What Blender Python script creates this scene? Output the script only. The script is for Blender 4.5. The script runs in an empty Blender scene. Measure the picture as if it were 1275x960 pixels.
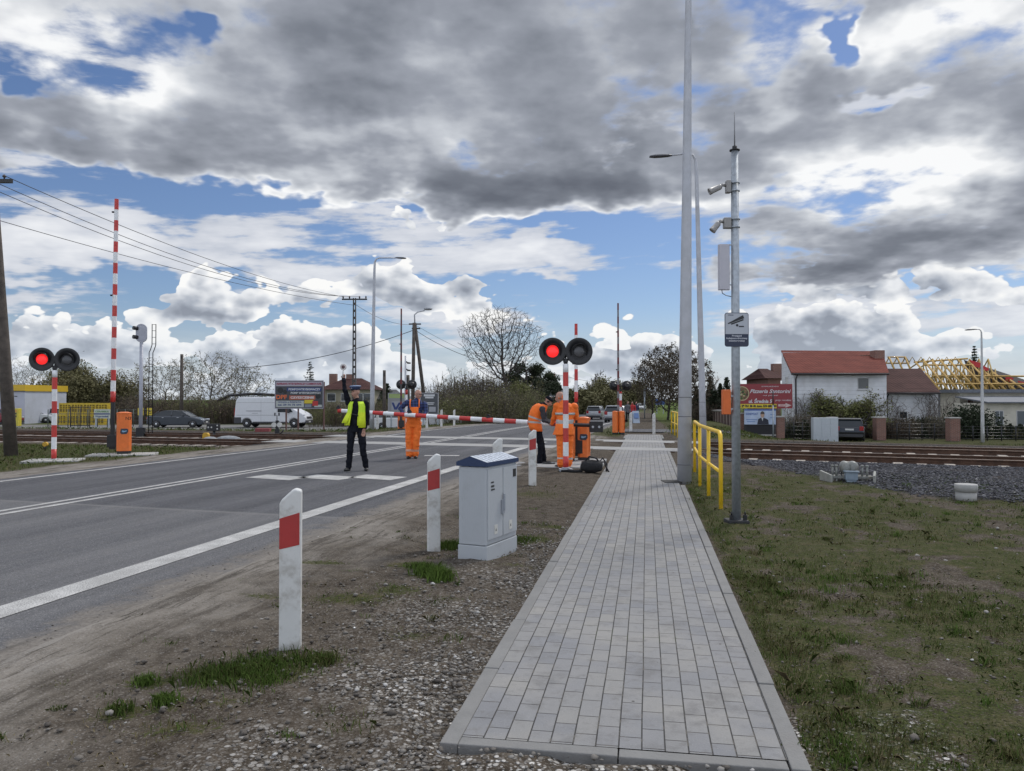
import bpy, bmesh, math, random
from math import radians as R, sin, cos, pi, sqrt, atan2
from mathutils import Vector, Matrix, noise as mnoise

# ---------------------------------------------------------------- camera, sky, sun, exposure
S = bpy.context.scene
COL = S.collection
CAM_H, FPX, PITCH = 1.55, 980.0, R(1.0)
cam = bpy.data.cameras.new('camera'); camo = bpy.data.objects.new('camera', cam); COL.objects.link(camo)
camo.location = (0, 0, CAM_H); camo.rotation_euler = (R(90) + PITCH, 0, 0)
cam.sensor_width = 36; cam.lens = FPX / 1275 * 36; cam.clip_start = .05; cam.clip_end = 6000
S.camera = camo

def ray(px, py):
    a, b = (px - 637.5) / FPX, (480 - py) / FPX
    s, c = sin(PITCH), cos(PITCH)
    return Vector((a, c - b * s, s + b * c))
def G(px, py, z=0.0):                 # the point of height z seen at that spot of the photograph
    r = ray(px, py); t = (z - CAM_H) / r.z
    return Vector((r.x * t, r.y * t, z))
def W(px, py, Y):                     # the point at distance Y seen at that spot of the photograph
    r = ray(px, py); t = Y / r.y
    return Vector((r.x * t, Y, CAM_H + r.z * t))

SUN_EL, SUN_AZ = R(48), R(38)          # azimuth clockwise from +Y (ahead right)
sl = bpy.data.lights.new('sun', 'SUN'); so = bpy.data.objects.new('sun', sl); COL.objects.link(so)
sl.energy = 2.1; sl.angle = R(12); sl.color = (1, .96, .9)
sd = Vector((sin(SUN_AZ) * cos(SUN_EL), cos(SUN_AZ) * cos(SUN_EL), sin(SUN_EL)))
so.rotation_euler = (-sd).to_track_quat('-Z', 'Y').to_euler()
S.view_settings.view_transform = 'Standard'; S.view_settings.look = 'None'
S.view_settings.exposure = 0.0; S.view_settings.gamma = 1.0
S.cycles.max_bounces = 5; S.cycles.diffuse_bounces = 3; S.cycles.transparent_max_bounces = 8
S.cycles.use_adaptive_sampling = True

class NT:
    """small helper that writes node maths as expressions"""
    def __init__(s, tree): s.t = tree; s.n = tree.nodes; s.l = tree.links; s.memo = {}
    def new(s, k, **kw):
        n = s.n.new(k)
        for a, b in kw.items(): setattr(n, a, b)
        return n
    def put(s, sock, v):
        if hasattr(v, 'is_linked') or isinstance(v, bpy.types.NodeSocket): s.l.new(v, sock)
        elif v is not None: sock.default_value = v
    def m(s, op, a, b=None, c=None, clamp=False):
        n = s.new('ShaderNodeMath', operation=op, use_clamp=clamp)
        s.put(n.inputs[0], a)
        if b is not None: s.put(n.inputs[1], b)
        if c is not None: s.put(n.inputs[2], c)
        return n.outputs[0]
    def add(s, a, b): return s.m('ADD', a, b)
    def mul(s, a, b): return s.m('MULTIPLY', a, b)
    def mad(s, a, b, c): return s.m('MULTIPLY_ADD', a, b, c)
    def vec(s, x, y, z=0.0):
        n = s.new('ShaderNodeCombineXYZ')
        for i, v in enumerate((x, y, z)): s.put(n.inputs[i], v)
        return n.outputs[0]
    def sep(s, v):
        n = s.new('ShaderNodeSeparateXYZ'); s.l.new(v, n.inputs[0]); return n.outputs
    def vm(s, op, a, b=None):
        n = s.new('ShaderNodeVectorMath', operation=op)
        s.put(n.inputs[0], a)
        if b is not None: s.put(n.inputs[1], b)
        return n.outputs[0]
    def noise(s, v, scale=1, detail=5, rough=.55, dist=0, kind='FBM', lac=2.0, col=False, dim='3D'):
        n = s.new('ShaderNodeTexNoise', noise_dimensions=dim)
        try: n.noise_type = kind; n.normalize = True
        except Exception: pass
        if v is not None: s.l.new(v, n.inputs['Vector'])
        n.inputs['Scale'].default_value = scale; n.inputs['Detail'].default_value = detail
        n.inputs['Roughness'].default_value = rough; n.inputs['Distortion'].default_value = dist
        n.inputs['Lacunarity'].default_value = lac
        return n.outputs['Color' if col else 'Fac']
    def voro(s, v, scale=1, feature='F1', out='Distance', rand=1.0, smooth=None, detail=0, dim='3D'):
        n = s.new('ShaderNodeTexVoronoi', feature=feature, voronoi_dimensions=dim)
        if v is not None: s.l.new(v, n.inputs['Vector'])
        n.inputs['Scale'].default_value = scale; n.inputs['Randomness'].default_value = rand
        if detail: n.inputs['Detail'].default_value = detail; n.inputs['Roughness'].default_value = .52
        if smooth is not None: n.inputs['Smoothness'].default_value = smooth
        return n.outputs[out]
    def ss(s, v, a, b, lo=0.0, hi=1.0, kind='SMOOTHSTEP'):
        n = s.new('ShaderNodeMapRange', interpolation_type=kind); n.clamp = True
        s.put(n.inputs[0], v); s.put(n.inputs[1], a); s.put(n.inputs[2], b); s.put(n.inputs[3], lo); s.put(n.inputs[4], hi)
        return n.outputs[0]
    def mix(s, f, a, b, blend='MIX'):
        n = s.new('ShaderNodeMix', data_type='RGBA', blend_type=blend); n.clamp_factor = True
        s.put(n.inputs[0], f)
        for i, v in ((6, a), (7, b)):
            if isinstance(v, (tuple, list)): n.inputs[i].default_value = (*v[:3], 1)
            else: s.l.new(v, n.inputs[i])
        return n.outputs[2]
    def ramp(s, f, stops):
        n = s.new('ShaderNodeValToRGB'); e = n.color_ramp.elements
        while len(e) < len(stops): e.new(.5)
        for q, (p, c) in zip(e, stops): q.position = p; q.color = (*c, 1) if len(c) == 3 else c
        s.put(n.inputs[0], f); return n.outputs[0]

def build_sky():
    w = bpy.data.worlds.new('World'); S.world = w; w.use_nodes = True
    t = w.node_tree; t.nodes.clear(); N = NT(t)
    out = N.new('ShaderNodeOutputWorld')
    sky = N.new('ShaderNodeTexSky', sky_type='NISHITA'); sky.sun_disc = False
    sky.sun_elevation = SUN_EL; sky.sun_rotation = SUN_AZ; sky.air_density = 1.0; sky.dust_density = 0.3; sky.ozone_density = 1.5
    bg1 = N.new('ShaderNodeBackground'); bg1.inputs[1].default_value = .078
    t.links.new(N.mix(1.0, sky.outputs[0], (.82, .90, 1.10), 'MULTIPLY'), bg1.inputs[0])
    tc = N.new('ShaderNodeTexCoord'); d = N.sep(tc.outputs['Generated'])
    az = N.m('ARCTAN2', d[0], d[1]); el = N.m('ARCSINE', d[2])
    U, V = N.mul(az, 1000), N.mul(el, 1000)          # milliradians east of north-ahead and above the horizon
    # wispy displacement of the large forms
    pv = N.vec(N.mul(U, .006), N.mul(V, .011), 0)
    wc = N.sep(N.noise(pv, 1, 4, .6, 0, col=True, dim='2D'))
    Uw, Vw = N.add(U, N.mad(wc[0], 190, -95)), N.add(V, N.mad(wc[1], 110, -55))
    def cvt(px, py):
        r = ray(px, py).normalized()
        return atan2(r.x, r.y) * 1000, math.asin(r.z) * 1000
    def blobs(lst, u=Uw, v=Vw):
        acc = None
        for px, py, rx, ry, wgt in lst:
            u0, v0 = cvt(px, py)
            a = N.mad(u, 1 / rx, -u0 / rx); b = N.mad(v, 1 / ry, -v0 / ry)
            e = N.m('POWER', 2.718, N.mul(N.add(N.mul(a, a), N.mul(b, b)), -1.0))
            acc = N.mul(e, wgt) if acc is None else N.mad(e, wgt, acc)
        return acc
    # ---- planar mapping for the deck (a sheet of cloud overhead that runs to the horizon)
    q = N.m('DIVIDE', 1.0, N.m('MAXIMUM', N.add(d[2], .16), .05))
    P = N.vec(N.mul(d[0], q), N.mul(d[1], q), 0.0)
    P2 = N.vm('ADD', P, (.05, .09, 0))               # towards the sun
    def fb(p): return N.noise(p, 1.7, 8, .52, .0, dim='2D')
    def bil(p): return N.voro(p, 4.0, 'F1', 'Distance', 1, None, 3, '2D')
    f1, f2 = fb(P), fb(P2)
    b1, b2 = bil(P), bil(P2)
    deckcov = N.add(N.ss(Vw, 190, 270, -.30, .42),
        blobs([(270,262,150,20,-.30),(560,290,140,22,-.40),(690,335,120,50,-.40),(120,235,80,20,-.44),(12,95,16,14,-.45),(247,46,22,10,-.34),
               (160,215,50,14,-.3),(830,315,60,20,-.2),(1070,40,14,34,-.50),(1112,122,26,10,-.35),
               (1150,290,240,48,.62),(1000,345,140,20,.42),(930,290,80,30,.25),(1200,330,120,26,.3),(40,285,120,10,.2),(600,235,300,26,.20)]))
    D = N.add(N.add(deckcov, N.mad(f1, 1.25, -.62)), N.mad(b1, -.26, .12))
    Dz = N.add(N.add(deckcov, N.mad(f2, 1.25, -.62)), N.mad(b2, -.26, .12))
    fine = N.noise(P, 9, 5, .6, dim='2D')
    aD = N.ss(N.mad(fine, .26, N.add(D, -.13)), -.02, .20)
    thick = N.ss(D, -.02, .46)
    bright = blobs([(330,262,400,18,.4),(760,262,120,18,.3),(860,215,50,40,.7),(1190,215,70,40,.6),(1000,215,60,30,.5),(170,95,90,55,1.3),(410,165,120,34,.9),(640,20,200,20,.2),(300,55,60,50,.4),(60,45,90,40,.5),(945,130,55,45,1.4),(1000,30,60,40,.7),(1150,30,100,36,1.1),
                    (1110,222,110,40,1.2),(1040,150,80,30,.4),(830,150,40,50,.45),(750,60,50,50,.2),(350,235,120,18,.5),(60,200,80,20,.5),(700,262,200,14,.5),
                    (560,205,140,45,-.42),(720,225,120,60,-.38),(900,150,110,50,-.55),(1180,275,160,30,-.4),(20,140,80,40,-.35),(200,35,100,25,-.5),
                    (650,90,260,70,-.15),(1060,110,60,30,-.4),(1225,90,60,50,-.3),(430,100,100,50,-.1)])
    rel = N.m('SUBTRACT', D, Dz)
    big = N.noise(P, 1.3, 3, .5, dim='2D')
    v = N.mad(thick, -.40, .80)
    v = N.mad(rel, .75, v)
    v = N.mad(bright, .42, N.add(v, .07))
    v = N.mad(big, .7, N.add(v, -.38))
    v = N.mad(fine, .12, N.add(v, -.06))
    v = N.ss(v, .10, 1.02, .0, 1.0, 'LINEAR')
    deckcol = N.ramp(v, [(0, (.135,.150,.185)), (.25, (.200,.220,.262)), (.5, (.33,.355,.41)), (.75, (.58,.61,.66)), (1, (.95,.96,.97))])
    # ---- streaks of high white cloud
    Q = N.vec(N.mul(U, .0042), N.mad(U, -.0012, N.mul(V, .024)), 9.1)
    h = N.noise(Q, 1, 7, .60, .0, dim='2D')
    hc = N.add(N.mad(h, 1.5, -.72), N.add(blobs([(190,310,300,26,.34),(60,300,110,16,.2),(300,330,200,14,.2),(650,318,50,14,.5),(650,345,60,8,.25),(640,296,30,8,.2),
                                 (1000,360,150,16,.2),(1150,385,200,22,.24),(90,352,200,8,-.2),(350,300,60,16,.1),(640,400,70,14,.12),
                                 (480,405,170,10,.12),(70,410,80,8,-.2),(400,425,300,10,.1),(560,360,90,12,-.2),(700,385,90,24,-.1),(760,350,60,12,-.1)]), -.03))
    hc = N.mul(hc, N.ss(V, 20, 70, 0, 1))
    aH = N.mul(N.ss(hc, .0, .20), .93)
    hcol = N.ramp(N.mad(hc, 1.2, N.mad(b1, -.35, .45)), [(0, (.50,.54,.62)), (.5, (.72,.74,.79)), (1, (.90,.91,.93))])
    fine2 = N.noise(N.vec(U, V, 0), .06, 3, .6, dim='2D')
    # ---- heaped cumulus in ranks above the horizon
    def rank(px_bottom, px_top, seed, sc, extra, thr=0.0):
        vb = cvt(637, px_bottom)[1]; vt = cvt(637, px_top)[1]
        def field(du, dv):
            c = N.vec(N.mad(U, .0042 * sc, seed + du * .0042 * sc), N.mad(V, .0068 * sc, dv * .0068 * sc), seed * 1.7)
            bb = N.voro(c, 3.0, 'F1', 'Distance', 1, None, 3.4, '2D')
            ff = N.noise(c, 1.1, 5, .48, .0, dim='2D')
            return bb, ff
        bb, ff = field(0, 0); b_, f_ = field(11, 12)
        base = N.ss(V, vb, vt, .66, -.34, 'LINEAR')
        base = N.mul(N.add(base, blobs(extra)), 1.0) if extra else base
        low = N.ss(Vw, vb - 46, vb + 10, -.95, 0.0)
        dd = N.add(N.add(N.add(base, low), N.mad(ff, 1.7, -.86)), N.mad(bb, -.62, .22))
        d_ = N.add(N.add(N.add(base, low), N.mad(f_, 1.7, -.86)), N.mad(b_, -.62, .22))
        a = N.ss(dd, thr, thr + .045)
        r = N.m('SUBTRACT', dd, d_)
        val = N.add(N.mad(r, 1.9, .50), N.ss(dd, 0, .55, .34, -.30))
        val = N.mad(fine2, .16, N.add(val, -.08))
        c = N.ramp(val, [(0, (.27,.30,.36)), (.3, (.42,.46,.53)), (.55, (.62,.65,.70)), (.8, (.82,.84,.87)), (1, (.97,.97,.96))])
        return a, c
    a1, c1 = rank(398, 335, 2.3, .8, [(262,330,48,36,.72),(330,350,30,10,.2),(560,330,50,12,.1),(488,318,26,44,.62),(450,352,80,28,.5),(595,358,44,24,.58),
                                        (640,330,70,40,-.5),(255,395,60,20,.32),(560,395,60,14,-.4),(715,345,60,60,-.5),(860,345,60,14,.3),(960,330,90,20,.2),
                                        (1120,345,160,24,.4),(120,360,120,22,-.5),(150,320,70,40,-.6),(380,305,60,30,-.3),(420,405,60,14,-.2)])
    a2, c2 = rank(455, 385, 7.9, 1.0, [(780,430,80,50,.42),(1040,410,120,36,.36),(30,420,60,46,.3),(200,405,140,18,.12),(420,425,60,20,.15),(640,440,60,30,-.35),
                                        (560,420,50,22,-.2),(960,390,40,16,-.15),(700,410,40,30,-.2)])
    a3, c3 = rank(500, 425, 13.1, 1.4, [])
    colr = hcol
    al = aH
    def over(a, c, al0, c0):
        # colour and cover of a over c0
        cc = N.mix(a, c0, c)
        return N.m('SUBTRACT', 1.0, N.mul(N.m('SUBTRACT', 1.0, a), N.m('SUBTRACT', 1.0, al0))), cc
    al, colr = over(a3, c3, al, colr); al, colr = over(a2, c2, al, colr); al, colr = over(a1, c1, al, colr); al, colr = over(aD, deckcol, al, colr)
    # low air: everything whitens a little near the horizon
    low = N.ss(V, 0, 120, .5, 0)
    colr = N.mix(low, colr, (.60, .68, .78))
    al = N.m('MAXIMUM', al, N.mul(low, 1.6))
    # unseen sky higher up and behind, brightened to light the ground
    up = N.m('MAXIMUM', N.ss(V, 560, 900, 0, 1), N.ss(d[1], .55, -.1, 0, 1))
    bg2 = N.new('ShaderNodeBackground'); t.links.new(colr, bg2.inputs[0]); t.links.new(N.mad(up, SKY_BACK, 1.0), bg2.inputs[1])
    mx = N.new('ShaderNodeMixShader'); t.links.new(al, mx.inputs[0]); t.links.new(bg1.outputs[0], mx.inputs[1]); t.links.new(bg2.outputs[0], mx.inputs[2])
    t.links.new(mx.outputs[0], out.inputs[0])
    w.cycles.sampling_method = 'MANUAL'; w.cycles.sample_map_resolution = 512
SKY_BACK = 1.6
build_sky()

# ---------------------------------------------------------------- materials
MATS = {}
def mat(name, col=(.5, .5, .5), rough=.6, metal=0.0, var=.0, vscale=8.0, bump=0.0, bscale=40.0, dirt=None, dscale=3.0, damt=.5, coat=0.0, emit=0.0, alpha=1.0, trans=0.0, spec=.5):
    """a plain painted, metal or mineral surface: base colour with uneven tone, dirt of its own and fine relief"""
    if name in MATS: return MATS[name]
    m = bpy.data.materials.new(name); m.use_nodes = True; MATS[name] = m
    t = m.node_tree; b = t.nodes['Principled BSDF']; N = NT(t)
    b.inputs['Base Color'].default_value = (*col, 1); b.inputs['Roughness'].default_value = rough; b.inputs['Metallic'].default_value = metal
    b.inputs['Specular IOR Level'].default_value = spec
    if coat: b.inputs['Coat Weight'].default_value = coat; b.inputs['Coat Roughness'].default_value = .06
    if trans: b.inputs['Transmission Weight'].default_value = trans
    if alpha < 1: b.inputs['Alpha'].default_value = alpha
    if emit: b.inputs['Emission Color'].default_value = (*col, 1); b.inputs['Emission Strength'].default_value = emit
    if var or dirt or bump:
        tc = N.new('ShaderNodeTexCoord').outputs['Object']
        c = None
        if var:
            f = N.noise(tc, vscale, 5, .6)
            c = N.mix(N.ss(f, .3, .7), tuple(x * (1 - var) for x in col), tuple(min(1, x * (1 + var)) for x in col))
        if dirt:
            f = N.ss(N.noise(tc, dscale, 7, .65), .45, .72)
            c = N.mix(N.mul(f, damt), c if c is not None else col, dirt)
        if c is not None: t.links.new(c, b.inputs['Base Color'])
        f = N.noise(tc, bscale, 4, .6)
        t.links.new(N.ss(f, .2, .8, max(0, rough - .12), min(1, rough + .12)), b.inputs['Roughness'])
        if bump:
            bn = N.new('ShaderNodeBump'); bn.inputs['Strength'].default_value = bump; bn.inputs['Distance'].default_value = .02
            t.links.new(f, bn.inputs['Height']); t.links.new(bn.outputs[0], b.inputs['Normal'])
    return m

# ---------------------------------------------------------------- mesh building
class MB:
    def __init__(s): s.v = []; s.f = []; s.sm = []; s.mi = []
    def quad(s, *p, smooth=False, mi=0):
        i = len(s.v); s.v += [tuple(q) for q in p]; s.f.append(tuple(range(i, i + len(p)))); s.sm.append(smooth); s.mi.append(mi); return s
    def face(s, idx, smooth=False, mi=0): s.f.append(tuple(idx)); s.sm.append(smooth); s.mi.append(mi)
    def box(s, x0, x1, y0, y1, z0, z1, M=None, mi=0):
        i = len(s.v)
        P = [Vector((x, y, z)) for z in (z0, z1) for x, y in ((x0, y0), (x1, y0), (x1, y1), (x0, y1))]
        if M is not None: P = [M @ p for p in P]
        s.v += [tuple(p) for p in P]
        for q in ((3, 2, 1, 0), (4, 5, 6, 7), (0, 1, 5, 4), (1, 2, 6, 5), (2, 3, 7, 6), (3, 0, 4, 7)): s.face([i + k for k in q], mi=mi)
        return s
    def tube(s, pts, rad, n=8, cap=True, smooth=True, mi=0):
        pts = [Vector(p) for p in pts]
        if not hasattr(rad, '__len__'): rad = [rad] * len(pts)
        i0 = len(s.v); up = None
        for k, p in enumerate(pts):
            d = (pts[min(k + 1, len(pts) - 1)] - pts[max(k - 1, 0)]).normalized()
            if up is None: up = Vector((0, 0, 1)) if abs(d.z) < .9 else Vector((1, 0, 0))
            a = d.cross(up)
            if a.length < 1e-4: a = d.orthogonal()
            a.normalize(); b = a.cross(d).normalized(); up = b
            for j in range(n):
                t = 2 * pi * j / n; q = p + (a * cos(t) + b * sin(t)) * rad[k]; s.v.append((q.x, q.y, q.z))
        for k in range(len(pts) - 1):
            for j in range(n):
                a = i0 + k * n + j; b = i0 + k * n + (j + 1) % n
                s.face((a, b, b + n, a + n), smooth, mi)
        if cap and n > 2:
            s.face(list(range(i0 + n - 1, i0 - 1, -1)), mi=mi); e = i0 + (len(pts) - 1) * n; s.face(list(range(e, e + n)), mi=mi)
        return s
    def cyl(s, p0, p1, r0, r1=None, n=16, cap=True, mi=0): return s.tube([p0, p1], [r0, r0 if r1 is None else r1], n, cap, mi=mi)
    def lathe(s, o, axis, prof, n=24, mi=0):
        """prof: list of (distance along axis, radius)"""
        axis = Vector(axis).normalized(); a = axis.orthogonal().normalized(); b = axis.cross(a); o = Vector(o); i0 = len(s.v)
        for h, r in prof:
            for j in range(n):
                t = 2 * pi * j / n; q = o + axis * h + (a * cos(t) + b * sin(t)) * r; s.v.append(tuple(q))
        for k in range(len(prof) - 1):
            for j in range(n):
                p = i0 + k * n + j; q = i0 + k * n + (j + 1) % n; s.face((p, q, q + n, p + n), True, mi)
        s.face(list(range(i0 + n - 1, i0 - 1, -1)), mi=mi); e = i0 + (len(prof) - 1) * n; s.face(list(range(e, e + n)), mi=mi)
        return s
    def ball(s, c, r, n=12, m=8, mi=0, M=None):
        c = Vector(c); r = Vector(r) if hasattr(r, '__len__') else Vector((r, r, r)); i0 = len(s.v)
        for k in range(m + 1):
            ph = pi * k / m
            for j in range(n):
                t = 2 * pi * j / n; q = Vector((sin(ph) * cos(t) * r.x, sin(ph) * sin(t) * r.y, cos(ph) * r.z))
                if M is not None: q = M @ q
                s.v.append(tuple(c + q))
        for k in range(m):
            for j in range(n):
                p = i0 + k * n + j; q = i0 + k * n + (j + 1) % n; s.face((p, p + n, q + n, q), True, mi)
        return s
    def prism(s, outline, o, u, w, depth, mi=0, smooth=False):
        """outline of (a,b) pairs in the plane o + a*u + b*w, given thickness along u x w"""
        o, u, w = Vector(o), Vector(u), Vector(w); nrm = u.cross(w).normalized() * depth; i = len(s.v); n = len(outline)
        for k in (0, 1):
            for a, b in outline: s.v.append(tuple(o + u * a + w * b + nrm * k))
        s.face([i + n - 1 - j for j in range(n)], mi=mi); s.face([i + n + j for j in range(n)], mi=mi)
        for j in range(n): s.face((i + j, i + (j + 1) % n, i + n + (j + 1) % n, i + n + j), smooth, mi)
        return s
    def xform(s, M): s.v = [tuple(M @ Vector(p)) for p in s.v]; return s
    def build(s, name, mats, parent=None, bevel=0.0, seg=2):
        me = bpy.data.meshes.new(name); me.from_pydata(s.v, [], s.f)
        for m in (mats if isinstance(mats, (list, tuple)) else [mats]): me.materials.append(m)
        me.polygons.foreach_set('use_smooth', s.sm); me.polygons.foreach_set('material_index', s.mi); me.update()
        o = bpy.data.objects.new(name, me); COL.objects.link(o)
        if parent is not None: o.parent = parent
        if bevel:
            b = o.modifiers.new('bevel', 'BEVEL'); b.width = bevel; b.segments = seg; b.limit_method = 'ANGLE'; b.angle_limit = R(35)
        return o
def tag(o, label=None, cat=None, group=None, kind=None):
    if label: o['label'] = label
    if cat: o['category'] = cat
    if group: o['group'] = group
    if kind: o['kind'] = kind
    return o
def thing(name, label, cat, loc=(0, 0, 0), rz=0.0, group=None):
    o = bpy.data.objects.new(name, None); COL.objects.link(o); o.empty_display_size = .2
    o.location = loc; o.rotation_euler = (0, 0, rz); return tag(o, label, cat, group)
def dup(root, loc=None, rz=None, label=None, group=None, scale=None):
    def cp(o, par):
        c = o.copy(); COL.objects.link(c); c.parent = par
        for ch in kids.get(o.name, ()): cp(ch, c)
        return c
    kids = {}
    for o in COL.objects:
        if o.parent is not None: kids.setdefault(o.parent.name, []).append(o)
    c = cp(root, None)
    if loc is not None: c.location = loc
    if rz is not None: c.rotation_euler = (0, 0, rz)
    if scale is not None: c.scale = (scale,) * 3 if not hasattr(scale, '__len__') else scale
    if label: c['label'] = label
    if group: c['group'] = group
    return c
def T(x=0, y=0, z=0): return Matrix.Translation((x, y, z))
def RZ(a): return Matrix.Rotation(a, 4, 'Z')
def RX(a): return Matrix.Rotation(a, 4, 'X')
def RY(a): return Matrix.Rotation(a, 4, 'Y')
def text(body, size, m, parent, loc, rot=(R(90), 0, 0), width=None, bold=0.0, shear=0.0, depth=.002, name='lettering', align='CENTER'):
    cu = bpy.data.curves.new(name, 'FONT'); cu.body = body; cu.size = size; cu.align_x = align; cu.align_y = 'CENTER'
    cu.offset = bold; cu.shear = shear; cu.extrude = depth; cu.resolution_u = 3
    tmp = bpy.data.objects.new('tmp', cu); COL.objects.link(tmp)
    me = bpy.data.meshes.new_from_object(tmp.evaluated_get(bpy.context.evaluated_depsgraph_get())); bpy.data.objects.remove(tmp); bpy.data.curves.remove(cu)
    xs = [v.co.x for v in me.vertices] or [0, 1]; w = max(xs) - min(xs)
    if width and w > 1e-6:
        for v in me.vertices: v.co.x *= width / w
    me.materials.clear(); me.materials.append(m); me.name = name
    o = bpy.data.objects.new(name, me); COL.objects.link(o); o.parent = parent; o.location = loc; o.rotation_euler = rot
    return o

white_paint = mat('white_paint', (.72, .73, .74), .45, var=.05, dirt=(.38, .35, .30), damt=.35, bump=.05)
red_paint = mat('red_paint', (.50, .035, .03), .42, var=.12, dirt=(.25, .06, .05), damt=.4)
black_paint = mat('black_paint', (.012, .012, .014), .45, var=.2)
orange_paint = mat('orange_paint', (.72, .16, .025), .42, var=.08, dirt=(.35, .13, .05), damt=.35)
galv = mat('galvanised_steel', (.36, .39, .42), .5, .55, var=.16, vscale=20, bump=.05)
lamp_grey = mat('pale_grey_pole_paint', (.42, .43, .46), .5, .1, var=.07, vscale=4, dirt=(.30, .29, .28), damt=.35)
yellow_paint = mat('yellow_paint', (.78, .50, .02), .42, var=.06, dirt=(.35, .25, .06), damt=.35)
concrete = mat('concrete', (.36, .35, .33), .85, var=.14, vscale=6, bump=.25, bscale=60, dirt=(.20, .19, .17), damt=.5)
pale_concrete = mat('pale_concrete', (.36, .355, .34), .85, var=.12, vscale=5, bump=.25, bscale=60, dirt=(.30, .28, .25), damt=.5)
glass_dark = mat('dark_glass', (.02, .025, .03), .08, var=.0)
rubber = mat('rubber', (.02, .02, .021), .8)
chrome = mat('bare_metal', (.55, .56, .58), .3, .9)
lens_lit = mat('lit_red_lens', (.95, .025, .025), .3, emit=.85)
lens_off = mat('dark_lens', (.075, .075, .08), .3)
old_wood = mat('weathered_wood', (.075, .062, .052), .9, var=.3, vscale=5, bump=.4, bscale=30)

# ---------------------------------------------------------------- plan of the place
import numpy as np
def sstep(a, b, x):
    t = np.clip((np.asarray(x, float) - a) / (b - a), 0, 1); return t * t * (3 - 2 * t)
_cy = [-40, -5, 10.7, 20.1, 25.5, 33.2, 42.5, 60, 80, 120, 200, 500, 1500]
_cx = [-16.5, -10.2, -6.96, -4.87, -3.55, -1.75, .15, 3.3, 6.6, 13.2, 26.2, 76, 240]
def road_c(y): return np.interp(y, _cy, _cx)
_ry = [-40, 5.65, 9.67, 18, 31.6, 45]; _rx = [-13.0, -3.72, -2.90, -1.22, 1.85, 4.75]
def road_r(y):
    return np.where(np.asarray(y) < 45, np.interp(y, _ry, _rx), road_c(y) + 4.05)
def road_l(y): return road_c(y) - 3.55 - .0 * np.asarray(y)
def track_a(x): return 26.0 - .38 * x - .0025 * x * x * np.sign(1) if np.isscalar(x) else 26.0 - .38 * x - .0025 * x * x
def track_b(x): return track_a(x) + 4.7
SW_D = .171
def sw_l(y): return -.324 + SW_D * (np.asarray(y) - 3.55)
def sw_r(y): return 1.288 + SW_D * (np.asarray(y) - 3.55)
def H(x, y):
    """height of the ground"""
    x = np.asarray(x, float); y = np.asarray(y, float)
    s = y - (30.7 - .38 * x - .0025 * np.clip(x, -80, 60) ** 2)
    lat = x - road_c(y)
    z = -.70 * sstep(36, 90, y)
    left = sstep(-6, -11, lat) * sstep(2.2, 16, s) * -.8
    right = sstep(10.5, 17, lat) * sstep(2.5, 13, s) * -1.2
    z = np.minimum(z, left + 0 * z); z = np.minimum(z, right)
    a = np.abs(y - (28.3 - .38 * x - .0025 * np.clip(x, -80, 60) ** 2))
    off = np.maximum(sstep(-5.2, -7.5, lat), sstep(sw_r(y) + .8, sw_r(y) + 2.2, x))
    z = z - .17 * sstep(6.0, 4.2, a) * off
    return z
def Hs(x, y): return float(H(x, y))
def onG(px, py):                      # the ground point seen at that spot of the photograph
    r = ray(px, py); t = 2.0
    while t < 900:
        z = CAM_H + r.z * t
        if z <= Hs(r.x * t, r.y * t): break
        t *= 1.004
    return Vector((r.x * t, r.y * t, Hs(r.x * t, r.y * t)))
def at(px, Y): r = ray(px, 497); x = r.x / r.y * Y; return Vector((x, Y, Hs(x, Y)))

rng = np.random.default_rng(7)
def vnoise(x, y, s, seed=0):
    """cheap smooth value noise for layouts"""
    x = np.asarray(x, float) * s + seed * 17.3; y = np.asarray(y, float) * s + seed * 9.1
    xi = np.floor(x).astype(np.int64); yi = np.floor(y).astype(np.int64); fx = x - xi; fy = y - yi
    fx = fx * fx * (3 - 2 * fx); fy = fy * fy * (3 - 2 * fy)
    def h(a, b):
        n = (a * 374761393 + b * 668265263 + seed * 1442695) & 0xffffffff
        n = ((n ^ (n >> 13)) * 1274126177) & 0xffffffff
        return ((n ^ (n >> 16)) & 0xffff) / 65535.0
    return (h(xi, yi) * (1 - fx) + h(xi + 1, yi) * fx) * (1 - fy) + (h(xi, yi + 1) * (1 - fx) + h(xi + 1, yi + 1) * fx) * fy
def fbm(x, y, s, seed=0, o=4):
    a = 0; w = .5; t = 0
    for k in range(o): a = a + w * vnoise(x, y, s * 2 ** k, seed + k * 5); t += w; w *= .55
    return a / t

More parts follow.
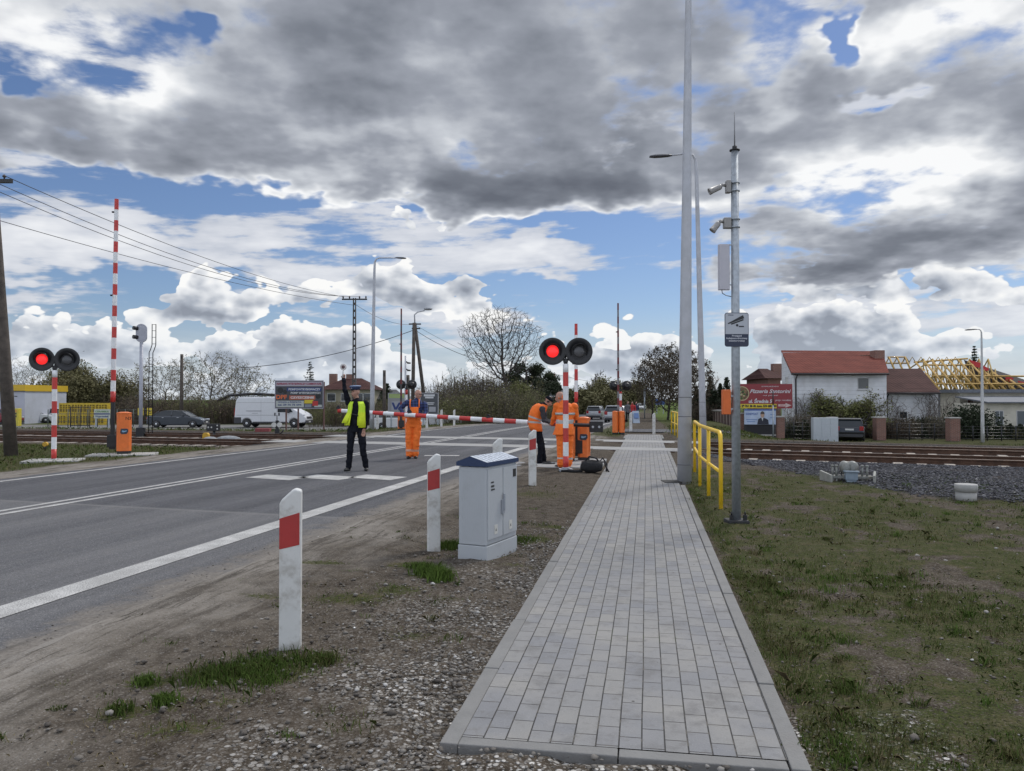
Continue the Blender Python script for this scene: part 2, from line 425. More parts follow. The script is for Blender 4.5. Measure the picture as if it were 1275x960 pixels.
# patches of grass: (x, y, radius x, radius y, density)
GP = []
for px, py, rx, ry, w in [(310,838,.36,.20,1.0),(380,822,.22,.10,1.0),(250,838,.2,.12,.6),(185,850,.12,.08,1.0),(205,876,.10,.07,1.1),(150,885,.12,.1,.8),(225,905,.25,.12,.5),(280,872,.25,.1,.4),
                          (535,716,.16,.13,1.6),(512,705,.22,.12,.9),(495,735,.25,.2,.6),(400,703,.25,.1,.8),(440,745,.4,.2,.55),(510,790,.2,.12,.5),(560,680,.2,.16,1.0),(650,672,.35,.25,.9),(620,690,.2,.1,.5),(690,655,.3,.2,.6),
                          (660,615,.8,.8,.4),(330,745,.25,.1,.5),(555,745,.2,.1,.4),(640,705,.3,.12,.4)]:
    p = G(px, py); GP.append((p.x, p.y, rx, ry, w))
def grass_density(x, y):
    """wanted cover of green, 0..1+"""
    x = np.asarray(x, float); y = np.asarray(y, float)
    g = np.zeros(np.broadcast(x, y).shape)
    for a, b, rx, ry, w in GP: g = np.maximum(g, w * np.exp(-(((x - a) / rx) ** 2 + ((y - b) / ry) ** 2)))
    right = sstep(sw_r(y) - .02, sw_r(y) + .12, x) * (y > 2)
    n = fbm(x, y, 1.3, 3); n2 = fbm(x, y, 5.0, 8)
    edge = np.exp(-((x - sw_r(y)) / .55) ** 2)
    cov = sstep(.30, .60, n * .45 + n2 * .55) * .72 + edge * .40
    far_r = sstep(track_a(np.clip(x, -60, 60)) - 5.8, track_a(np.clip(x, -60, 60)) - 7.2, y)
    g = np.maximum(g, right * cov * far_r)
    lat = x - road_l(y)
    lf = sstep(-1.5, -2.3, lat) * sstep(track_a(np.clip(x, -60, 60)) - 3.6, track_a(np.clip(x, -60, 60)) - 5.0, y)
    g = np.maximum(g, lf * (.55 + .6 * n2))
    s = y - track_b(np.clip(x, -80, 60))
    beyond = sstep(2.5, 5, s)
    rl = beyond * sstep(sw_r(y) + .1, sw_r(y) + 1.0, x) * .85
    rm = beyond * (x > road_r(y) + .9) * (x < sw_l(y) - .2) * .7
    ll = beyond * sstep(-1.2, -2.4, lat) * (.35 + .5 * n)
    g = np.maximum(g, np.maximum(rl, np.maximum(ll, rm)))
    return g

def build_ground():
    def seq(*seg):
        out = []
        for a, b, st in seg: out += list(np.arange(a, b, st))
        return np.array(out + [seg[-1][1]])
    ys = seq((-40, 2, 2.0), (2, 11, .09), (11, 24, .2), (24, 50, .4), (50, 130, 2.5), (130, 400, 15), (400, 3000, 200))
    xs = seq((-3000, -400, 200), (-400, -120, 14), (-120, -32, 2.0), (-32, -7, .4), (-7, -4, .2), (-4, 6, .09), (6, 16, .2), (16, 40, .5), (40, 130, 3), (130, 400, 15), (400, 3000, 200))
    X, Y = np.meshgrid(xs, ys); Z = H(X, Y)
    flat = (sstep(road_r(Y) + 1.05, road_r(Y) + .80, X) * sstep(road_l(Y) - .9, road_l(Y) - .4, X))
    walk = sstep(sw_l(Y) - .22, sw_l(Y) - .08, X) * sstep(sw_r(Y) + .22, sw_r(Y) + .08, X) * (Y > 3.55 - .171 * (X + .324) - .02)
    keep = np.clip(1 - flat - walk, 0, 1) * sstep(60, 25, Y)
    Z = Z + keep * ((fbm(X, Y, 1.1, 21) - .5) * .07 + (fbm(X, Y, 6, 4) - .5) * .035)
    lr = X - road_r(Y); ll = road_l(Y) - X
    Z = Z - .03 * walk - .012 * flat + .034 * (sstep(.78, 1.02, lr) * sstep(2.2, 1.3, lr) + sstep(.38, .60, ll) * sstep(1.8, .9, ll)) * sstep(110, 60, Y)
    # rail ballast
    da = np.minimum(np.abs(Y - track_a(np.clip(X, -80, 60))), np.abs(Y - track_b(np.clip(X, -80, 60))))
    near_edge = Y - track_a(np.clip(X, -80, 60))
    wid = 2.2 + 3.6 * sstep(6.5, 9, X) - 0.0 * X
    bal = np.where(near_edge < 0, sstep(wid + .9, wid - .1, -near_edge + (fbm(X, Y, 1.5, 6) - .5) * 1.4), sstep(3.4, 2.4, np.abs(Y - track_b(np.clip(X, -80, 60)))))
    bal = np.where((near_edge > 0) & (Y < track_b(np.clip(X, -80, 60))), 1.0, bal) * np.maximum(sstep(-5.0, -6.5, X - road_c(Y)), sstep(sw_r(Y) + 1.0, sw_r(Y) + 2.6, X))
    # bright stones beside the kerb, sandy shoulder
    yard = sstep(-.3, .3, Y - (12.3 - .22 * (X - 7)) + (fbm(X, Y, 1.6, 61) - .5) * 1.6) * sstep(-.15, .35, X - (5.6 + .15 * (19 - Y)) + (fbm(X, Y, 1.6, 62) - .5) * .8) * (near_edge < 0)
    bal = np.maximum(bal, yard)
    dl = sw_l(Y) - X
    peb = sstep(-.2, .0, dl) * sstep(1.55, .25, dl + (fbm(X, Y, 2.0, 31) - .5) * 1.0) * sstep(9.5, 5.0, Y)
    peb = peb * (.12 + .62 * sstep(.3, .6, fbm(X, Y, 2.4, 77)))
    peb = np.maximum(peb, (Y < 3.9) * (dl < .1) * (X < 2))
    sand = sstep(2.3, .9, X - road_r(Y) + (fbm(X, Y, 1.2, 12) - .5) * 1.6) * (X > road_r(Y) - 1)
    sand = np.maximum(sand, sstep(-2.2, -1.4, X - road_l(Y)) * (X < road_l(Y) + 1))
    # lower-lying service road on the left beyond the rails and the street on the right
    s = Y - track_b(np.clip(X, -80, 60))
    serv = sstep(58, 60.5, Y) * sstep(74, 71, Y) * sstep(-8, -11, X - road_c(Y))
    g = grass_density(X, Y)
    nx, ny = len(xs), len(ys)
    co = np.stack([X, Y, Z], -1).reshape(-1, 3)
    i = np.arange(nx * ny).reshape(ny, nx)
    f = np.stack([i[:-1, :-1], i[:-1, 1:], i[1:, 1:], i[1:, :-1]], -1).reshape(-1, 4)
    me = bpy.data.meshes.new('ground'); me.vertices.add(len(co)); me.vertices.foreach_set('co', co.ravel())
    me.loops.add(f.size); me.loops.foreach_set('vertex_index', f.ravel()); me.polygons.add(len(f))
    me.polygons.foreach_set('loop_start', np.arange(0, f.size, 4)); me.polygons.foreach_set('loop_total', np.full(len(f), 4)); me.update()
    me.polygons.foreach_set('use_smooth', np.ones(len(f), bool))
    for nm, chans in (('cover_a', (peb, np.clip(g, 0, 1), bal)), ('cover_b', (sand, serv, sstep(55, 110, Y) + 0 * X))):
        at_ = me.color_attributes.new(nm, 'FLOAT_COLOR', 'POINT')
        a = np.ones((nx * ny, 4), np.float32)
        for k, c in enumerate(chans): a[:, k] = np.clip(c, 0, 1).ravel()
        at_.data.foreach_set('color', a.ravel())
    o = bpy.data.objects.new('ground', me); COL.objects.link(o); tag(o, kind='structure')
    m = bpy.data.materials.new('bare_ground'); m.use_nodes = True; t = m.node_tree; b = t.nodes['Principled BSDF']; N = NT(t)
    tc = N.new('ShaderNodeTexCoord').outputs['Object']
    A = N.sep(N.new('ShaderNodeVertexColor', layer_name='cover_a').outputs[0]); B = N.sep(N.new('ShaderNodeVertexColor', layer_name='cover_b').outputs[0])
    n1 = N.noise(tc, .8, 6, .6); n2 = N.noise(tc, 6, 6, .65); n3 = N.noise(tc, 45, 4, .65); n4 = N.noise(tc, 160, 3, .6)
    n5 = N.noise(tc, 22, 5, .7)
    soil = N.mix(N.ss(n2, .32, .68), (.040, .032, .024), (.095, .078, .060))
    ng = N.noise(tc, 85, 3, .72); soil = N.mix(N.ss(ng, .57, .68, 0, .85), soil, (.20, .18, .155)); soil = N.mix(N.ss(ng, .44, .34, 0, .7), soil, (.022, .019, .016))
    soil = N.mix(N.ss(n5, .50, .72), soil, (.125, .108, .090)); soil = N.mix(N.ss(n5, .44, .30, 0, .7), soil, (.035, .030, .025)); soil = N.mix(N.ss(n4, .63, .74), soil, (.23, .21, .19))
    gs = N.sep(tc); across = N.m('SUBTRACT', gs[0], N.mul(gs[1], .2)); trk = N.noise(N.vec(N.mul(across, 5.5), N.mul(gs[1], .55), 0), 1, 5, .62); trk2 = N.noise(N.vec(N.mul(across, 22), N.mul(gs[1], 1.4), 0), 1, 4, .6)
    sandc = N.mix(N.ss(n2, .3, .7), (.150, .132, .113), (.235, .211, .183)); sandc = N.mix(N.ss(n4, .35, .7), sandc, (.235, .215, .19)); sandc = N.mix(N.ss(n5, .54, .70, 0, .8), sandc, (.085, .074, .063))
    sandc = N.mix(N.ss(trk, .50, .62, 0, .8), sandc, (.075, .066, .057)); sandc = N.mix(N.ss(trk2, .55, .66, 0, .8), sandc, (.055, .048, .042)); sandc = N.mix(N.ss(trk, .45, .34, 0, .7), sandc, (.27, .25, .225)); sandc = N.mix(N.ss(N.noise(tc, 75, 3, .7), .60, .70, 0, .8), sandc, (.34, .32, .295)); sandc = N.mix(N.ss(N.noise(tc, 75, 3, .7), .42, .32, 0, .7), sandc, (.05, .044, .038))
    # stones: cells with their own tone
    vc = N.voro(tc, 34, 'F1', 'Color', 1); vd = N.voro(tc, 34, 'F1', 'Distance', 1); vs = N.sep(vc)
    vd2 = N.voro(tc, 70, 'F1', 'Distance', 1); vc2 = N.sep(N.voro(tc, 70, 'F1', 'Color', 1))
    stone = N.ramp(vs[0], [(0, (.10, .09, .08)), (.35, (.22, .205, .185)), (.7, (.38, .36, .33)), (1, (.62, .60, .57))])
    st = N.mul(N.ss(vd, .62, .40), N.ss(N.add(vs[1], N.mul(n2, .6)), .55, .7))
    st2 = N.mul(N.ss(vd2, .5, .34), N.ss(vc2[1], .45, .6))
    small = N.ramp(vc2[0], [(0, (.12, .11, .10)), (.6, (.27, .25, .23)), (1, (.5, .48, .46))])
    ball = N.ramp(N.sep(N.voro(tc, 22, 'F1', 'Color', 1))[0], [(0, (.030, .030, .034)), (.55, (.085, .085, .095)), (.88, (.15, .15, .16)), (1, (.33, .32, .31))])
    bd = N.voro(tc, 22, 'F1', 'Distance', 1)
    ball = N.mix(N.ss(bd, .38, .62), ball, (.02, .02, .022)); ball = N.mix(N.ss(n1, .5, .75, 0, .4), ball, (.16, .115, .085))
    green = N.mix(N.ss(n3, .3, .7), (.028, .038, .011), (.056, .070, .018)); green = N.mix(N.ss(n2, .45, .7), green, (.070, .064, .028))
    fargreen = N.mix(N.ss(n2, .3, .7), (.055, .085, .022), (.11, .14, .045))
    c = soil
    c = N.mix(N.mul(B[0], N.ss(N.add(n2, N.mul(n1, .5)), .35, .75, .55, 1)), c, sandc)
    c = N.mix(N.mul(st2, N.add(N.mul(A[0], .5), .22)), c, small)
    c = N.mix(N.mul(st, A[0]), c, stone)
    gm = N.ss(N.add(N.mul(A[1], .95), N.mul(N.add(N.mul(n3, .9), N.add(N.mul(n5, 1.0), N.mul(n2, .3))), .9)), 1.14, 1.42)
    thatch = N.noise(tc, 60, 4, .75); c = N.mix(N.mul(N.ss(N.add(N.mul(gm, .5), thatch), .84, 1.0), .85), c, green); c = N.mix(N.mul(gm, N.ss(N.noise(tc, 110, 3, .7), .56, .66, 0, .7)), c, (.135, .112, .068)); c = N.mix(N.mul(gm, N.ss(N.noise(tc, 48, 3, .7), .46, .36, 0, .8)), c, (.020, .020, .012))
    c = N.mix(N.mul(B[2], N.ss(A[1], .2, .6)), c, fargreen)
    c = N.mix(A[2], c, ball)
    c = N.mix(B[1], c, (.19, .185, .18))
    t.links.new(c, b.inputs['Base Color']); b.inputs['Roughness'].default_value = 1.0; b.inputs['Specular IOR Level'].default_value = .03
    hgt = N.add(N.mul(n2, .4), N.add(N.mul(n3, .35), N.mul(N.mul(st, A[0]), .5)))
    hgt = N.add(hgt, N.mul(N.mul(N.ss(bd, .6, .2), A[2]), 1.6))
    bn = N.new('ShaderNodeBump'); bn.inputs['Strength'].default_value = .9; bn.inputs['Distance'].default_value = .03
    t.links.new(hgt, bn.inputs['Height']); t.links.new(bn.outputs[0], b.inputs['Normal'])
    me.materials.append(m)
    return o
build_ground()

def strip(name, ys, left, right, z, m, nlat=1, kind='structure', parent=None):
    """a sheet between two lines in plan, uv = metres across and along"""
    me = bpy.data.meshes.new(name); V = []; F = []; UV = []
    for y in ys:
        a, b = float(left(y)), float(right(y))
        for k in range(nlat + 1):
            x = a + (b - a) * k / nlat; V.append((x, y, Hs(x, y) * 1.0 + z)); UV.append((x - a, y))
    n = nlat + 1
    for j in range(len(ys) - 1):
        for k in range(nlat): F.append((j * n + k, j * n + k + 1, (j + 1) * n + k + 1, (j + 1) * n + k))
    me.from_pydata(V, [], F); uv = me.uv_layers.new(name='UVMap')
    for l in me.loops: uv.data[l.index].uv = UV[l.vertex_index]
    me.materials.append(m); o = bpy.data.objects.new(name, me); COL.objects.link(o)
    if parent is not None: o.parent = parent
    elif kind: o['kind'] = kind
    return o
def asphalt_mat():
    m = bpy.data.materials.new('asphalt'); m.use_nodes = True; t = m.node_tree; b = t.nodes['Principled BSDF']; N = NT(t)
    tc = N.new('ShaderNodeTexCoord'); P = tc.outputs['Object']; s = N.sep(P); u = N.sep(tc.outputs['UV'])
    w = N.new('ShaderNodeAttribute'); 
    n1 = N.noise(N.vec(N.mul(s[0], 1.2), N.mul(s[1], .22), 0), 1, 5, .6); n2 = N.noise(P, 5, 6, .65); n3 = N.noise(P, 95, 3, .7); n4 = N.noise(P, 40, 3, .6)
    # the resurfaced stretch before the rails is darker and begins at a straight joint across the lane
    j = N.add(N.mad(s[0], .32, s[1]), N.mad(n2, .1, 0))
    old = N.ss(j, 9.62, 9.60)
    joint = N.mul(N.ss(j, 9.50, 9.60), N.ss(j, 9.72, 9.62))
    ac = N.m('SUBTRACT', s[0], N.mul(s[1], .21)); wh = N.noise(N.vec(N.mul(ac, 1.6), N.mul(s[1], .06), 0), 1, 4, .6); wf = N.noise(N.vec(N.mul(ac, 9), N.mul(s[1], .25), 0), 1, 4, .6)
    new = N.mix(N.ss(wh, .35, .65), (.062, .063, .070), (.098, .098, .106)); oldc = N.mix(N.ss(wh, .35, .65), (.092, .092, .098), (.135, .133, .136)); new = N.mix(N.ss(wf, .5, .7, 0, .4), new, (.045, .045, .05)); oldc = N.mix(N.ss(wf, .5, .7, 0, .35), oldc, (.075, .075, .078))
    crk = N.m('MULTIPLY', N.ss(N.voro(N.vec(N.add(s[0], N.mul(n2, .35)), N.add(s[1], N.mul(n1, .6)), 0), .42, 'DISTANCE_TO_EDGE', 'Distance', 1), .010, .004), N.ss(n1, .46, .56))
    c = N.mix(old, new, oldc)
    c = N.mix(N.ss(n3, .56, .70, 0, .95), c, (.30, .295, .29)); c = N.mix(N.ss(n3, .46, .32, 0, .75), c, (.028, .028, .030))
    c = N.mix(N.ss(n2, .5, .75, 0, .35), c, (.14, .132, .122))
    c = N.mix(N.mul(joint, .6), c, (.17, .165, .16)); c = N.mix(N.mul(crk, .0), c, (.025, .025, .026))
    # sand drifted over the edges (uv.x counts metres from the left margin, uv.y the width left)
    lat = N.new('ShaderNodeVertexColor', layer_name='margin'); L = N.sep(lat.outputs[0])
    sandf = N.ss(N.add(L[0], N.mad(N.add(n2, N.noise(P, 1.1, 4, .6)), .9, -.9)), .32, .85)
    sandc = N.mix(N.ss(n4, .3, .7), (.125, .111, .097), (.215, .195, .172)); sandc = N.mix(N.ss(N.noise(N.vec(N.mul(N.m('SUBTRACT', s[0], N.mul(s[1], .2)), 5.5), N.mul(s[1], .55), 0), 1, 5, .62), .52, .68, 0, .7), sandc, (.080, .070, .060))
    c = N.mix(sandf, c, sandc)
    t.links.new(c, b.inputs['Base Color']); t.links.new(N.ss(n4, .2, .8, .70, .92), b.inputs['Roughness']); b.inputs['Specular IOR Level'].default_value = .12
    bn = N.new('ShaderNodeBump'); bn.inputs['Strength'].default_value = .5; bn.inputs['Distance'].default_value = .008
    t.links.new(N.add(n3, N.mul(n4, .6)), bn.inputs['Height']); t.links.new(bn.outputs[0], b.inputs['Normal'])
    return m
asphalt = asphalt_mat()
def margin_attr(o, fn):
    me = o.data; a = me.color_attributes.new('margin', 'FLOAT_COLOR', 'POINT')
    for i, v in enumerate(me.vertices):
        k = fn(v.co.x, v.co.y); a.data[i].color = (k, k, k, 1)
rys = list(np.arange(-38, 2, 2.0)) + list(np.arange(2, 60, .5)) + list(np.arange(60, 140, 4)) + [160, 200, 300, 500, 900, 1500]
road = strip('road', rys, lambda y: road_l(y) - .62, lambda y: road_r(y) + 1.05, .006, asphalt, 24)
margin_attr(road, lambda x, y: float(max(sstep(.12, 1.05, x - float(road_r(y))), sstep(-.05, -.62, x - float(road_l(y))))))
# side road leaving to the right just past the rails
def side_y0(x): return 36.6 - .38 * (x - 7.2)
me_ys = None
def side_strip():
    V = []; F = []; xs = list(np.arange(3.2, 60, .8))
    for x in xs:
        for k in range(5):
            y = 36.9 - .30 * (x - 7) + k * 1.05 + .004 * (x - 7) ** 2; V.append((x, y, Hs(x, y) + .010))
    for i in range(len(xs) - 1):
        for k in range(4): F.append((i * 5 + k, (i + 1) * 5 + k, (i + 1) * 5 + k + 1, i * 5 + k + 1))
    me = bpy.data.meshes.new('side_road'); me.from_pydata(V, [], F); me.materials.append(asphalt)
    o = bpy.data.objects.new('side_road', me); COL.objects.link(o); o['kind'] = 'structure'; margin_attr(o, lambda x, y: .0)
side_strip()

# painted lines: worn thermoplastic
def paint_mat():
    m = bpy.data.materials.new('road_paint'); m.use_nodes = True; t = m.node_tree; b = t.nodes['Principled BSDF']; N = NT(t)
    P = N.new('ShaderNodeTexCoord').outputs['Object']
    n = N.noise(P, 90, 4, .7); n2 = N.noise(P, 3, 5, .6)
    c = N.mix(N.ss(N.add(n, N.mul(n2, .35)), .60, .78), (.50, .49, .47), (.15, .148, .145)); c = N.mix(N.ss(n2, .45, .7, 0, .5), c, (.36, .35, .33))
    t.links.new(c, b.inputs['Base Color']); b.inputs['Roughness'].default_value = .75; return m
paint = paint_mat()
def marking(name, ys, l, r, label=None): return strip(name, ys, l, r, .011, paint)
lys = list(np.arange(1, 60, 1.0)) + list(np.arange(60, 200, 5.0))
marking('edge_line', list(np.arange(1, 29.0, .5)), lambda y: road_r(y) - .14, lambda y: road_r(y) + .14)
marking('edge_line', list(np.arange(38, 140, 2.0)), lambda y: road_r(y) - .10, lambda y: road_r(y) + .10)
marking('edge_line', lys, lambda y: road_l(y) - .07, lambda y: road_l(y) + .07)
marking('centre_line', lys, lambda y: road_c(y) - .20, lambda y: road_c(y) - .08)
marking('centre_line', lys, lambda y: road_c(y) + .08, lambda y: road_c(y) + .20)
for x0, x1 in ((305, 360), (370, 421), (433, 486)):
    p, q = G(x0, 595.2), G(x1, 598.5); mb = MB(); dx = .075
    mb.quad((p.x, p.y, .0105), (q.x, q.y, .0105), (q.x + .62 * .2 + .12, q.y + .62, .0105), (p.x + .62 * .2 + .12, p.y + .62, .0105)); tag(mb.build('stop_line', paint), kind='structure')
p = G(528, 568); mb = MB(); mb.box(p.x, p.x + .95, p.y, p.y + .25, .007, .0105); tag(mb.build('stop_line', paint), kind='structure')

# ---------------------------------------------------------------- paved footway of small concrete blocks
def paver_mat():
    m = bpy.data.materials.new('concrete_pavers'); m.use_nodes = True; t = m.node_tree; b = t.nodes['Principled BSDF']; N = NT(t)
    tc = N.new('ShaderNodeTexCoord'); u = N.sep(tc.outputs['UV']); P = tc.outputs['Object']
    jit = N.sep(N.noise(P, 1.2, 2, .5, col=True))
    vecb = N.vec(N.mad(jit[0], .012, u[1]), N.mad(jit[1], .008, u[0]), 0)
    br = N.new('ShaderNodeTexBrick'); br.offset = .5; br.squash = 1; t.links.new(vecb, br.inputs['Vector'])
    for k, v in (('Scale', 1), ('Mortar Size', .0038), ('Mortar Smooth', .45), ('Bias', 0), ('Brick Width', .205), ('Row Height', .10143)): br.inputs[k].default_value = v
    br.inputs['Color1'].default_value = (0, 0, 0, 1); br.inputs['Color2'].default_value = (1, 1, 1, 1); br.inputs['Mortar'].default_value = (.5, .5, .5, 1)
    tone = N.ramp(br.outputs['Color'], [(0, (.188, .190, .198)), (.35, (.216, .215, .218)), (.7, (.234, .229, .220)), (1, (.203, .206, .217))])
    n2 = N.noise(P, 1.1, 6, .65); n3 = N.noise(P, 130, 3, .65); n4 = N.noise(P, 14, 5, .65)
    c = N.mix(N.ss(n2, .42, .66, 0, .55), tone, (.29, .275, .25)); c = N.mix(N.ss(N.noise(P, 3.2, 6, .68), .50, .68, 0, .55), c, (.130, .126, .122)); c = N.mix(N.ss(n4, .52, .75, 0, .6), c, (.14, .135, .13))
    c = N.mix(N.ss(n3, .55, .75, 0, .45), c, (.12, .118, .115)); c = N.mix(N.ss(n3, .42, .25, 0, .4), c, (.42, .41, .40))
    c = N.mix(N.ss(N.voro(P, 5, 'F1', 'Distance', 1), .05, .03), c, (.06, .055, .05))
    # sand and moss lie in some of the joints
    jc = N.mix(N.ss(n4, .48, .66), (.030, .028, .026), (.12, .108, .09)); jc = N.mix(N.ss(n2, .55, .65), jc, (.035, .042, .018))
    c = N.mix(N.mul(br.outputs['Fac'], .92), c, jc)
    t.links.new(c, b.inputs['Base Color']); b.inputs['Roughness'].default_value = .88; b.inputs['Specular IOR Level'].default_value = .3
    bn = N.new('ShaderNodeBump'); bn.inputs['Strength'].default_value = .8; bn.inputs['Distance'].default_value = .006
    t.links.new(N.add(N.mul(br.outputs['Fac'], -1), N.add(N.mul(n3, .25), N.mul(br.outputs['Color'], .25))), bn.inputs['Height']); t.links.new(bn.outputs[0], b.inputs['Normal'])
    return m
pavers = paver_mat()
def near_end(x): return 3.55 - .171 * (x + .324)       # square to the path
def sheet_pave():
    # a strip sheared so its near end is square to the walk; uv in metres across and along
    V = []; F = []; UV = []; ns = 60; d = Vector((SW_D, 1)).normalized(); nrm = Vector((d.y, -d.x))
    o = Vector((-.324, 3.55)); wid = 1.59; L = list(np.linspace(.08, 31.4, ns))
    for s_ in L:
        for k in range(3):
            a = .085 + (wid - .17) * k / 2; p = o + d * s_ + nrm * a; V.append((p.x, p.y, Hs(p.x, p.y) + .014)); UV.append((a - .085, s_))
    for j in range(ns - 1):
        for k in range(2): F.append((j * 3 + k, j * 3 + k + 1, (j + 1) * 3 + k + 1, (j + 1) * 3 + k))
    me = bpy.data.meshes.new('pavement'); me.from_pydata(V, [], F); uv = me.uv_layers.new(name='UVMap')
    for l in me.loops: uv.data[l.index].uv = UV[l.vertex_index]
    me.materials.append(pavers); ob = bpy.data.objects.new('pavement', me); COL.objects.link(ob); ob['kind'] = 'structure'
    # edging stones, one metre each
    mb = MB(); r = random.Random(4)
    def stone(s0, s1, a0, a1):
        i = len(mb.v); z1 = .016 + r.uniform(-.003, .004)
        for z in (-.12, z1):
            for s_, a in ((s0, a0), (s0, a1), (s1, a1), (s1, a0)):
                p = o + d * s_ + nrm * a; mb.v.append((p.x, p.y, Hs(p.x, p.y) + z))
        for q in ((3, 2, 1, 0), (4, 5, 6, 7), (0, 1, 5, 4), (1, 2, 6, 5), (2, 3, 7, 6), (3, 0, 4, 7)): mb.face([i + k for k in q])
    for k in range(31):
        if 21.0 < k + .5 < 27.6: continue
        stone(k + .002, k + .996, r.uniform(-.003, .003), .082); 
        if not 10 < k < 12: stone(k + .002, k + .996, wid - .082, wid + r.uniform(-.003, .003))
    for k in range(2): stone(-.002, .078, .084 + k * .71, .084 + k * .71 + .705)
    e = mb.build('kerb', mat('kerb_concrete', (.19, .187, .18), .95, var=.1, vscale=6, bump=.25, bscale=60, dirt=(.15, .14, .13), damt=.5), bevel=.006); e['kind'] = 'structure'
sheet_pave()
# ---------------------------------------------------------------- rails
rust = mat('rusty_rail', (.085, .045, .028), .75, .3, var=.3, vscale=6, bump=.2)
railtop = mat('worn_rail_head', (.30, .25, .21), .4, .7, var=.15)
sleeper_m = mat('sleeper_concrete', (.33, .29, .25), .9, var=.2, vscale=9, bump=.2)
def rails():
    prof = [(-.065, 0), (.065, 0), (.065, .012), (.012, .03), (.010, .11), (.036, .122), (.036, .155), (-.036, .155), (-.036, .122), (-.010, .11), (-.012, .03), (-.065, .012)]
    for fn, off0 in ((track_a, 0), (track_b, 0)):
        for off in (-.755, .755):
            xs = [x for x in np.arange(-90, 62, 1.5)]
            pts = []
            for x in xs:
                x2 = x + .75; dx = Vector((1, (fn(x + .1) - fn(x - .1)) / .2)).normalized(); n = Vector((-dx.y, dx.x))
                pts.append((Vector((x, fn(x))) + n * off, n))
            mb = MB(); k = len(prof)
            for p, n in pts:
                for a, b in prof: mb.v.append((p.x + n.x * a, p.y + n.y * a, -.155 + b + .004))
            for i in range(len(pts) - 1):
                for j in range(k):
                    a = i * k + j; b = i * k + (j + 1) % k
                    mb.face((a, a + k, b + k, b), mi=1 if j in (6,) else 0)
            o = mb.build('rail', [rust, railtop]); o['kind'] = 'structure'
        mb = MB(); r = random.Random(3)
        for x in np.arange(-88, 60, .56):
            x = x + r.uniform(-.03, .03); y = fn(x); lat = x - float(road_c(y))
            if -6.6 < lat and x < float(sw_r(y)) + 1.4: continue
            dx = Vector((1, (fn(x + .1) - fn(x - .1)) / .2)).normalized(); a = atan2(dx.y, dx.x)
            mb.box(-.12, .12, -1.3, 1.3, -.24, -.135 + r.uniform(-.012, .012), T(x, y, 0) @ RZ(a))
        mb.build('sleepers', sleeper_m, bevel=.01)['kind'] = 'structure'
        # concrete crossing panels between and beside the rails
        r = random.Random(9)
        mb = MB()
        xs = np.arange(-9.5, 8.2, 1.2)
        for x in xs:
            y = fn(x)
            lat = x - float(road_c(y))
            if lat < -6.4 or x > float(sw_r(y)) + 1.2: continue
            dx = Vector((1, (fn(x + .1) - fn(x - .1)) / .2)).normalized(); a = atan2(dx.y, dx.x); L = 1.2 / cos(a) / 2 - .008
            M = T(x, y, 0) @ RZ(a)
            mb.box(-L, L, -.66, .66, -.1, .018 + r.uniform(-.002, .002), M)
        mb.build('crossing_panels', mat('crossing_concrete', (.29, .285, .275), .85, var=.14, vscale=3, dirt=(.16, .15, .14), damt=.6, bump=.2), bevel=.006)['kind'] = 'structure'
rails()

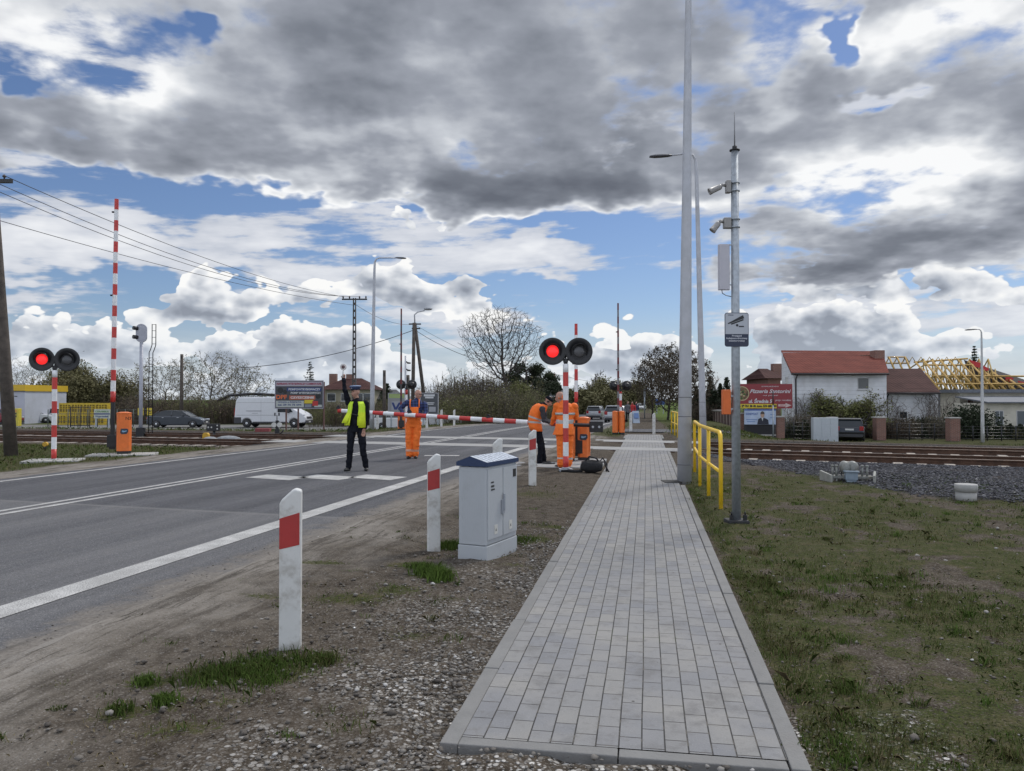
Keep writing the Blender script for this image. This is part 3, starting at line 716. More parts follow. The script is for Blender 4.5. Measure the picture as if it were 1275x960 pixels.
# ---------------------------------------------------------------- crossing signals, barriers, posts, masts
def striped(mb, p0, p1, r0, r1, first, step, n=14, start=None):
    """a round bar from p0 to p1 painted in bands; material 0 and 1 alternate, first = index of the first band"""
    p0, p1 = Vector(p0), Vector(p1); L = (p1 - p0).length; d = (p1 - p0) / L; a = 0; k = first
    nxt = step if start is None else start
    while a < L - 1e-4:
        b = min(L, nxt); mb.tube([p0 + d * a, p0 + d * b], [r0 + (r1 - r0) * a / L, r0 + (r1 - r0) * b / L], n, cap=(a == 0 or b == L), mi=k)
        a = b; nxt = b + step; k = 1 - k
    return mb
def crossing_signal(loc, rz, label, lit=True, back=False, h=2.28, group=None, r=.295, lit_side=-1):
    t = thing('crossing_signal', label, 'signal', loc, rz, group)
    mb = MB(); striped(mb, (0, 0, 0), (0, 0, h), .06, .06, 0, .30, 18); mb.build('pole', [red_paint, white_paint], t)
    mb = MB(); mb.cyl((0, 0, h - .01), (0, 0, h + .10), .042, n=14); mb.tube([(-.30, .03, h + .13), (0, .03, h + .08), (.30, .03, h + .13)], .022, 8)
    mb.box(-.05, .05, -.02, .07, h + .03, h + .12); mb.tube([(0, .03, h + .08), (0, .03, h + .32)], .02, 8); mb.tube([(-.3, .03, h + .27), (.3, .03, h + .27)], .018, 8); mb.build('bracket', black_paint, t)
    mb = MB(); mb.box(-.14, .14, -.14, .14, -.02, .03); mb.cyl((0, 0, .03), (0, 0, .06), .085, n=14); mb.build('foot', galv, t)
    for s in (-1, 1):
        c = Vector((s * .285, -.02, h + .27))
        mb = MB(); mb.lathe(c, (0, -1, 0), [(-.02, .06), (-.02, r - .012), (-.006, r), (.012, r), (.014, r - .014), (.016, .172), (.004, .168)], 40)
        mb.lathe(c + Vector((0, .02, 0)), (0, 1, 0), [(0, .15), (.10, .13), (.17, .07)], 20)
        d = mb.build('backing_board', black_paint, t)
        mb = MB()        # the tunnel hood: an open half tube, longer on top
        n = 20; i0 = len(mb.v); ring = []
        for j in range(n + 1):
            a = -.5 + (pi + 1.0) * j / n; x, z = cos(a) * .165, sin(a) * .165; ln = .03 + .10 * max(0, sin(a)) ** .8
            ring.append((x, z, ln))
        for k, rr in enumerate((1.0, .955)):
            for x, z, ln in ring: mb.v.append((c.x + x * rr, c.y - .01, c.z + z * rr)); mb.v.append((c.x + x * rr, c.y - .015 - ln, c.z + z * rr))
        m_ = 2 * (n + 1)
        for j in range(n):
            a = 2 * j; mb.face((a, a + 1, a + 3, a + 2), True); b = m_ + 2 * j; mb.face((b + 2, b + 3, b + 1, b), True); mb.face((a + 1, b + 1, b + 3, a + 3), True)
        mb.build('hood', black_paint, d)
        on = lit and s == lit_side
        mb = MB(); mb.lathe(c, (0, -1, 0), [(.002, .134), (.030, .126), (.048, .090), (.056, .042), (.058, .001)], 28)
        l = mb.build('lens', lens_lit if on else lens_off, d)
        if on: l['label'] = 'red lamp lit'
    return t
def slab(name, p, w, d, label, cat='slab', rz=0.0, z=.045, m=None):
    mb = MB(); mb.box(-w / 2, w / 2, -d / 2, d / 2, -.1, z); o = mb.build(name, m or concrete, bevel=.012)
    o.location = p; o.rotation_euler.z = rz; return tag(o, label, cat)
slab('concrete_slab', G(67, 574.5), 1.25, .95, 'concrete slab under the left crossing signal in the roadside grass', rz=.3)
slab('concrete_slab', G(153, 567), 1.7, 1.0, 'concrete slab under the orange barrier machine left of the road', rz=.3)
for px, py, lab in ((694, 580, 'paved slab under the bald worker and the near crossing signal'),):
    p = G(px, py); slab('concrete_slab', p, 2.05, 1.35, lab, rz=-.17, z=.035, m=mat('grey_slab', (.30, .30, .295), .9, var=.12, vscale=5, dirt=(.17, .16, .14), damt=.5, bump=.3, bscale=25))
p = G(725, 576); slab('concrete_slab', p, 1.1, 1.9, 'paved slab under the orange barrier machine beside the footway', rz=-.17, z=.032, m=MATS['grey_slab'])
crossing_signal(G(67, 574), R(14), 'red and white crossing signal with lit left lamp, in the grass left of the road')
crossing_signal(G(704.5, 587) + Vector((0, 0, .03)), R(2), 'red and white crossing signal with lit left lamp, beside the bald worker in orange')

def barrier_machine(loc, rz, label, w=.36, h=1.06, number=None, badge=True):
    t = thing('barrier_machine', label, 'barrier machine', loc, rz)
    mb = MB(); w2 = w / 2; c = .07
    out = [(-w2, -w2 + c), (-w2 + c, -w2), (w2 - c, -w2), (w2, -w2 + c), (w2, w2 - c), (w2 - c, w2), (-w2 + c, w2), (-w2, w2 - c)]
    mb.prism(out, (0, 0, .07), (1, 0, 0), (0, 1, 0), h - .07); b = mb.build('cabinet', orange_paint, t, bevel=.012)
    mb = MB(); mb.prism([(x * 1.05, y * 1.05) for x, y in out], (0, 0, h + .001), (1, 0, 0), (0, 1, 0), .025); mb.ball((0, 0, h + .02), (w2 * .98, w2 * .98, .035), 16, 6); mb.build('lid', orange_paint, t, bevel=.006)
    mb = MB(); mb.prism([(x * .93, y * .93) for x, y in out], (0, 0, -.02), (1, 0, 0), (0, 1, 0), .089); mb.build('plinth', black_paint, t)
    if badge:
        dk = mat('badge_dark', (.03, .04, .06), .5); lt = mat('badge_blue', (.22, .38, .55), .5)
        mb = MB(); mb.prism([(-.10, -.04), (-.07, -.075), (.06, -.075), (.10, -.015), (.10, .045), (.07, .075), (-.085, .075)], (0, -w2 - .0015, h * .56), (1, 0, 0), (0, 0, 1), .003, mi=0)
        mb.prism([(-.06, -.012), (-.02, -.03), (.06, .0), (.06, .025), (.0, .012), (-.05, .03)], (0, -w2 - .0035, h * .56), (1, 0, 0), (0, 0, 1), .003, mi=1); mb.build('badge', [dk, lt], t)
    mb = MB(); mb.box(w2 - .001, w2 + .004, -.10, .10, .2, h - .12); mb.build('door', orange_paint, t)
    if number: text(number, .12, mat('stencil_dark', (.10, .03, .01), .6), t, (.10, -w2 - .003, h - .13), depth=.001, bold=.002)
    return t
def boom_up(loc, rz, label, L=6.0, z0=1.0, r=.058, first=0, lamps=(2.3, 4.9), group=None, lean=0.0, top_first=True, step=.30, r1=None, cols=None):
    """a raised barrier arm: black root with weight, banded pole"""
    t = thing('barrier_boom', label, 'barrier', loc, rz, group); r1 = r1 or r * .8
    mb = MB(); n = max(2, round(L / step)); k = 1 if (n % 2 == 0) else 0         # the tip is red
    striped(mb, (0, 0, z0), (lean, 0, z0 + L), r, r1, k, L / n); mb.build('boom', cols or [red_paint, white_paint], t)
    mb = MB(); mb.box(-.05, .05, -.05, .05, .28, z0 + .02); mb.box(-.075, .075, -.07, .07, .1, .52); mb.build('root', black_paint, t, bevel=.008)
    mb = MB(); mb.box(-.12, .17, -.13, -.07, .16, .50); mb.box(-.12, .17, .07, .13, .16, .50); mb.build('counterweight', black_paint, t, bevel=.01)
    for a in lamps:
        mb = MB(); x = lean * a / L; mb.cyl((x - r * .8, 0, z0 + a), (x - r - .05, 0, z0 + a), .028, .022, 10); mb.build('boom_lamp', black_paint, t)
    return t
# left of the road: raised full arm
pL = G(140, 566); pm = G(151, 567)
barrier_machine(pm + Vector((.02, .1, 0.05)), R(28), 'orange barrier machine marked N3 left of the road, below the tall raised barrier', .37, 1.10, 'N3')
boom_up(pL + Vector((0, 0, .05)), R(14), 'tall red and white barrier arm raised upright left of the road', 5.72, 1.42, .068, lamps=(.6, 3.0, 5.35), lean=.05)
# beside the footway: raised short arm
pB = G(727, 574); pA = G(707, 576.5)
barrier_machine(pB + Vector((0, 0, .03)), R(-8), 'orange barrier machine with dark badge beside the footway, above the black bag', .31, 1.03)
boom_up(G(717.5, 574) + Vector((0, 0, .03)), R(-8), 'short red and white barrier arm raised beside the footway', 2.0, 1.42, .048, lamps=(1.0,))
barrier_machine(pA + Vector((.02, .25, .03)), R(-12), 'orange barrier machine mostly hidden behind the bald worker', .33, 1.02, badge=False)
# the long arm held low across the road
def main_boom():
    a = W(701, 528.5, 19.35); b = W(421, 511.2, 20.75)
    t = thing('barrier_boom', 'long red and white barrier arm lowered across the road and held by a worker', 'barrier', (a.x, a.y, 0))
    o = Vector((a.x, a.y, 0)); L = (b - a).length
    mb = MB(); striped(mb, a - o, b - o, .060, .050, 0, .295, 18); mb.build('boom', [red_paint, white_paint], t)
    d = (b - a).normalized()
    for s in (1.9, 4.0, 6.0):
        q = a - o + d * s; mb = MB(); mb.box(-.05, .05, -.03, .03, .04, .10, T(*q)); mb.cyl(q + Vector((0, 0, .1)), q + Vector((0, 0, .14)), .03, n=10); mb.build('boom_lamp', black_paint, t)
    # frame and weights on the near side of the machine
    c0 = W(700, 528.5, 19.2) - o; c1 = W(735, 529.5, 19.0) - o; c2 = W(751, 531.5, 18.9) - o
    mb = MB(); mb.tube([c0, c1, c2], [.045, .045, .03], 4); mb.build('root', black_paint, t)
    mb = MB(); y = c1.y; mb.box(c1.x - .02, c2.x, y - .10, y + .10, c2.z - .13, c2.z + .13); mb.build('counterweight', black_paint, t, bevel=.012)
    mb = MB()
    for q in (.05, .2): mb = MB(); mb.cyl((c1.x + q, y - .10, c2.z), (c1.x + q, y - .125, c2.z), .03, n=8); mb.build('bolt', galv, t)
main_boom()
# black side boxes of the machine
tq = G(722, 570); mb = MB(); mb.box(-.13, .11, -.2, -.06, .12, .52); o = mb.build('brake_box', black_paint, bevel=.01); o.location = (tq.x, tq.y - .12, .03); tag(o, 'black steel box bolted low on the front of the barrier machine by the footway', 'box')

# far side of the rails: band colours darkened to paint in the arms' backlit shade
shade_r = mat('shaded_red_band', (.13, .022, .022), .6, var=.2); shade_w = mat('shaded_white_band', (.17, .165, .17), .6, var=.2); shade_d = mat('shaded_dark_band', (.055, .05, .052), .6, var=.2)
pf = at(769.5, 35.2)
for px, w, lab in ((766.0, .24, 'left one of two narrow orange barrier machines beyond the rails'), (774.0, .24, 'right one of two narrow orange barrier machines beyond the rails')):
    q = at(px, 35.0); t = barrier_machine(q, R(0), lab, .255, .98, badge=False)
boom_up(at(769.8, 35.4), 0, 'thin raised barrier arm above the two orange machines beyond the rails', 4.9, .98, .052, lamps=(1.9, 3.6), r1=.036, lean=.0, cols=[shade_r, shade_w])
crossing_signal(at(772.6, 35.9) , R(180), 'crossing signal seen from behind beyond the rails, above the two orange machines', lit=False, h=1.90, r=.225)
boom_up(at(499.4, 39.8), 0, 'tall thin raised barrier arm beyond the rails on the left', 5.0, 1.15, .052, lamps=(1.1, 3.2), r1=.038, cols=[shade_r, shade_d])
crossing_signal(at(506, 40.4), R(180), 'crossing signal seen from behind beyond the rails, behind the worker in bib overalls', lit=False, h=2.05, r=.245)
q = at(500, 40); barrier_machine(q, 0, 'orange barrier machine beyond the rails behind the worker in bib overalls', .36, .85, badge=False)

# ---- guide posts
def guide_post(loc, rz, label, red=True, h=.98, name='guide_post', group=None):
    t = thing(name, label, 'post', loc, rz, group)
    w, dp = .066, .045
    def out(z0, z1, g=0.0, slant=False):
        top = [(w, z1 - (.0 if slant else 0)), (w * .45, z1 + (.012 if slant else 0)), (w * .1, z1), (-w * .8, z1 - .055), (-w, z1 - .08)] if slant else [(w, z1), (-w, z1)]
        return [(-w, z0), (w, z0)] + top
    mb = MB(); mb.prism(out(-.1, h, slant=True), (0, dp, 0), (1, 0, 0), (0, 0, 1), dp * 2); mb.build('body', mat('post_plastic', (.60, .60, .58), .5, var=.06, vscale=3, dirt=(.26, .23, .19), dscale=7, damt=.75), t, bevel=.012, seg=3)
    if red:
        mb = MB(); y = -dp - .0025; mb.prism([(-w + .001, h - .36), (w - .010, h - .335), (w - .010, h - .135), (-w + .001, h - .170)], (0, y + .003, 0), (1, 0, 0), (0, 0, 1), .003); mb.build('reflector', mat('post_red', (.36, .03, .028), .5, var=.08), t)
    return t
labs = ['white guide post with red reflector nearest the camera at the road edge', 'white guide post with red reflector just left of the grey cabinet', 'white guide post showing only its top behind the grey cabinet', 'white guide post with red reflector in front of the stooping worker in vest']
for (px, py), lab in zip(((361.5, 806), (540, 686), (619.5, 632), (663, 603)), labs):
    p = G(px, py); guide_post(p, R(10), lab, group='guide posts along the near road edge', red=(px != 619.5))
for px, d, lab in ((470, 43, 'white post by the foot of the street lamp beyond the rails'), (531.5, 42.5, 'white post just right of the worker in bib overalls, beyond the rails'), (549.6, 46, 'middle white post of the row beyond the rails'), (565.5, 49, 'rightmost white post of the row beyond the rails, left side'),
                   (785.3, 37.8, 'white post right of the two orange machines beyond the rails'), (814, 35.6, 'white post on the grass left of the far yellow railing')):
    guide_post(at(px, d), 0, lab, red=False, h=.92 if d < 40 else 1.0, group='white posts beyond the rails')

# ---- grey cable cabinet
def cabinet():
    a, b, c = G(570, 696.5), G(606, 700), G(632.5, 683)
    ux = (b - a); w = ux.length; uy = (c - b); dep = .70; rz = atan2(ux.y, ux.x); t = thing('cable_cabinet', 'grey plastic cable cabinet with blue-edged roof standing in the gravel', 'cabinet', b, rz)
    grey = mat('cabinet_plastic', (.40, .42, .44), .5, var=.035, vscale=3, dirt=(.24, .24, .24), damt=.3)
    def ribs(mb, n, x0, x1, z0, z1, face):
        for k in range(n):
            q = x0 + (x1 - x0) * (k + .5) / n; e = (x1 - x0) / n * .3
            if face == 'f': mb.box(q - e, q + e, .0045, .0075, z0, z1)
    mb = MB(); mb.box(-w, 0, 0, dep, -.1, .145); mb.build('plinth', grey, t, bevel=.006)
    mb = MB(); mb.box(-w + .006, -.006, .006, dep - .006, .150, .90); mb.build('body', grey, t, bevel=.008)
    mb = MB(); ribs(mb, 11, -w + .03, -.03, .19, .86, 'f'); mb.build('end_panel', grey, t)
    for k in (0, 1):
        y0 = .02 + k * (dep / 2 - .012); y1 = y0 + dep / 2 - .026
        mb = MB(); mb.box(-.008, .006, y0, y1, .20, .875); d = mb.build('door', grey, t, bevel=.004)
        mb = MB(); mb.box(.007, .009, y0 + .13, y0 + .20, .24, .33); pl = mb.build('warning_plate', mat('plate_pale', (.55, .54, .50), .5), d)
        mb = MB(); mb.prism([(-.012, 0), (.012, 0), (0, .03)], (.0092, y0 + .165, .27), (0, 1, 0), (0, 0, 1), .001); mb.build('symbol', mat('plate_mark', (.25, .17, .02) if k else (.03, .03, .03), .5), pl)
        if k == 0:
            mb = MB(); mb.box(.0065, .008, y0 + .06, y0 + .13, .70, .72); mb.box(.0065, .008, y0 + .06, y0 + .12, .74, .755); mb.box(.0065, .008, y0 + .06, y0 + .14, .67, .685); mb.build('print', MATS['plate_mark'], d)
        else:
            mb = MB(); mb.box(.006, .0085, y1 - .10, y1 - .03, .76, .84); mb.build('label_plate', black_paint, d)
    mb = MB(); yy = dep / 2 - .02; mb.box(.006, .026, yy - .03, yy + .03, .42, .56); mb.box(.02, .04, yy - .014, yy + .014, .45, .62); mb.build('handle', mat('handle_grey', (.30, .32, .35), .4), t, bevel=.005)
    blue = mat('roof_blue', (.012, .03, .085), .5); e = .012; mb = MB(); z = .905; rd = .055
    # gabled roof, ridge along the depth
    P = [(-w - e, z), (e, z), (e, z + .04), (-w / 2 - .02, z + .04 + rd), (-w - e, z + .04)]
    mb.prism(P, (0, dep + e, 0), (1, 0, 0), (0, 0, 1), dep + 2 * e); mb.build('roof', blue, t)
    mb = MB(); light = mat('roof_top', (.52, .56, .62), .3, var=.03)
    for k in range(9):
        y0 = -e + .004 + k * (dep + 2 * e - .01) / 9; y1 = y0 + (dep + 2 * e - .01) / 9 - .012
        for (xa, za), (xb, zb) in (((e - .004, z + .0425), (-w / 2 - .02, z + .0425 + rd)), ((-w / 2 - .02, z + .0425 + rd), (-w - e + .004, z + .0425))):
            mb.quad((xa, y0, za), (xa, y1, za), (xb, y1, zb), (xb, y0, zb))
    mb.build('roof_cover', light, t)
cabinet()

# ---- poles and masts
def lamp_post(loc, label, H_, r0, r1, arm, lean=(0, 0), m=None, door=True, rings=(), az=0, armdrop=.0, head=(.62, .20), curve=.4, group=None):
    t = thing('street_lamp', label, 'street lamp', loc, 0, group); m = m or lamp_grey
    top = Vector((lean[0], lean[1], H_)); mb = MB(); n = 18
    if arm:
        d = Vector((cos(az), sin(az), 0)); s = 1 if arm > 0 else -1
        pts = [Vector((0, 0, -.1))] + [Vector((lean[0] * f, lean[1] * f, H_ * f)) for f in (.2, .5, .8, .95)]; rr = [r0] + [r0 + (r1 - r0) * f for f in (.2, .5, .8, .95)]
        pts += [top + d * s * .05 * curve + Vector((0, 0, -.0)), top + d * s * .35 * curve + Vector((0, 0, .10 + .22 * curve)), top + d * s * curve + Vector((0, 0, .16 + .25 * curve)), top + d * s * abs(arm) + Vector((0, 0, .16 + .25 * curve - armdrop))]
        rr += [r1 * .9, r1 * .62, r1 * .6, r1 * .5]
        mb.tube(pts, rr, n); mb.build('pole', m, t)
        e = pts[-1]; mb = MB(); L, wd = head; q = atan2(d.y * s, d.x * s)
        Mx = T(*e) @ RZ(q) @ RY(R(3))
        prof = [(-.06, .04, .03), (.05, .10, .045), (.25, wd * .5, .06), (L * .75, wd * .55, .055), (L, wd * .35, .03)]
        for x, hw, hh in prof:
            for a in range(12): mb.v.append(tuple(Mx @ Vector((x, hw * cos(a * pi / 6), hh * max(-.55, sin(a * pi / 6))))))
        for k in range(len(prof) - 1):
            for a in range(12): p = k * 12 + a; r_ = k * 12 + (a + 1) % 12; mb.face((p, r_, r_ + 12, p + 12), True)
        mb.face(list(range(11, -1, -1))); mb.face(list(range(48, 60))); mb.build('lamp_head', mat('lamp_head_dark', (.07, .07, .08), .5), t)
    else:
        mb.tube([(0, 0, -.1), (lean[0] * .5, lean[1] * .5, H_ * .5), top], [r0, (r0 + r1) / 2, r1], n); mb.build('pole', m, t)
    if door:
        mb = MB(); mb.box(-.055, .055, -r0 - .006, -r0 + .02, .55, .95); mb.build('hatch', m, t, bevel=.004)
    for z in rings:
        f = z / H_; mb = MB(); mb.cyl((lean[0] * f, lean[1] * f, z), (lean[0] * f, lean[1] * f, z + .012), (r0 + (r1 - r0) * f) + .004, n=n); mb.build('band', mat('band_dark', (.12, .12, .13), .5, .4), t)
    return t
pn = G(852, 600)
lamp_post(pn, 'thick pale grey lamp pole nearest the camera at the right edge of the footway', 11.2, .135, .040, 1.6, lean=(.14, 0), rings=(1.22, 1.58, .32), door=False, curve=.6)
mb = MB(); mb.box(-.42, -.10, -.30, .12, .012, .024); o = mb.build('cable_pit', mat('pit_dark', (.035, .033, .03), .9, var=.3, bump=.5)); o.location = pn; tag(o, 'dark broken gap in the paving at the foot of the near lamp pole', 'pit')
p2 = G(876, 557); lamp_post(p2, 'slimmer street lamp with arm to the left, behind the near lamp pole', 9.30, .115, .055, -.85, lean=(-.20, 0), rings=(1.0, 1.45), door=False, curve=.28, head=(.66, .22), armdrop=.08)
p3 = at(463, 41); lamp_post(p3, 'tall grey street lamp with short arm, beyond the rails left of the road', 8.75, .13, .06, 1.15, lean=(.12, 0), curve=.25, head=(.5, .2))
def cctv_mast():
    p = G(917, 651); t = thing('camera_mast', 'galvanised steel mast with two cameras and a thin aerial beside the yellow railing', 'camera mast', p)
    r = .052
    mb = MB(); mb.tube([(0, 0, .03), (0, 0, 2.4), (0, 0, 4.7)], [r + .003, r, r - .006], 20); mb.build('pole', galv, t)
    mb = MB(); mb.box(-.13, .13, -.13, .13, -.03, .045); mb.build('base', mat('base_rubber', (.028, .028, .03), .8, var=.3), t, bevel=.01)
    for sx in (-1, 1):
        mb = MB(); mb.box(sx * .085 - .02, sx * .085 + .02, -.10, -.06, .045, .11); mb.cyl((sx * .085, -.08, .11), (sx * .085, -.08, .15), .01, n=6); mb.build('anchor_bolt', black_paint, t)
    mb = MB(); mb.cyl((0, 0, 4.69), (0, 0, 4.705), .064, n=20); mb.cyl((0, 0, 4.705), (0, 0, 4.75), .03, n=12); mb.build('cap', black_paint, t)
    mb = MB(); mb.cyl((.0, 0, 4.74), (.0, 0, 5.18), .009, .005, 8); mb.build('aerial', mat('aerial_grey', (.2, .2, .21), .5), t)
    camg = mat('camera_casing', (.27, .26, .25), .5, var=.04)
    for z, sc, ang, lab in ((4.23, 1.0, -24, 'upper camera pointing left'), (3.77, .82, -50, 'lower camera pointing down')):
        mb = MB(); hh = .10 if sc == 1 else .085
        mb.box(-.115 if sc == 1 else -.145, -.055, -.045, .045, z - hh * .75, z + hh * .8); c = mb.build('camera', camg, t, bevel=.008); c['label'] = lab
        mb = MB(); x0 = -.115 if sc == 1 else -.145
        mb.tube([(x0, 0, z + .02), (x0 - .04, 0, z + .028), (x0 - .07, 0, z + .005)], .02, 10); mb.build('camera_arm', camg, c)
        d = Vector((-cos(R(ang)), 0, sin(R(ang)))); q = Vector((x0 - .055, 0, z + .01)); Ln = .17 * sc
        mb = MB(); mb.lathe(q, d, [(0, .025), (.02, .036), (Ln * .85, .041), (Ln * .86, .044), (Ln, .044), (Ln, .034), (Ln - .02, .03)], 18); mb.build('camera_tube', camg, c)
        mb = MB(); mb.cyl(q + d * (Ln - .021), q + d * (Ln - .018), .03, n=14); mb.build('camera_lens', glass_dark, c)
        mb = MB()
        for dz in (-.05, .05): mb.cyl((0, 0, z + dz - .008), (0, 0, z + dz + .008), r + .010, n=16); mb.box(-.06, .06, .045, .065, z + dz - .008, z + dz + .008)
        mb.build('clamp', galv, t)
    return t, p
mast, mp = cctv_mast()
def antenna():
    t = thing('panel_aerial', 'flat pale grey panel aerial hung on the left of the camera mast above the sign', 'aerial', mp)
    mb = MB(); z1, z0 = 3.50, 2.925; mb.prism([(-.215, -.02), (-.205, -.045), (-.085, -.045), (-.075, -.02), (-.075, .02), (-.215, .02)], (0, 0, z0), (1, 0, 0), (0, 1, 0), z1 - z0)
    mb.build('panel', mat('aerial_panel', (.44, .43, .47), .45, var=.03), t, bevel=.004)
    mb = MB(); mb.box(-.10, -.04, -.01, .01, z1 - .01, z1 + .005); mb.box(-.10, -.04, -.01, .01, z0 + .06, z0 + .075); mb.build('bracket', galv, t)
    mb = MB(); mb.tube([(-.17, 0, z0), (-.165, -.005, z0 - .04), (-.12, -.02, z0 - .07), (-.06, -.03, z0 - .085)], .005, 6); mb.build('cable', black_paint, t)
antenna()
def cctv_sign():
    t = thing('camera_warning_sign', 'white and navy rounded sign with a camera symbol on the camera mast', 'sign', mp + Vector((-.005, -.07, 0)))
    def rr(w, h, r, cx=0, cz=0):
        out = []
        for qx, qz, a0 in ((1, -1, -90), (1, 1, 0), (-1, 1, 90), (-1, -1, 180)):
            for k in range(6):
                a = R(a0 + 18 * k); out.append((cx + qx * (w - r) + r * cos(a), cz + qz * (h - r) + r * sin(a)))
        return out
    zc = 2.42; W_, H2 = .150, .213
    navy = mat('sign_navy', (.02, .028, .06), .45); face = mat('sign_face', (.40, .42, .46), .4)
    mb = MB(); mb.prism(rr(W_, H2, .03, 0, zc), (0, .006, 0), (1, 0, 0), (0, 0, 1), .006); mb.build('plate', navy, t)
    mb = MB(); mb.prism([(-.142, zc - .055), (.142, zc - .055)] + [p for p in rr(.142, .205, .024, 0, zc) if p[1] > zc], (0, -.0005, 0), (1, 0, 0), (0, 0, 1), .002); mb.build('face', face, t)
    M = T(.0, -.003, zc + .108) @ RY(R(-20)); mb = MB()
    def pl(pts, mi=0): mb.prism(pts, (0, 0, 0), (1, 0, 0), (0, 0, 1), .0015, mi)
    pl([(-.115, .000), (.10, .000), (.10, .042), (.085, .042), (-.115, .012)]); pl([(-.08, -.022), (.085, -.022), (.085, -.004), (-.08, -.004)])
    mb.xform(M); mb.lathe((.005, -.003, zc + .055), (0, -1, 0), [(0, .016), (.0015, .016)], 14); mb.box(.025, .09, -.0045, -.003, zc + .033, zc + .048)
    mb.build('camera_symbol', black_paint, t)
    pale = mat('sign_print', (.55, .57, .62), .5)
    for s_, z, sz, w in (('Przejazd', -.077, .030, .12), ('kolejowo-drogowy', -.108, .030, .26), ('monitorowany', -.139, .030, .20)): text(s_, sz, pale, t, (0, -.002, zc + z), width=w, bold=.0006, depth=.0006)
    text('UWAGA', .02, navy, t, (-.075, -.003, zc + .182), width=.07, bold=.0006, depth=.0006)
cctv_sign()
mb = MB(); mb.box(-.050, .050, -.045, .045, 1.36, 1.67); o = thing('orange_box', 'slim orange box fixed on the left of the camera mast at head height', 'box', mp + Vector((-.125, -.01, 0)))
mb.build('case', mat('box_orange', (.62, .13, .022), .5, var=.05), o, bevel=.008); mb = MB(); mb.box(.048, .09, -.02, .02, 1.42, 1.44); mb.box(.048, .09, -.02, .02, 1.58, 1.60); mb.build('bracket', galv, o)

def railing(points, label, h=1.08, r=.03, mid=.52, heights=None):
    t = thing('railing', label, 'railing', points[0]); o = Vector(points[0])
    P = [Vector(p) - o for p in points]
    m = yellow_paint; n = 12
    d0 = (P[1] - P[0]).normalized(); d1 = (P[-1] - P[-2]).normalized()
    mb = MB(); a, b = P[0], P[-1]
    path = [a + Vector((0, 0, -.1)), a + Vector((0, 0, h - .14)), a + d0 * .04 + Vector((0, 0, h - .04)), a + d0 * .14 + Vector((0, 0, h))] + [p + Vector((0, 0, h)) for p in P[1:-1]] + [b - d1 * .14 + Vector((0, 0, h)), b - d1 * .04 + Vector((0, 0, h - .04)), b + Vector((0, 0, h - .14)), b + Vector((0, 0, -.1))]
    mb.tube(path, r, n); mb.build('top_rail', m, t)
    for p in P[1:-1]: mb = MB(); mb.cyl(p + Vector((0, 0, -.1)), p + Vector((0, 0, h)), r, n=n); mb.build('post', m, t)
    mb = MB(); mb.tube([p + Vector((0, 0, mid)) for p in P], r * .8, n); mb.build('middle_rail', m, t)
    return t
ry_ = [G(897.7, 634), G(882.4, 617), G(871.5, 604.5), G(865, 588)]
railing(ry_, 'yellow tubular railing between the near lamp pole and the camera mast')
rq = [at(846, 30.6), at(843.5, 32.0), at(840, 33.6), at(836, 35.6)]
railing(rq, 'yellow tubular railing beyond the rails, seen almost end on', h=1.0)

# ---- wooden and concrete line poles with their wires
def leaning_pole():
    b = G(14, 568); top = W(-10, 215, b.y); t = thing('wooden_pole', 'dark weathered wooden pole leaning left at the left edge of the view', 'pole', b)
    mb = MB(); d = top - b; mb.tube([d * -.02, d * .3, d * .6, d * 1.02], [.17, .155, .135, .11], 14); mb.build('shaft', old_wood, t)
    mb = MB(); mb.box(-.9, .55, -.05, .05, d.z * .97 - .05, d.z * .97 + .05, T(d.x, d.y, 0)); mb.build('crossarm', black_paint, t)
    ins = []
    for x in (-.8, -.3, .34):
        q = Vector((d.x + x, d.y, d.z * .97 + .05)); mb = MB(); mb.lathe(q, (0, 0, 1), [(0, .02), (.05, .02), (.06, .05), (.10, .045), (.13, .02)], 10); mb.build('insulator', mat('porcelain_dark', (.06, .045, .04), .3), t); ins.append(b + q + Vector((0, 0, .1)))
    return ins
i1 = leaning_pole()
def lattice_pole():
    p = at(441, 47); Hh = W(441, 371, 47).z - p.z; t = thing('concrete_pole', 'dark concrete line pole with a row of openings, behind the policeman', 'pole', p)
    mb = MB(); w0, w1 = .125, .085
    for s in (-1, 1):
        P = [(s * w0 - s * .06, 0), (s * w0, 0), (s * w1, Hh), (s * w1 - s * .045, Hh)]
        if s > 0: P = P[::1]
        mb.prism(P if s > 0 else P[::-1], (0, .08, 0), (1, 0, 0), (0, 0, 1), .16)
    z = .3
    while z < Hh - .2:
        f = z / Hh; w = w0 + (w1 - w0) * f; mb.box(-w + .05, w - .05, -.06, .06, z, z + .14); z += .42
    mb.build('shaft', mat('dark_concrete', (.075, .072, .07), .9, var=.2), t)
    mb = MB(); mb.box(-.75, .75, -.05, .05, Hh - .12, Hh - .04); mb.build('crossarm', black_paint, t); ins = []
    for x in (-.68, -.3, .3, .68):
        q = Vector((x, 0, Hh - .04)); mb = MB(); mb.lathe(q, (0, 0, 1), [(0, .02), (.06, .05), (.12, .045), (.16, .02)], 8); mb.build('insulator', mat('porcelain_dark'), t); ins.append(p + q + Vector((0, 0, .12)))
    return ins
i2 = lattice_pole()
def wire(a, b, sag, label, r=.012, name='overhead_wire', group='overhead wires'):
    a, b = Vector(a), Vector(b); n = 26; o = a.copy()
    mb = MB(); mb.tube([(a.lerp(b, k / n) - Vector((0, 0, sag * 4 * (k / n) * (1 - k / n)))) - o for k in range(n + 1)], r, 5)
    ob = mb.build(name, mat('wire_dark', (.03, .03, .035), .6)); ob.location = o; return tag(ob, label, 'wire', group)
wire(i1[2], i2[0], .45, 'uppermost overhead wire from the leaning pole to the concrete pole', .011)
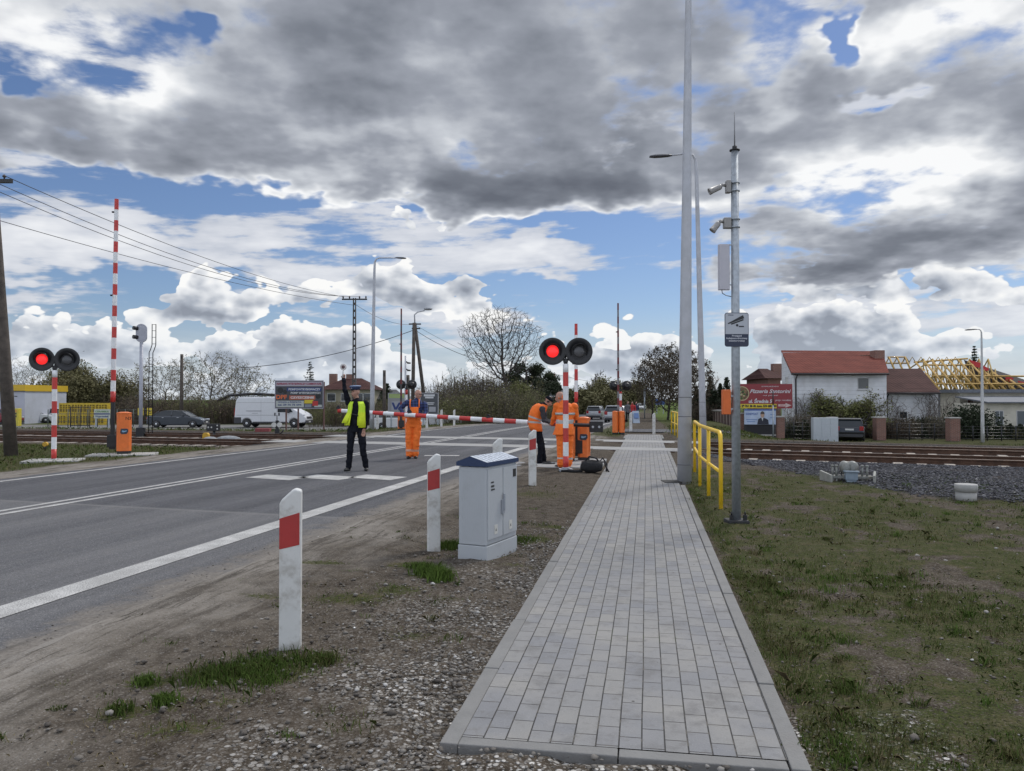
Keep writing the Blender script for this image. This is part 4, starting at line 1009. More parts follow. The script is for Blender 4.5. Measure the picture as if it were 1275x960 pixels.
wire(i1[1], i2[1], .7, 'second overhead wire below the top one at upper left', .011)
wire(i1[0], i2[2], .85, 'third overhead wire, lowest of the three that start at the leaning pole arm', .011)
wire(W(-30, 266, 23), W(441, 380, 47), .3, 'single lower wire crossing the sky behind the raised left barrier', .011)
# A-frame pole with lamp, far side
def a_frame():
    p = at(513.5, 60); Y = 60; t = thing('wooden_pole', 'two-legged wooden pole with a street lamp on top, behind the worker in bib overalls', 'pole', p)
    def L(px, py): return W(px, py, Y) - p
    mb = MB(); mb.tube([L(513.5, 530), L(515.5, 402)], [.16, .12], 10); mb.build('leg', old_wood, t)
    mb = MB(); mb.tube([L(531.5, 530) + Vector((0, .5, 0)), L(516.5, 402)], [.15, .12], 10); mb.build('leg', old_wood, t)
    mb = MB(); mb.tube([L(516.5, 402), L(516, 392), L(520, 388.5), L(529, 386.5)], .05, 8); mb.build('lamp_arm', lamp_grey, t)
    mb = MB(); mb.ball(L(533, 384.6), (.34, .18, .11), 14, 8); mb.build('lamp_head', mat('lamp_head_grey', (.25, .26, .28), .4), t)
    mb = MB(); mb.box(-.42, .5, -.05, .05, -.05, .05, T(*L(516, 403.5))); mb.box(-.2, .45, -.05, .05, -.05, .05, T(*L(516, 409))); mb.build('crossarm', black_paint, t)
    return p
pa = a_frame()
wire(W(515, 411, 60), W(300, 458, 60), .5, 'dark cable sloping down left from the two-legged pole', .025)
wire(W(517, 411, 60), W(640, 455, 62), .6, 'cable sloping down right from the two-legged pole toward the bare tree', .02)
wire(W(441, 378, 47), W(516, 404, 60), .4, 'wire from the concrete pole to the two-legged pole', .012)
wire(W(637, 460, 95), W(671, 459, 95), 1.0, 'slack wire at the short pole beside the dark pine', .02)
wire(W(516, 404, 60), W(671, 459, 95), .9, 'long wire behind the big bare tree', .012)
wire(W(671, 460, 95), W(800, 478, 160), .8, 'wire over the far road', .02)
def plain_pole(px, y0, y1, Y, r, label, m=old_wood, name='wooden_pole', cap=None):
    p = at(px, Y); h = W(px, y1, Y).z - p.z; t = thing(name, label, 'pole', p)
    mb = MB(); mb.tube([(0, 0, -.2), (0, 0, h)], [r, r * .75], 10); mb.build('shaft', m, t)
    mb = MB(); mb.box(-.05, .05, -r - .02, 0, h - .35, h - .15); mb.build('fitting', black_paint, t); return t
plain_pole(478.5, 0, 461, 52, .13, 'short dark wooden pole right of the tall street lamp beyond the rails')
plain_pole(226, 0, 441, 72, .18, 'dark wooden pole among the left-hand trees above the dark saloon car')
plain_pole(670, 0, 458, 95, .22, 'grey wooden pole beside the dark pine behind the crossing', mat('grey_wood', (.22, .21, .19), .9, var=.2))
plain_pole(737, 0, 484, 150, .18, 'small distant pole beside the far road')
plain_pole(507.6, 0, 467, 50, .16, 'dark post just behind the crossing signal beyond the rails')
# slim mast with two arms
def arm_mast():
    p = at(504.8, 46); h = W(504.8, 443, 46).z - p.z; t = thing('camera_mast', 'slim grey mast with two short side arms behind the far crossing signal', 'camera mast', p)
    mb = MB(); mb.cyl((0, 0, -.1), (0, 0, h), .07, .05, 12); mb.build('pole', lamp_grey, t)
    for z in (h - .42, h - .85): mb = MB(); mb.tube([(0, 0, z + .1), (.12, 0, z + .02), (.24, 0, z)], .04, 8); mb.box(.1, .3, -.05, .05, z - .05, z + .03); mb.build('camera', black_paint, t)
arm_mast()
# ---- railway signal with ladder
def rail_signal():
    p = at(175.5, 35.5); h = W(175.5, 403, 35.5).z - p.z; t = thing('railway_signal', 'grey railway signal with rounded head and ladder beyond the left rails', 'railway signal', p, R(12))
    g = mat('signal_grey', (.36, .37, .42), .5, .1, var=.08)
    mb = MB(); mb.cyl((0, 0, -.1), (0, 0, h - .85), .085, .075, 14); mb.build('post', g, t)
    mb = MB(); mb.box(-.17, .17, -.17, .17, -.1, .45); mb.build('base', black_paint, t, bevel=.02)
    mb = MB(); hw, hh = .235, .42; out = []
    for k in range(28):
        a = 2 * pi * k / 28; sx, sz = cos(a), sin(a); out.append((hw * sx, h - .43 + (hh - hw) * (1 if sz > 0 else -1) + hw * sz))
    mb.prism(out, (0, -.05, 0), (1, 0, 0), (0, 0, 1), -.10); mb.build('head', g, t)
    mb = MB(); mb.box(-.14, .14, .06, .30, h - .75, h - .1); mb.build('lamp_case', g, t, bevel=.03)
    for z in (h - .22, h - .62):
        mb = MB(); mb.lathe((-.16, -.04, z), (-.75, -.66, .05), [(0, .085), (.14, .09), (.20, .085), (.18, .07)], 16); mb.build('hood', black_paint, t)
    mb = MB()
    for x in (.30, .46): mb.tube([(x, .12, -.1), (x, .12, h - 1.3), (x + .06, .12, h - 1.15), (x + .12, .12, h - .95), (x + .12, .12, h + .0)], .02, 6)
    z = .3
    while z < h - 1.35: mb.cyl((.30, .12, z), (.46, .12, z), .011, n=5); z += .3
    for z in (h - .9, h - .6, h - .3, h - .02): mb.cyl((.42, .12, z), (.58, .12, z), .011, n=5)
    for z in (1.2, 2.4, 3.2): mb.cyl((.0, .05, z), (.46, .12, z), .014, n=5)
    mb.build('ladder', black_paint, t)
rail_signal()
# shunting signal and small trackside things on the left
def trackside():
    p = at(266, 35.2); p.z = -.17; t = thing('shunting_signal', 'low black shunting signal with white lamps beside the left rails', 'railway signal', p)
    mb = MB(); mb.box(-.28, .28, -.08, .08, .30, .62); mb.build('case', black_paint, t, bevel=.01); mb = MB(); mb.cyl((.03, 0, -.1), (.03, 0, .3), .06, n=10); mb.build('stand', black_paint, t)
    for x, z in ((-.2, .47), (-.06, .47), (.2, .55), (.2, .40)): mb = MB(); mb.cyl((x, -.085, z), (x, -.08, z), .035, n=10); mb.build('lens', mat('milky_lens', (.5, .5, .48), .4), t)
    p = at(257, 33.2); p.z = -.17; t = thing('yellow_marker', 'small yellow trackside block beside the left rails', 'marker', p)
    mb = MB(); mb.box(-.13, .13, -.09, .09, -.05, .24); mb.prism([(-.13, .24), (.13, .24), (.07, .31), (-.07, .31)], (0, .09, 0), (1, 0, 0), (0, 0, 1), .18); mb.build('block', mat('marker_yellow', (.55, .32, .03), .6, var=.1), t, bevel=.01)
    p = G(56.5, 560); t = thing('yellow_marker', 'small round yellow marker on a stub in the grass left of the crossing signal', 'marker', p)
    mb = MB(); mb.cyl((0, -.05, .17), (0, .05, .17), .07, n=14); mb.build('disc', MATS['marker_yellow'], t); mb = MB(); mb.cyl((0, 0, -.05), (0, 0, .15), .035, n=8); mb.build('stub', black_paint, t)
    p = at(345, 36.0); p.z = -.17; t = thing('point_indicator', 'small point indicator lamp with two white discs in front of the white van', 'railway signal', p)
    for x in (-.12, .13): mb = MB(); mb.cyl((x, -.06, .55), (x, -.02, .55), .115, n=16); mb.build('disc', mat('disc_white', (.5, .5, .48), .5), t)
    mb = MB(); mb.box(-.06, .06, -.02, .1, .35, .75); mb.cyl((0, 0, .75), (0, 0, 1.0), .02, n=6); mb.tube([(.05, .02, .1), (.2, .02, .18), (.3, .02, .32)], .035, 6); mb.box(-.08, .1, -.05, .08, -.05, .36); mb.build('stand', black_paint, t)
    for px, Y, w, lab in ((285, 33.4, .55, 'flat grey stone lying by the left rails, larger of two'), (262, 32.6, .33, 'small flat grey stone lying by the left rails')):
        p = at(px, Y); p.z = -.2; mb = MB(); mb.ball((0, 0, .05), (w, .3, .16), 10, 6); o = mb.build('stone', mat('grey_stone', (.24, .25, .26), .9, var=.2, bump=.4)); o.location = p; tag(o, lab, 'stone')
    p = at(328, 38.5); mb = MB(); mb.box(-.35, .35, -.2, .2, -.2, .16); o = mb.build('red_box', mat('dull_red', (.22, .05, .05), .7, var=.2), bevel=.02); o.location = p; tag(o, 'dull red low box in the verge between the rails and the white van', 'box')
trackside()
def point_motor():
    p = G(1058, 603, -.05); rz = R(-12); t = thing('point_lock', 'grey trackside machine with two round housings between splayed concrete boards', 'trackside machine', p, rz); t.scale = (.60, .60, .78)
    g = mat('machine_grey', (.22, .225, .21), .55, .2, var=.12, dirt=(.20, .15, .10), damt=.5); gb = mat('box_bluegrey', (.20, .25, .30), .45, var=.05)
    for x in (-.11, .13): mb = MB(); mb.lathe((x, .35, .40), (0, -1, 0), [(0, .12), (.05, .15), (.32, .15), (.40, .10), (.42, .03)], 20); mb.build('housing', g, t)
    mb = MB(); mb.box(-.16, .20, -.22, .0, .12, .30); mb.box(-.20, .24, -.26, .03, .30, .335); mb.build('junction_box', gb, t, bevel=.008)
    mb = MB(); mb.box(-.13, .17, -.20, -.02, -.02, .12); mb.build('lower_box', gb, t, bevel=.008)
    mb = MB(); mb.box(-.66, .70, -.02, .10, .14, .20); mb.box(-.66, .70, .3, .4, .14, .20); mb.build('frame', g, t, bevel=.004)
    for x in (-.5, -.38, .38, .52): mb = MB(); mb.cyl((x, .04, .2), (x, .04, .42), .035, n=10); mb.cyl((x, .04, .42), (x, .04, .46), .05, n=8); mb.cyl((x, .04, .14), (x, .04, -.05), .03, n=8); mb.build('bolt', g, t)
    mb = MB(); mb.tube([(.02, -.1, -.02), (.0, -.12, -.1), (-.1, -.12, -.16)], .03, 8); mb.tube([(-.2, .3, .3), (-.22, 0, .1), (-.24, -.1, -.1)], .022, 8); mb.build('cable', black_paint, t)
    for s, x in ((-1, -.70), (1, .74)):
        mb = MB(); mb.prism([(0, -.35), (.07, -.35), (.07, .28), (0, .30)], (x, .32, 0), (1, 0, 0), (0, 0, 1), .04)
        mb = MB(); M = T(x, .05, 0) @ RZ(R(s * -14)); mb.box(-.035, .035, -.42, .38, -.10, .30, M); i = len(mb.v)
        for k in (0, 1, 4, 5):
            v = Vector(mb.v[k]); mb.v[k] = (v.x, v.y, v.z - (.10 if k < 2 else .06))
        mb.build('side_board', mat('board_concrete', (.27, .27, .245), .8, var=.1), t, bevel=.006)
point_motor()
p = G(1203, 622); t = thing('inspection_pot', 'pale round concrete pot with stepped rim at the edge of the dark ballast', 'pot', p)
mb = MB(); mb.lathe((0, 0, -.05), (0, 0, 1), [(0, .140), (.17, .150), (.172, .05)], 26); mb.build('body', pale_concrete, t)
mb = MB(); mb.lathe((0, 0, .121), (0, 0, 1), [(0, .13), (.002, .160), (.11, .163), (.118, .155), (.12, .02)], 26); mb.build('lid', pale_concrete, t)
# the black tool bag at the machine
def bag():
    p = G(737, 588); t = thing('tool_bag', 'black tool bag with loose straps lying at the foot of the barrier machine', 'bag', p, R(-10)); bl = mat('black_cloth', (.014, .014, .016), .85, bump=.5, bscale=25)
    mb = MB(); n, m_ = 18, 10
    for k in range(m_ + 1):
        ph = pi * k / m_
        for j in range(n):
            a = 2 * pi * j / n; r = Vector((sin(ph) * cos(a), sin(ph) * sin(a), cos(ph))); q = 1 + .22 * (mnoise.noise(r * 2.3 + Vector((3, 1, 2))))
            mb.v.append((math.copysign(abs(r.x) ** .75, r.x) * .24 * q, math.copysign(abs(r.y) ** .75, r.y) * .16 * q, .13 + math.copysign(abs(r.z) ** .7, r.z) * .13 * q))
    for k in range(m_):
        for j in range(n): a = k * n + j; b = k * n + (j + 1) % n; mb.face((a, a + n, b + n, b), True)
    mb.build('bag_body', bl, t)
    for q in ([(-.15, -.05, .22), (-.05, -.08, .34), (.1, -.06, .30), (.17, -.04, .2)], [(.12, 0, .22), (.26, .02, .22), (.32, -.02, .08), (.36, -.05, .01)], [(.15, .04, .2), (.22, .1, .3), (.31, .12, .16), (.30, .05, .02)]):
        mb = MB(); mb.tube(q, .018, 6); mb.build('strap', bl, t)
    mb = MB(); mb.tube([(-.2, -.05, .03), (-.35, -.1, .025), (-.5, -.02, .03), (-.66, -.06, .025)], [.04, .03, .035, .02], 8); mb.build('flap', bl, t)
bag()
p = G(664, 578.5); mb = MB(); mb.tube([(0, 0, .06), (.15, -.02, .05), (.3, .03, .05)], .018, 6); o = mb.build('hand_tool', black_paint); o.location = p + Vector((.2, -.25, 0)); tag(o, 'dark hand tool lying on the slab by the stooping worker', 'tool')

# ---------------------------------------------------------------- vehicles
def wheel(parent, x, y, z, r, side, rimcol=None):
    s = side; mb = MB(); mb.lathe((x, y - s * .20, z), (0, s, 0), [(0, r * .8), (.01, r * .96), (.04, r), (.16, r), (.195, r * .95), (.205, r * .66)], 26); w = mb.build('wheel', rubber, parent)
    mb = MB(); mb.lathe((x, y - s * .02, z), (0, s, 0), [(0, r * .66), (.026, r * .63), (.018, r * .52), (.028, r * .2), (.034, .03)], 20)
    mb.build('rim', rimcol or chrome, w)
def arch_outline(pts, wheels, r, zb):
    """closed side outline: pts = upper contour from tail to nose, floor with wheel arches from nose back to tail"""
    out = list(pts)
    for wx in sorted(wheels, reverse=True):
        for k in range(9):
            a = pi * k / 8; out.append((wx + r * cos(a), max(zb, zb + 0 + r * sin(a))))
    return out
def car(name, loc, rz, label, paint, kind='saloon', L=4.5, Wd=1.76, Hh=1.43, group=None, cat='car', plate=True, roofbox=False, rimcol=None):
    """x forward, y left"""
    t = thing(name, label, cat, loc, rz, group); h = Wd / 2; xr, xf = -L / 2, L / 2; zb = .20
    wr = .31; wx = [xr + .78 * L / 4.5, xf - .86 * L / 4.5]
    if kind == 'saloon':
        up = [(xr + .02, .30), (xr, .62), (xr + .06, .92), (xr + .55, .99), (xr + 1.0, .95), (xf - 1.35, .93), (xf - .9, .86), (xf - .2, .70), (xf, .52), (xf - .04, .26)]
        gl = [(xr + .45, .96), (xr + 1.05, Hh - .10), (xr + 1.5, Hh - .03), (xf - 2.25, Hh - .03), (xf - 1.75, Hh - .12), (xf - 1.05, .90)]
        rf = [(xr + 1.0, Hh - .075), (xr + 1.45, Hh - .005), (xr + 1.9, Hh), (xf - 2.3, Hh), (xf - 1.8, Hh - .085), (xf - 2.3, Hh - .05), (xr + 1.5, Hh - .05)]
        pil = [(xr + .95, xr + .42), (xr + 2.0, xr + 2.0), (xf - 1.85, xf - 1.12)]
    else:
        up = [(xr + .03, .30), (xr, .60), (xr + .03, .95), (xr + .3, .97), (xf - 1.35, .95), (xf - .9, .88), (xf - .2, .74), (xf, .55), (xf - .04, .26)]
        gl = [(xr + .05, .94), (xr + .30, Hh - .08), (xr + .5, Hh - .03), (xf - 2.1, Hh - .03), (xf - 1.7, Hh - .12), (xf - 1.0, .92)]
        rf = [(xr + .14, Hh - .05), (xr + .3, Hh - .005), (xr + .8, Hh), (xf - 2.15, Hh), (xf - 1.75, Hh - .085), (xf - 2.2, Hh - .05), (xr + .35, Hh - .05)]
        pil = [(xr + .26, xr + .10), (xr + 1.15, xr + .95), (xr + 2.0, xr + 2.0), (xf - 1.8, xf - 1.1)]
    mb = MB(); o = arch_outline([(x, z) for x, z in up], wx, wr + .055, zb)
    mb.prism([(x, z) for x, z in o][::-1], (0, h, 0), (1, 0, 0), (0, 0, 1), Wd)
    mb.build('body', paint, t, bevel=.07, seg=3)
    gt = h - .06; tp = h - .24; mb = MB(); n = len(gl); i = len(mb.v)
    for s in (-1, 1):
        for x, z in gl: f = (z - .9) / (Hh - .9); mb.v.append((x, s * (gt + (tp - gt) * f), z))
    mb.face(range(i, i + n)); mb.face(range(i + 2 * n - 1, i + n - 1, -1))
    for j in range(n): mb.face((i + j, i + n + j, i + n + (j + 1) % n, i + (j + 1) % n))
    mb.build('windows', glass_dark, t)
    mb = MB(); mb.prism(rf[::-1], (0, tp + .035, 0), (1, 0, 0), (0, 0, 1), (tp + .035) * 2); mb.build('roof', paint, t, bevel=.03)
    mb = MB()
    for a, b in pil:
        for s in (-1, 1): mb.tube([(b, s * (gt + .012), .93), (a, s * (tp + .02), Hh - .05)], .032, 5)
    mb.build('pillars', paint, t)
    for x in wx:
        for s in (-1, 1): wheel(t, x, s * (h + .005), wr, wr, s, rimcol)
    red = mat('tail_light', (.30, .012, .012), .25); wht = mat('headlight', (.55, .57, .6), .15)
    for s in (-1, 1):
        y0, y1 = sorted((s * (h - .05), s * (h - .30)))
        mb = MB(); mb.box(xr - .012, xr + .10, y0, y1, .70, .86 if kind == 'saloon' else .98); mb.build('tail_light', red, t, bevel=.02)
        mb = MB(); mb.box(xf - .30, xf + .0, y0, y1, .60, .72); mb.build('headlight', wht, t, bevel=.03)
        mb = MB(); mb.box(xf - 1.75, xf - 1.6, *sorted((s * (h - .03), s * (h + .14))), .95, 1.06); mb.build('mirror', paint, t, bevel=.02)
        for xx in (xr + 1.25, xf - 2.15): mb = MB(); mb.box(xx, xx + .15, *sorted((s * (h - .005), s * (h + .02))), .82, .85); mb.build('handle', chrome, t)
    mb = MB(); mb.box(xr - .025, xr + .05, -h + .08, h - .08, .27, .46); mb.box(xf - .06, xf + .02, -h + .1, h - .1, .24, .38); mb.build('bumper', mat('bumper_dark', (.04, .04, .045), .6), t, bevel=.03)
    mb = MB(); mb.box(xf - .03, xf + .012, -.42, .42, .45, .60); mb.build('grille', black_paint, t, bevel=.01)
    if plate:
        pm_ = mat('number_plate', (.55, .55, .53), .5)
        mb = MB(); mb.box(xr - .032, xr - .02, -.26, .26, .50, .61) if kind == 'saloon' else mb.box(xr - .03, xr - .005, -.26, .26, .72, .83); mb.build('number_plate', pm_, t)
        mb = MB(); mb.box(xf + .012, xf + .03, -.26, .26, .40, .50); mb.build('number_plate', pm_, t)
    return t
car_dark = mat('car_paint_dark_blue_grey', (.035, .042, .055), .3, .3, coat=.6, spec=.6)
car_silver = mat('car_paint_silver', (.40, .41, .43), .35, .5, coat=.5)
car_white = mat('car_paint_white', (.60, .61, .62), .35, coat=.5)
car_black = mat('car_paint_black', (.018, .018, .024), .28, .2, coat=.6)
def lies(px, Y): return at(px, Y)
p = at(222.5, 66); car('parked_car', p, R(4), 'dark blue-grey saloon car facing right on the service road beyond the rails', car_dark, 'saloon', 4.6, 1.78, 1.42)
p = at(742.5, 88); car('car', p, R(75), 'silver hatchback driving away on the far road, left of the two orange machines', car_silver, 'estate', 4.1, 1.68, 1.50)
p = at(767.5, 68); car('car', p, R(78), 'pale silver estate car with roof rack on the far roadside behind the orange machines', car_silver, 'estate', 4.5, 1.76, 1.46)
p = at(798.5, 165); car('car', p, R(-104), 'tiny distant pale car far down the road beyond the pedestrians', car_white, 'saloon', 4.4, 1.75, 1.45)
p = at(1058, 53.5); car('parked_car', p + Vector((0, 0, 0)), R(66), 'black estate car seen from behind, parked beside the white utility cabinets', car_black, 'estate', 4.5, 1.80, 1.50)
p = at(496, 60); car('parked_car', p, R(14), 'white car partly hidden behind the left worker in bib overalls, under the pale advert', car_white, 'estate', 4.0, 1.68, 1.45)
p = at(544, 64); car('parked_car', p, R(0), 'white car under the dark advert board beyond the rails', car_white, 'saloon', 4.3, 1.7, 1.4)
p = at(42, 78); car('parked_car', p, R(20), 'white car in the yard left of the yellow crates, nearer the building', car_white, 'estate', 3.9, 1.65, 1.5)
p = at(56, 80); car('parked_car', p, R(170), 'white car in the yard left of the yellow crates, nearer the crossing signal', car_white, 'estate', 4.0, 1.65, 1.45)
p = at(-4, 74); car('parked_car', p, R(0), 'dull red car at the left edge behind the leaning pole', mat('car_paint_red', (.20, .02, .03), .35, coat=.4), 'estate', 4.2, 1.7, 1.45)
def van():
    p = at(341.5, 66); t = thing('parked_van', 'white long panel van with high roof parked beyond the rails, partly behind the advert board', 'van', p, R(-3)); L, Wd, Hh = 6.0, 2.05, 2.52; h = Wd / 2; xr, xf = -L / 2, L / 2
    wx = [xr + 1.05, xf - .98]; wr = .36; m = mat('van_white', (.60, .61, .63), .4, var=.03, coat=.3)
    up = [(xr + .0, .42), (xr, 1.0), (xr + .12, 2.2), (xr + .3, Hh - .03), (xr + .6, Hh), (xf - 2.2, Hh), (xf - 1.75, Hh - .10), (xf - .95, 1.50), (xf - .25, 1.15), (xf, .82), (xf - .02, .45)]
    mb = MB(); mb.prism(arch_outline(up, wx, wr + .06, .36)[::-1], (0, h, 0), (1, 0, 0), (0, 0, 1), Wd); mb.build('body', m, t, bevel=.10, seg=3)
    dk = mat('van_cladding', (.045, .045, .05), .65)
    mb = MB()
    for s in (-1, 1): mb.box(wx[0] + .5, wx[1] - .5, *sorted((s * (h - .01), s * (h + .012))), .36, .50); mb.box(xr - .01, wx[0] - .46, *sorted((s * (h - .05), s * (h + .014))), .36, .86)
    mb.box(xr - .03, xr + .1, -h + .04, h - .04, .36, .60); mb.build('cladding', dk, t, bevel=.01)
    mb = MB(); mb.box(xf - .30, xf + .03, -h + .05, h - .05, .36, .62); mb.box(xf - .06, xf + .02, -.62, .62, .72, .92); mb.build('bumper', dk, t, bevel=.05)
    # windscreen and side glass, laid on the body
    def on(x0, z0, x1, z1): return
    mb = MB(); d = Vector((xf - .95 - (xf - 1.75), 0, 1.50 - (Hh - .10))); a = Vector((xf - 1.72, 0, Hh - .16)); b = Vector((xf - 1.00, 0, 1.56)); nn = Vector((-d.z, 0, d.x)).normalized() * .012
    mb.quad(a + nn + Vector((0, -h + .2, 0)), b + nn + Vector((0, -h + .14, 0)), b + nn + Vector((0, h - .14, 0)), a + nn + Vector((0, h - .2, 0))); mb.build('windscreen', mat('windscreen', (.16, .19, .22), .08, coat=.4), t)
    for s in (-1, 1):
        y = s * (h + .006); mb = MB(); P = [(xf - 2.35, 1.28), (xf - 1.05, 1.28), (xf - 1.25, 1.55), (xf - 1.70, 2.0), (xf - 2.35, 2.0)]; mb.prism(P, (0, y + .004 * s, 0), (1, 0, 0), (0, 0, 1), .008 * s); w_ = mb.build('side_window', glass_dark, t)
        mb = MB(); mb.box(xf - 1.55, xf - 1.32, *sorted((s * (h + .02), s * (h + .26))), 1.22, 1.55); mb.build('mirror', dk, t, bevel=.03)
        mb = MB()
        for q in (xf - 2.42, xf - 3.75): mb.box(q, q + .014, *sorted((s * (h - .01), s * (h + .004))), .5, 2.25)
        mb.box(xr + .2, xf - 2.42, *sorted((s * (h - .01), s * (h + .006))), 1.02, 1.05); mb.box(xr + .2, xf - 2.42, *sorted((s * (h - .01), s * (h + .006))), 2.06, 2.08); mb.build('door_seam', mat('seam_grey', (.22, .22, .23), .6), t)
        for q in (xf - 2.62, xf - 2.28): mb = MB(); mb.box(q, q + .10, *sorted((s * (h - .01), s * (h + .03))), .98, 1.24); mb.build('handle', black_paint, t, bevel=.01)
        mb = MB(); mb.box(xf - .62, xf - .12, *sorted((s * (h - .30), s * (h - .02))), .94, 1.10); mb.build('headlight', mat('headlight'), t, bevel=.04)
        mb = MB(); mb.box(xr - .012, xr + .04, *sorted((s * (h - .02), s * (h - .16))), 1.0, 1.6); mb.build('tail_light', mat('tail_light'), t)
    mb = MB(); mb.box(xr + 1.0, xr + 2.3, -h - .012, -h + .0, 1.36, 1.40); mb.box(xr + 1.5, xr + 2.0, -h - .012, -h + .0, 1.18, 1.20); mb.build('lettering', mat('decal_dark', (.10, .10, .12), .5), t)
    mb = MB(); mb.box(xf + .03, xf + .045, -.26, .26, .42, .53); mb.build('number_plate', mat('number_plate'), t)
    for x in wx:
        for s in (-1, 1): wheel(t, x, s * h, wr, wr, s)
van()

# ---------------------------------------------------------------- buildings
def wall_mat(name, col, lines=.0, var=.1, dirt=(.25, .23, .2), damt=.4, lw=.32):
    m = mat(name, col, .85, var=var, vscale=1.2, dirt=dirt, dscale=.8, damt=damt, bump=.15)
    if lines:
        t = m.node_tree; N = NT(t); b = t.nodes['Principled BSDF']; tc = N.new('ShaderNodeTexCoord').outputs['Object']; z = N.sep(tc)[2]
        w = N.m('FRACT', N.mul(z, 1 / lw)); src = b.inputs['Base Color'].links[0].from_socket
        t.links.new(N.mix(N.mul(N.ss(w, .88, .97), lines), src, tuple(c * .45 for c in col)), b.inputs['Base Color'])
    return m
def tile_mat(name, c0, c1):
    m = bpy.data.materials.new(name); m.use_nodes = True; t = m.node_tree; N = NT(t); b = t.nodes['Principled BSDF']; P = N.new('ShaderNodeTexCoord').outputs['Object']; s = N.sep(P)
    w = N.m('SINE', N.mul(s[0], 21)); w2 = N.m('FRACT', N.mul(s[2], 4.6)); n = N.noise(P, .9, 5, .6); n2 = N.noise(P, 7, 5, .6)
    c = N.mix(N.ss(n, .3, .7), c0, c1); c = N.mix(N.ss(n2, .5, .75, 0, .5), c, tuple(x * .5 for x in c0)); c = N.mix(N.mul(N.ss(w2, .82, .98), .55), c, tuple(x * .35 for x in c0)); c = N.mix(N.ss(w, .5, 1, 0, .3), c, tuple(x * .5 for x in c0))
    t.links.new(c, b.inputs['Base Color']); b.inputs['Roughness'].default_value = .9; b.inputs['Specular IOR Level'].default_value = .12
    bn = N.new('ShaderNodeBump'); bn.inputs['Strength'].default_value = .35; bn.inputs['Distance'].default_value = .03; t.links.new(w, bn.inputs['Height']); t.links.new(bn.outputs[0], b.inputs['Normal']); return m
def brick_mat(name, c0, c1, mortar=(.25, .23, .21)):
    m = bpy.data.materials.new(name); m.use_nodes = True; t = m.node_tree; N = NT(t); b = t.nodes['Principled BSDF']; P = N.new('ShaderNodeTexCoord').outputs['Object']; s = N.sep(P)
    br = N.new('ShaderNodeTexBrick'); t.links.new(N.vec(N.add(s[0], s[1]), s[2], 0), br.inputs['Vector'])
    for k, v in (('Scale', 1), ('Mortar Size', .008), ('Brick Width', .25), ('Row Height', .075)): br.inputs[k].default_value = v
    br.inputs['Color1'].default_value = (*c0, 1); br.inputs['Color2'].default_value = (*c1, 1); br.inputs['Mortar'].default_value = (*mortar, 1)
    t.links.new(br.outputs['Color'], b.inputs['Base Color']); b.inputs['Roughness'].default_value = .9; return m
brickm = brick_mat('red_brick', (.16, .065, .045), (.22, .095, .065)); tiles = tile_mat('red_roof_tiles', (.115, .028, .020), (.165, .043, .030)); tiles2 = tile_mat('brown_roof_tiles', (.050, .022, .020), (.078, .037, .033)); white_board = wall_mat('white_blockwork', (.66, .67, .69), .5, .06, (.36, .34, .31), .35)
def poly_wall(mb, P, Q, z0, zt0, zt1, th=.25):
    """a wall from P to Q (plan), thickness th behind; top from zt0 at P to zt1 at Q"""
    P, Q = Vector((P[0], P[1], 0)), Vector((Q[0], Q[1], 0)); d = (Q - P).normalized(); n = Vector((-d.y, d.x, 0)) * th; i = len(mb.v)
    for a, zt in ((P, zt0), (Q, zt1)):
        for o in (Vector(), n): mb.v.append((a.x + o.x, a.y + o.y, z0)); mb.v.append((a.x + o.x, a.y + o.y, zt))
    for q in ((0, 4, 5, 1), (2, 3, 7, 6), (1, 5, 7, 3), (0, 2, 6, 4), (0, 1, 3, 2), (4, 6, 7, 5)): mb.face([i + k for k in q])
def window(parent, o, u, w, z0, z1, frame_m, glass=None, div=1, name='window', proud=.03):
    """o = left end on the wall, u = direction along the wall"""
    o, u = Vector((o[0], o[1], 0)), Vector((u[0], u[1], 0)).normalized(); nrm = Vector((u.y, -u.x, 0)); M = Matrix(((u.x, -nrm.x, 0, o.x), (u.y, -nrm.y, 0, o.y), (0, 0, 1, 0), (0, 0, 0, 1)))
    f = .055; mb = MB(); mb.box(0, w, -proud * .4, .02, z0, z1, M); g = mb.build(name, glass or glass_dark, parent)
    mb = MB(); mb.box(-f, 0, -proud, .02, z0 - f, z1 + f, M); mb.box(w, w + f, -proud, .02, z0 - f, z1 + f, M); mb.box(0, w, -proud, .02, z1, z1 + f, M); mb.box(0, w, -proud, .02, z0 - f, z0, M)
    for k in range(1, div): mb.box(w * k / div - .025, w * k / div + .025, -proud * .9, .02, z0, z1, M)
    mb.build('frame', frame_m, g)
    mb = MB(); mb.box(-.1, w + .1, -proud - .06, .02, z0 - f - .05, z0 - f, M); mb.build('sill', frame_m, g)
    return g
frame_w = mat('window_frame_white', (.5, .5, .5), .5)
GZ = -1.35
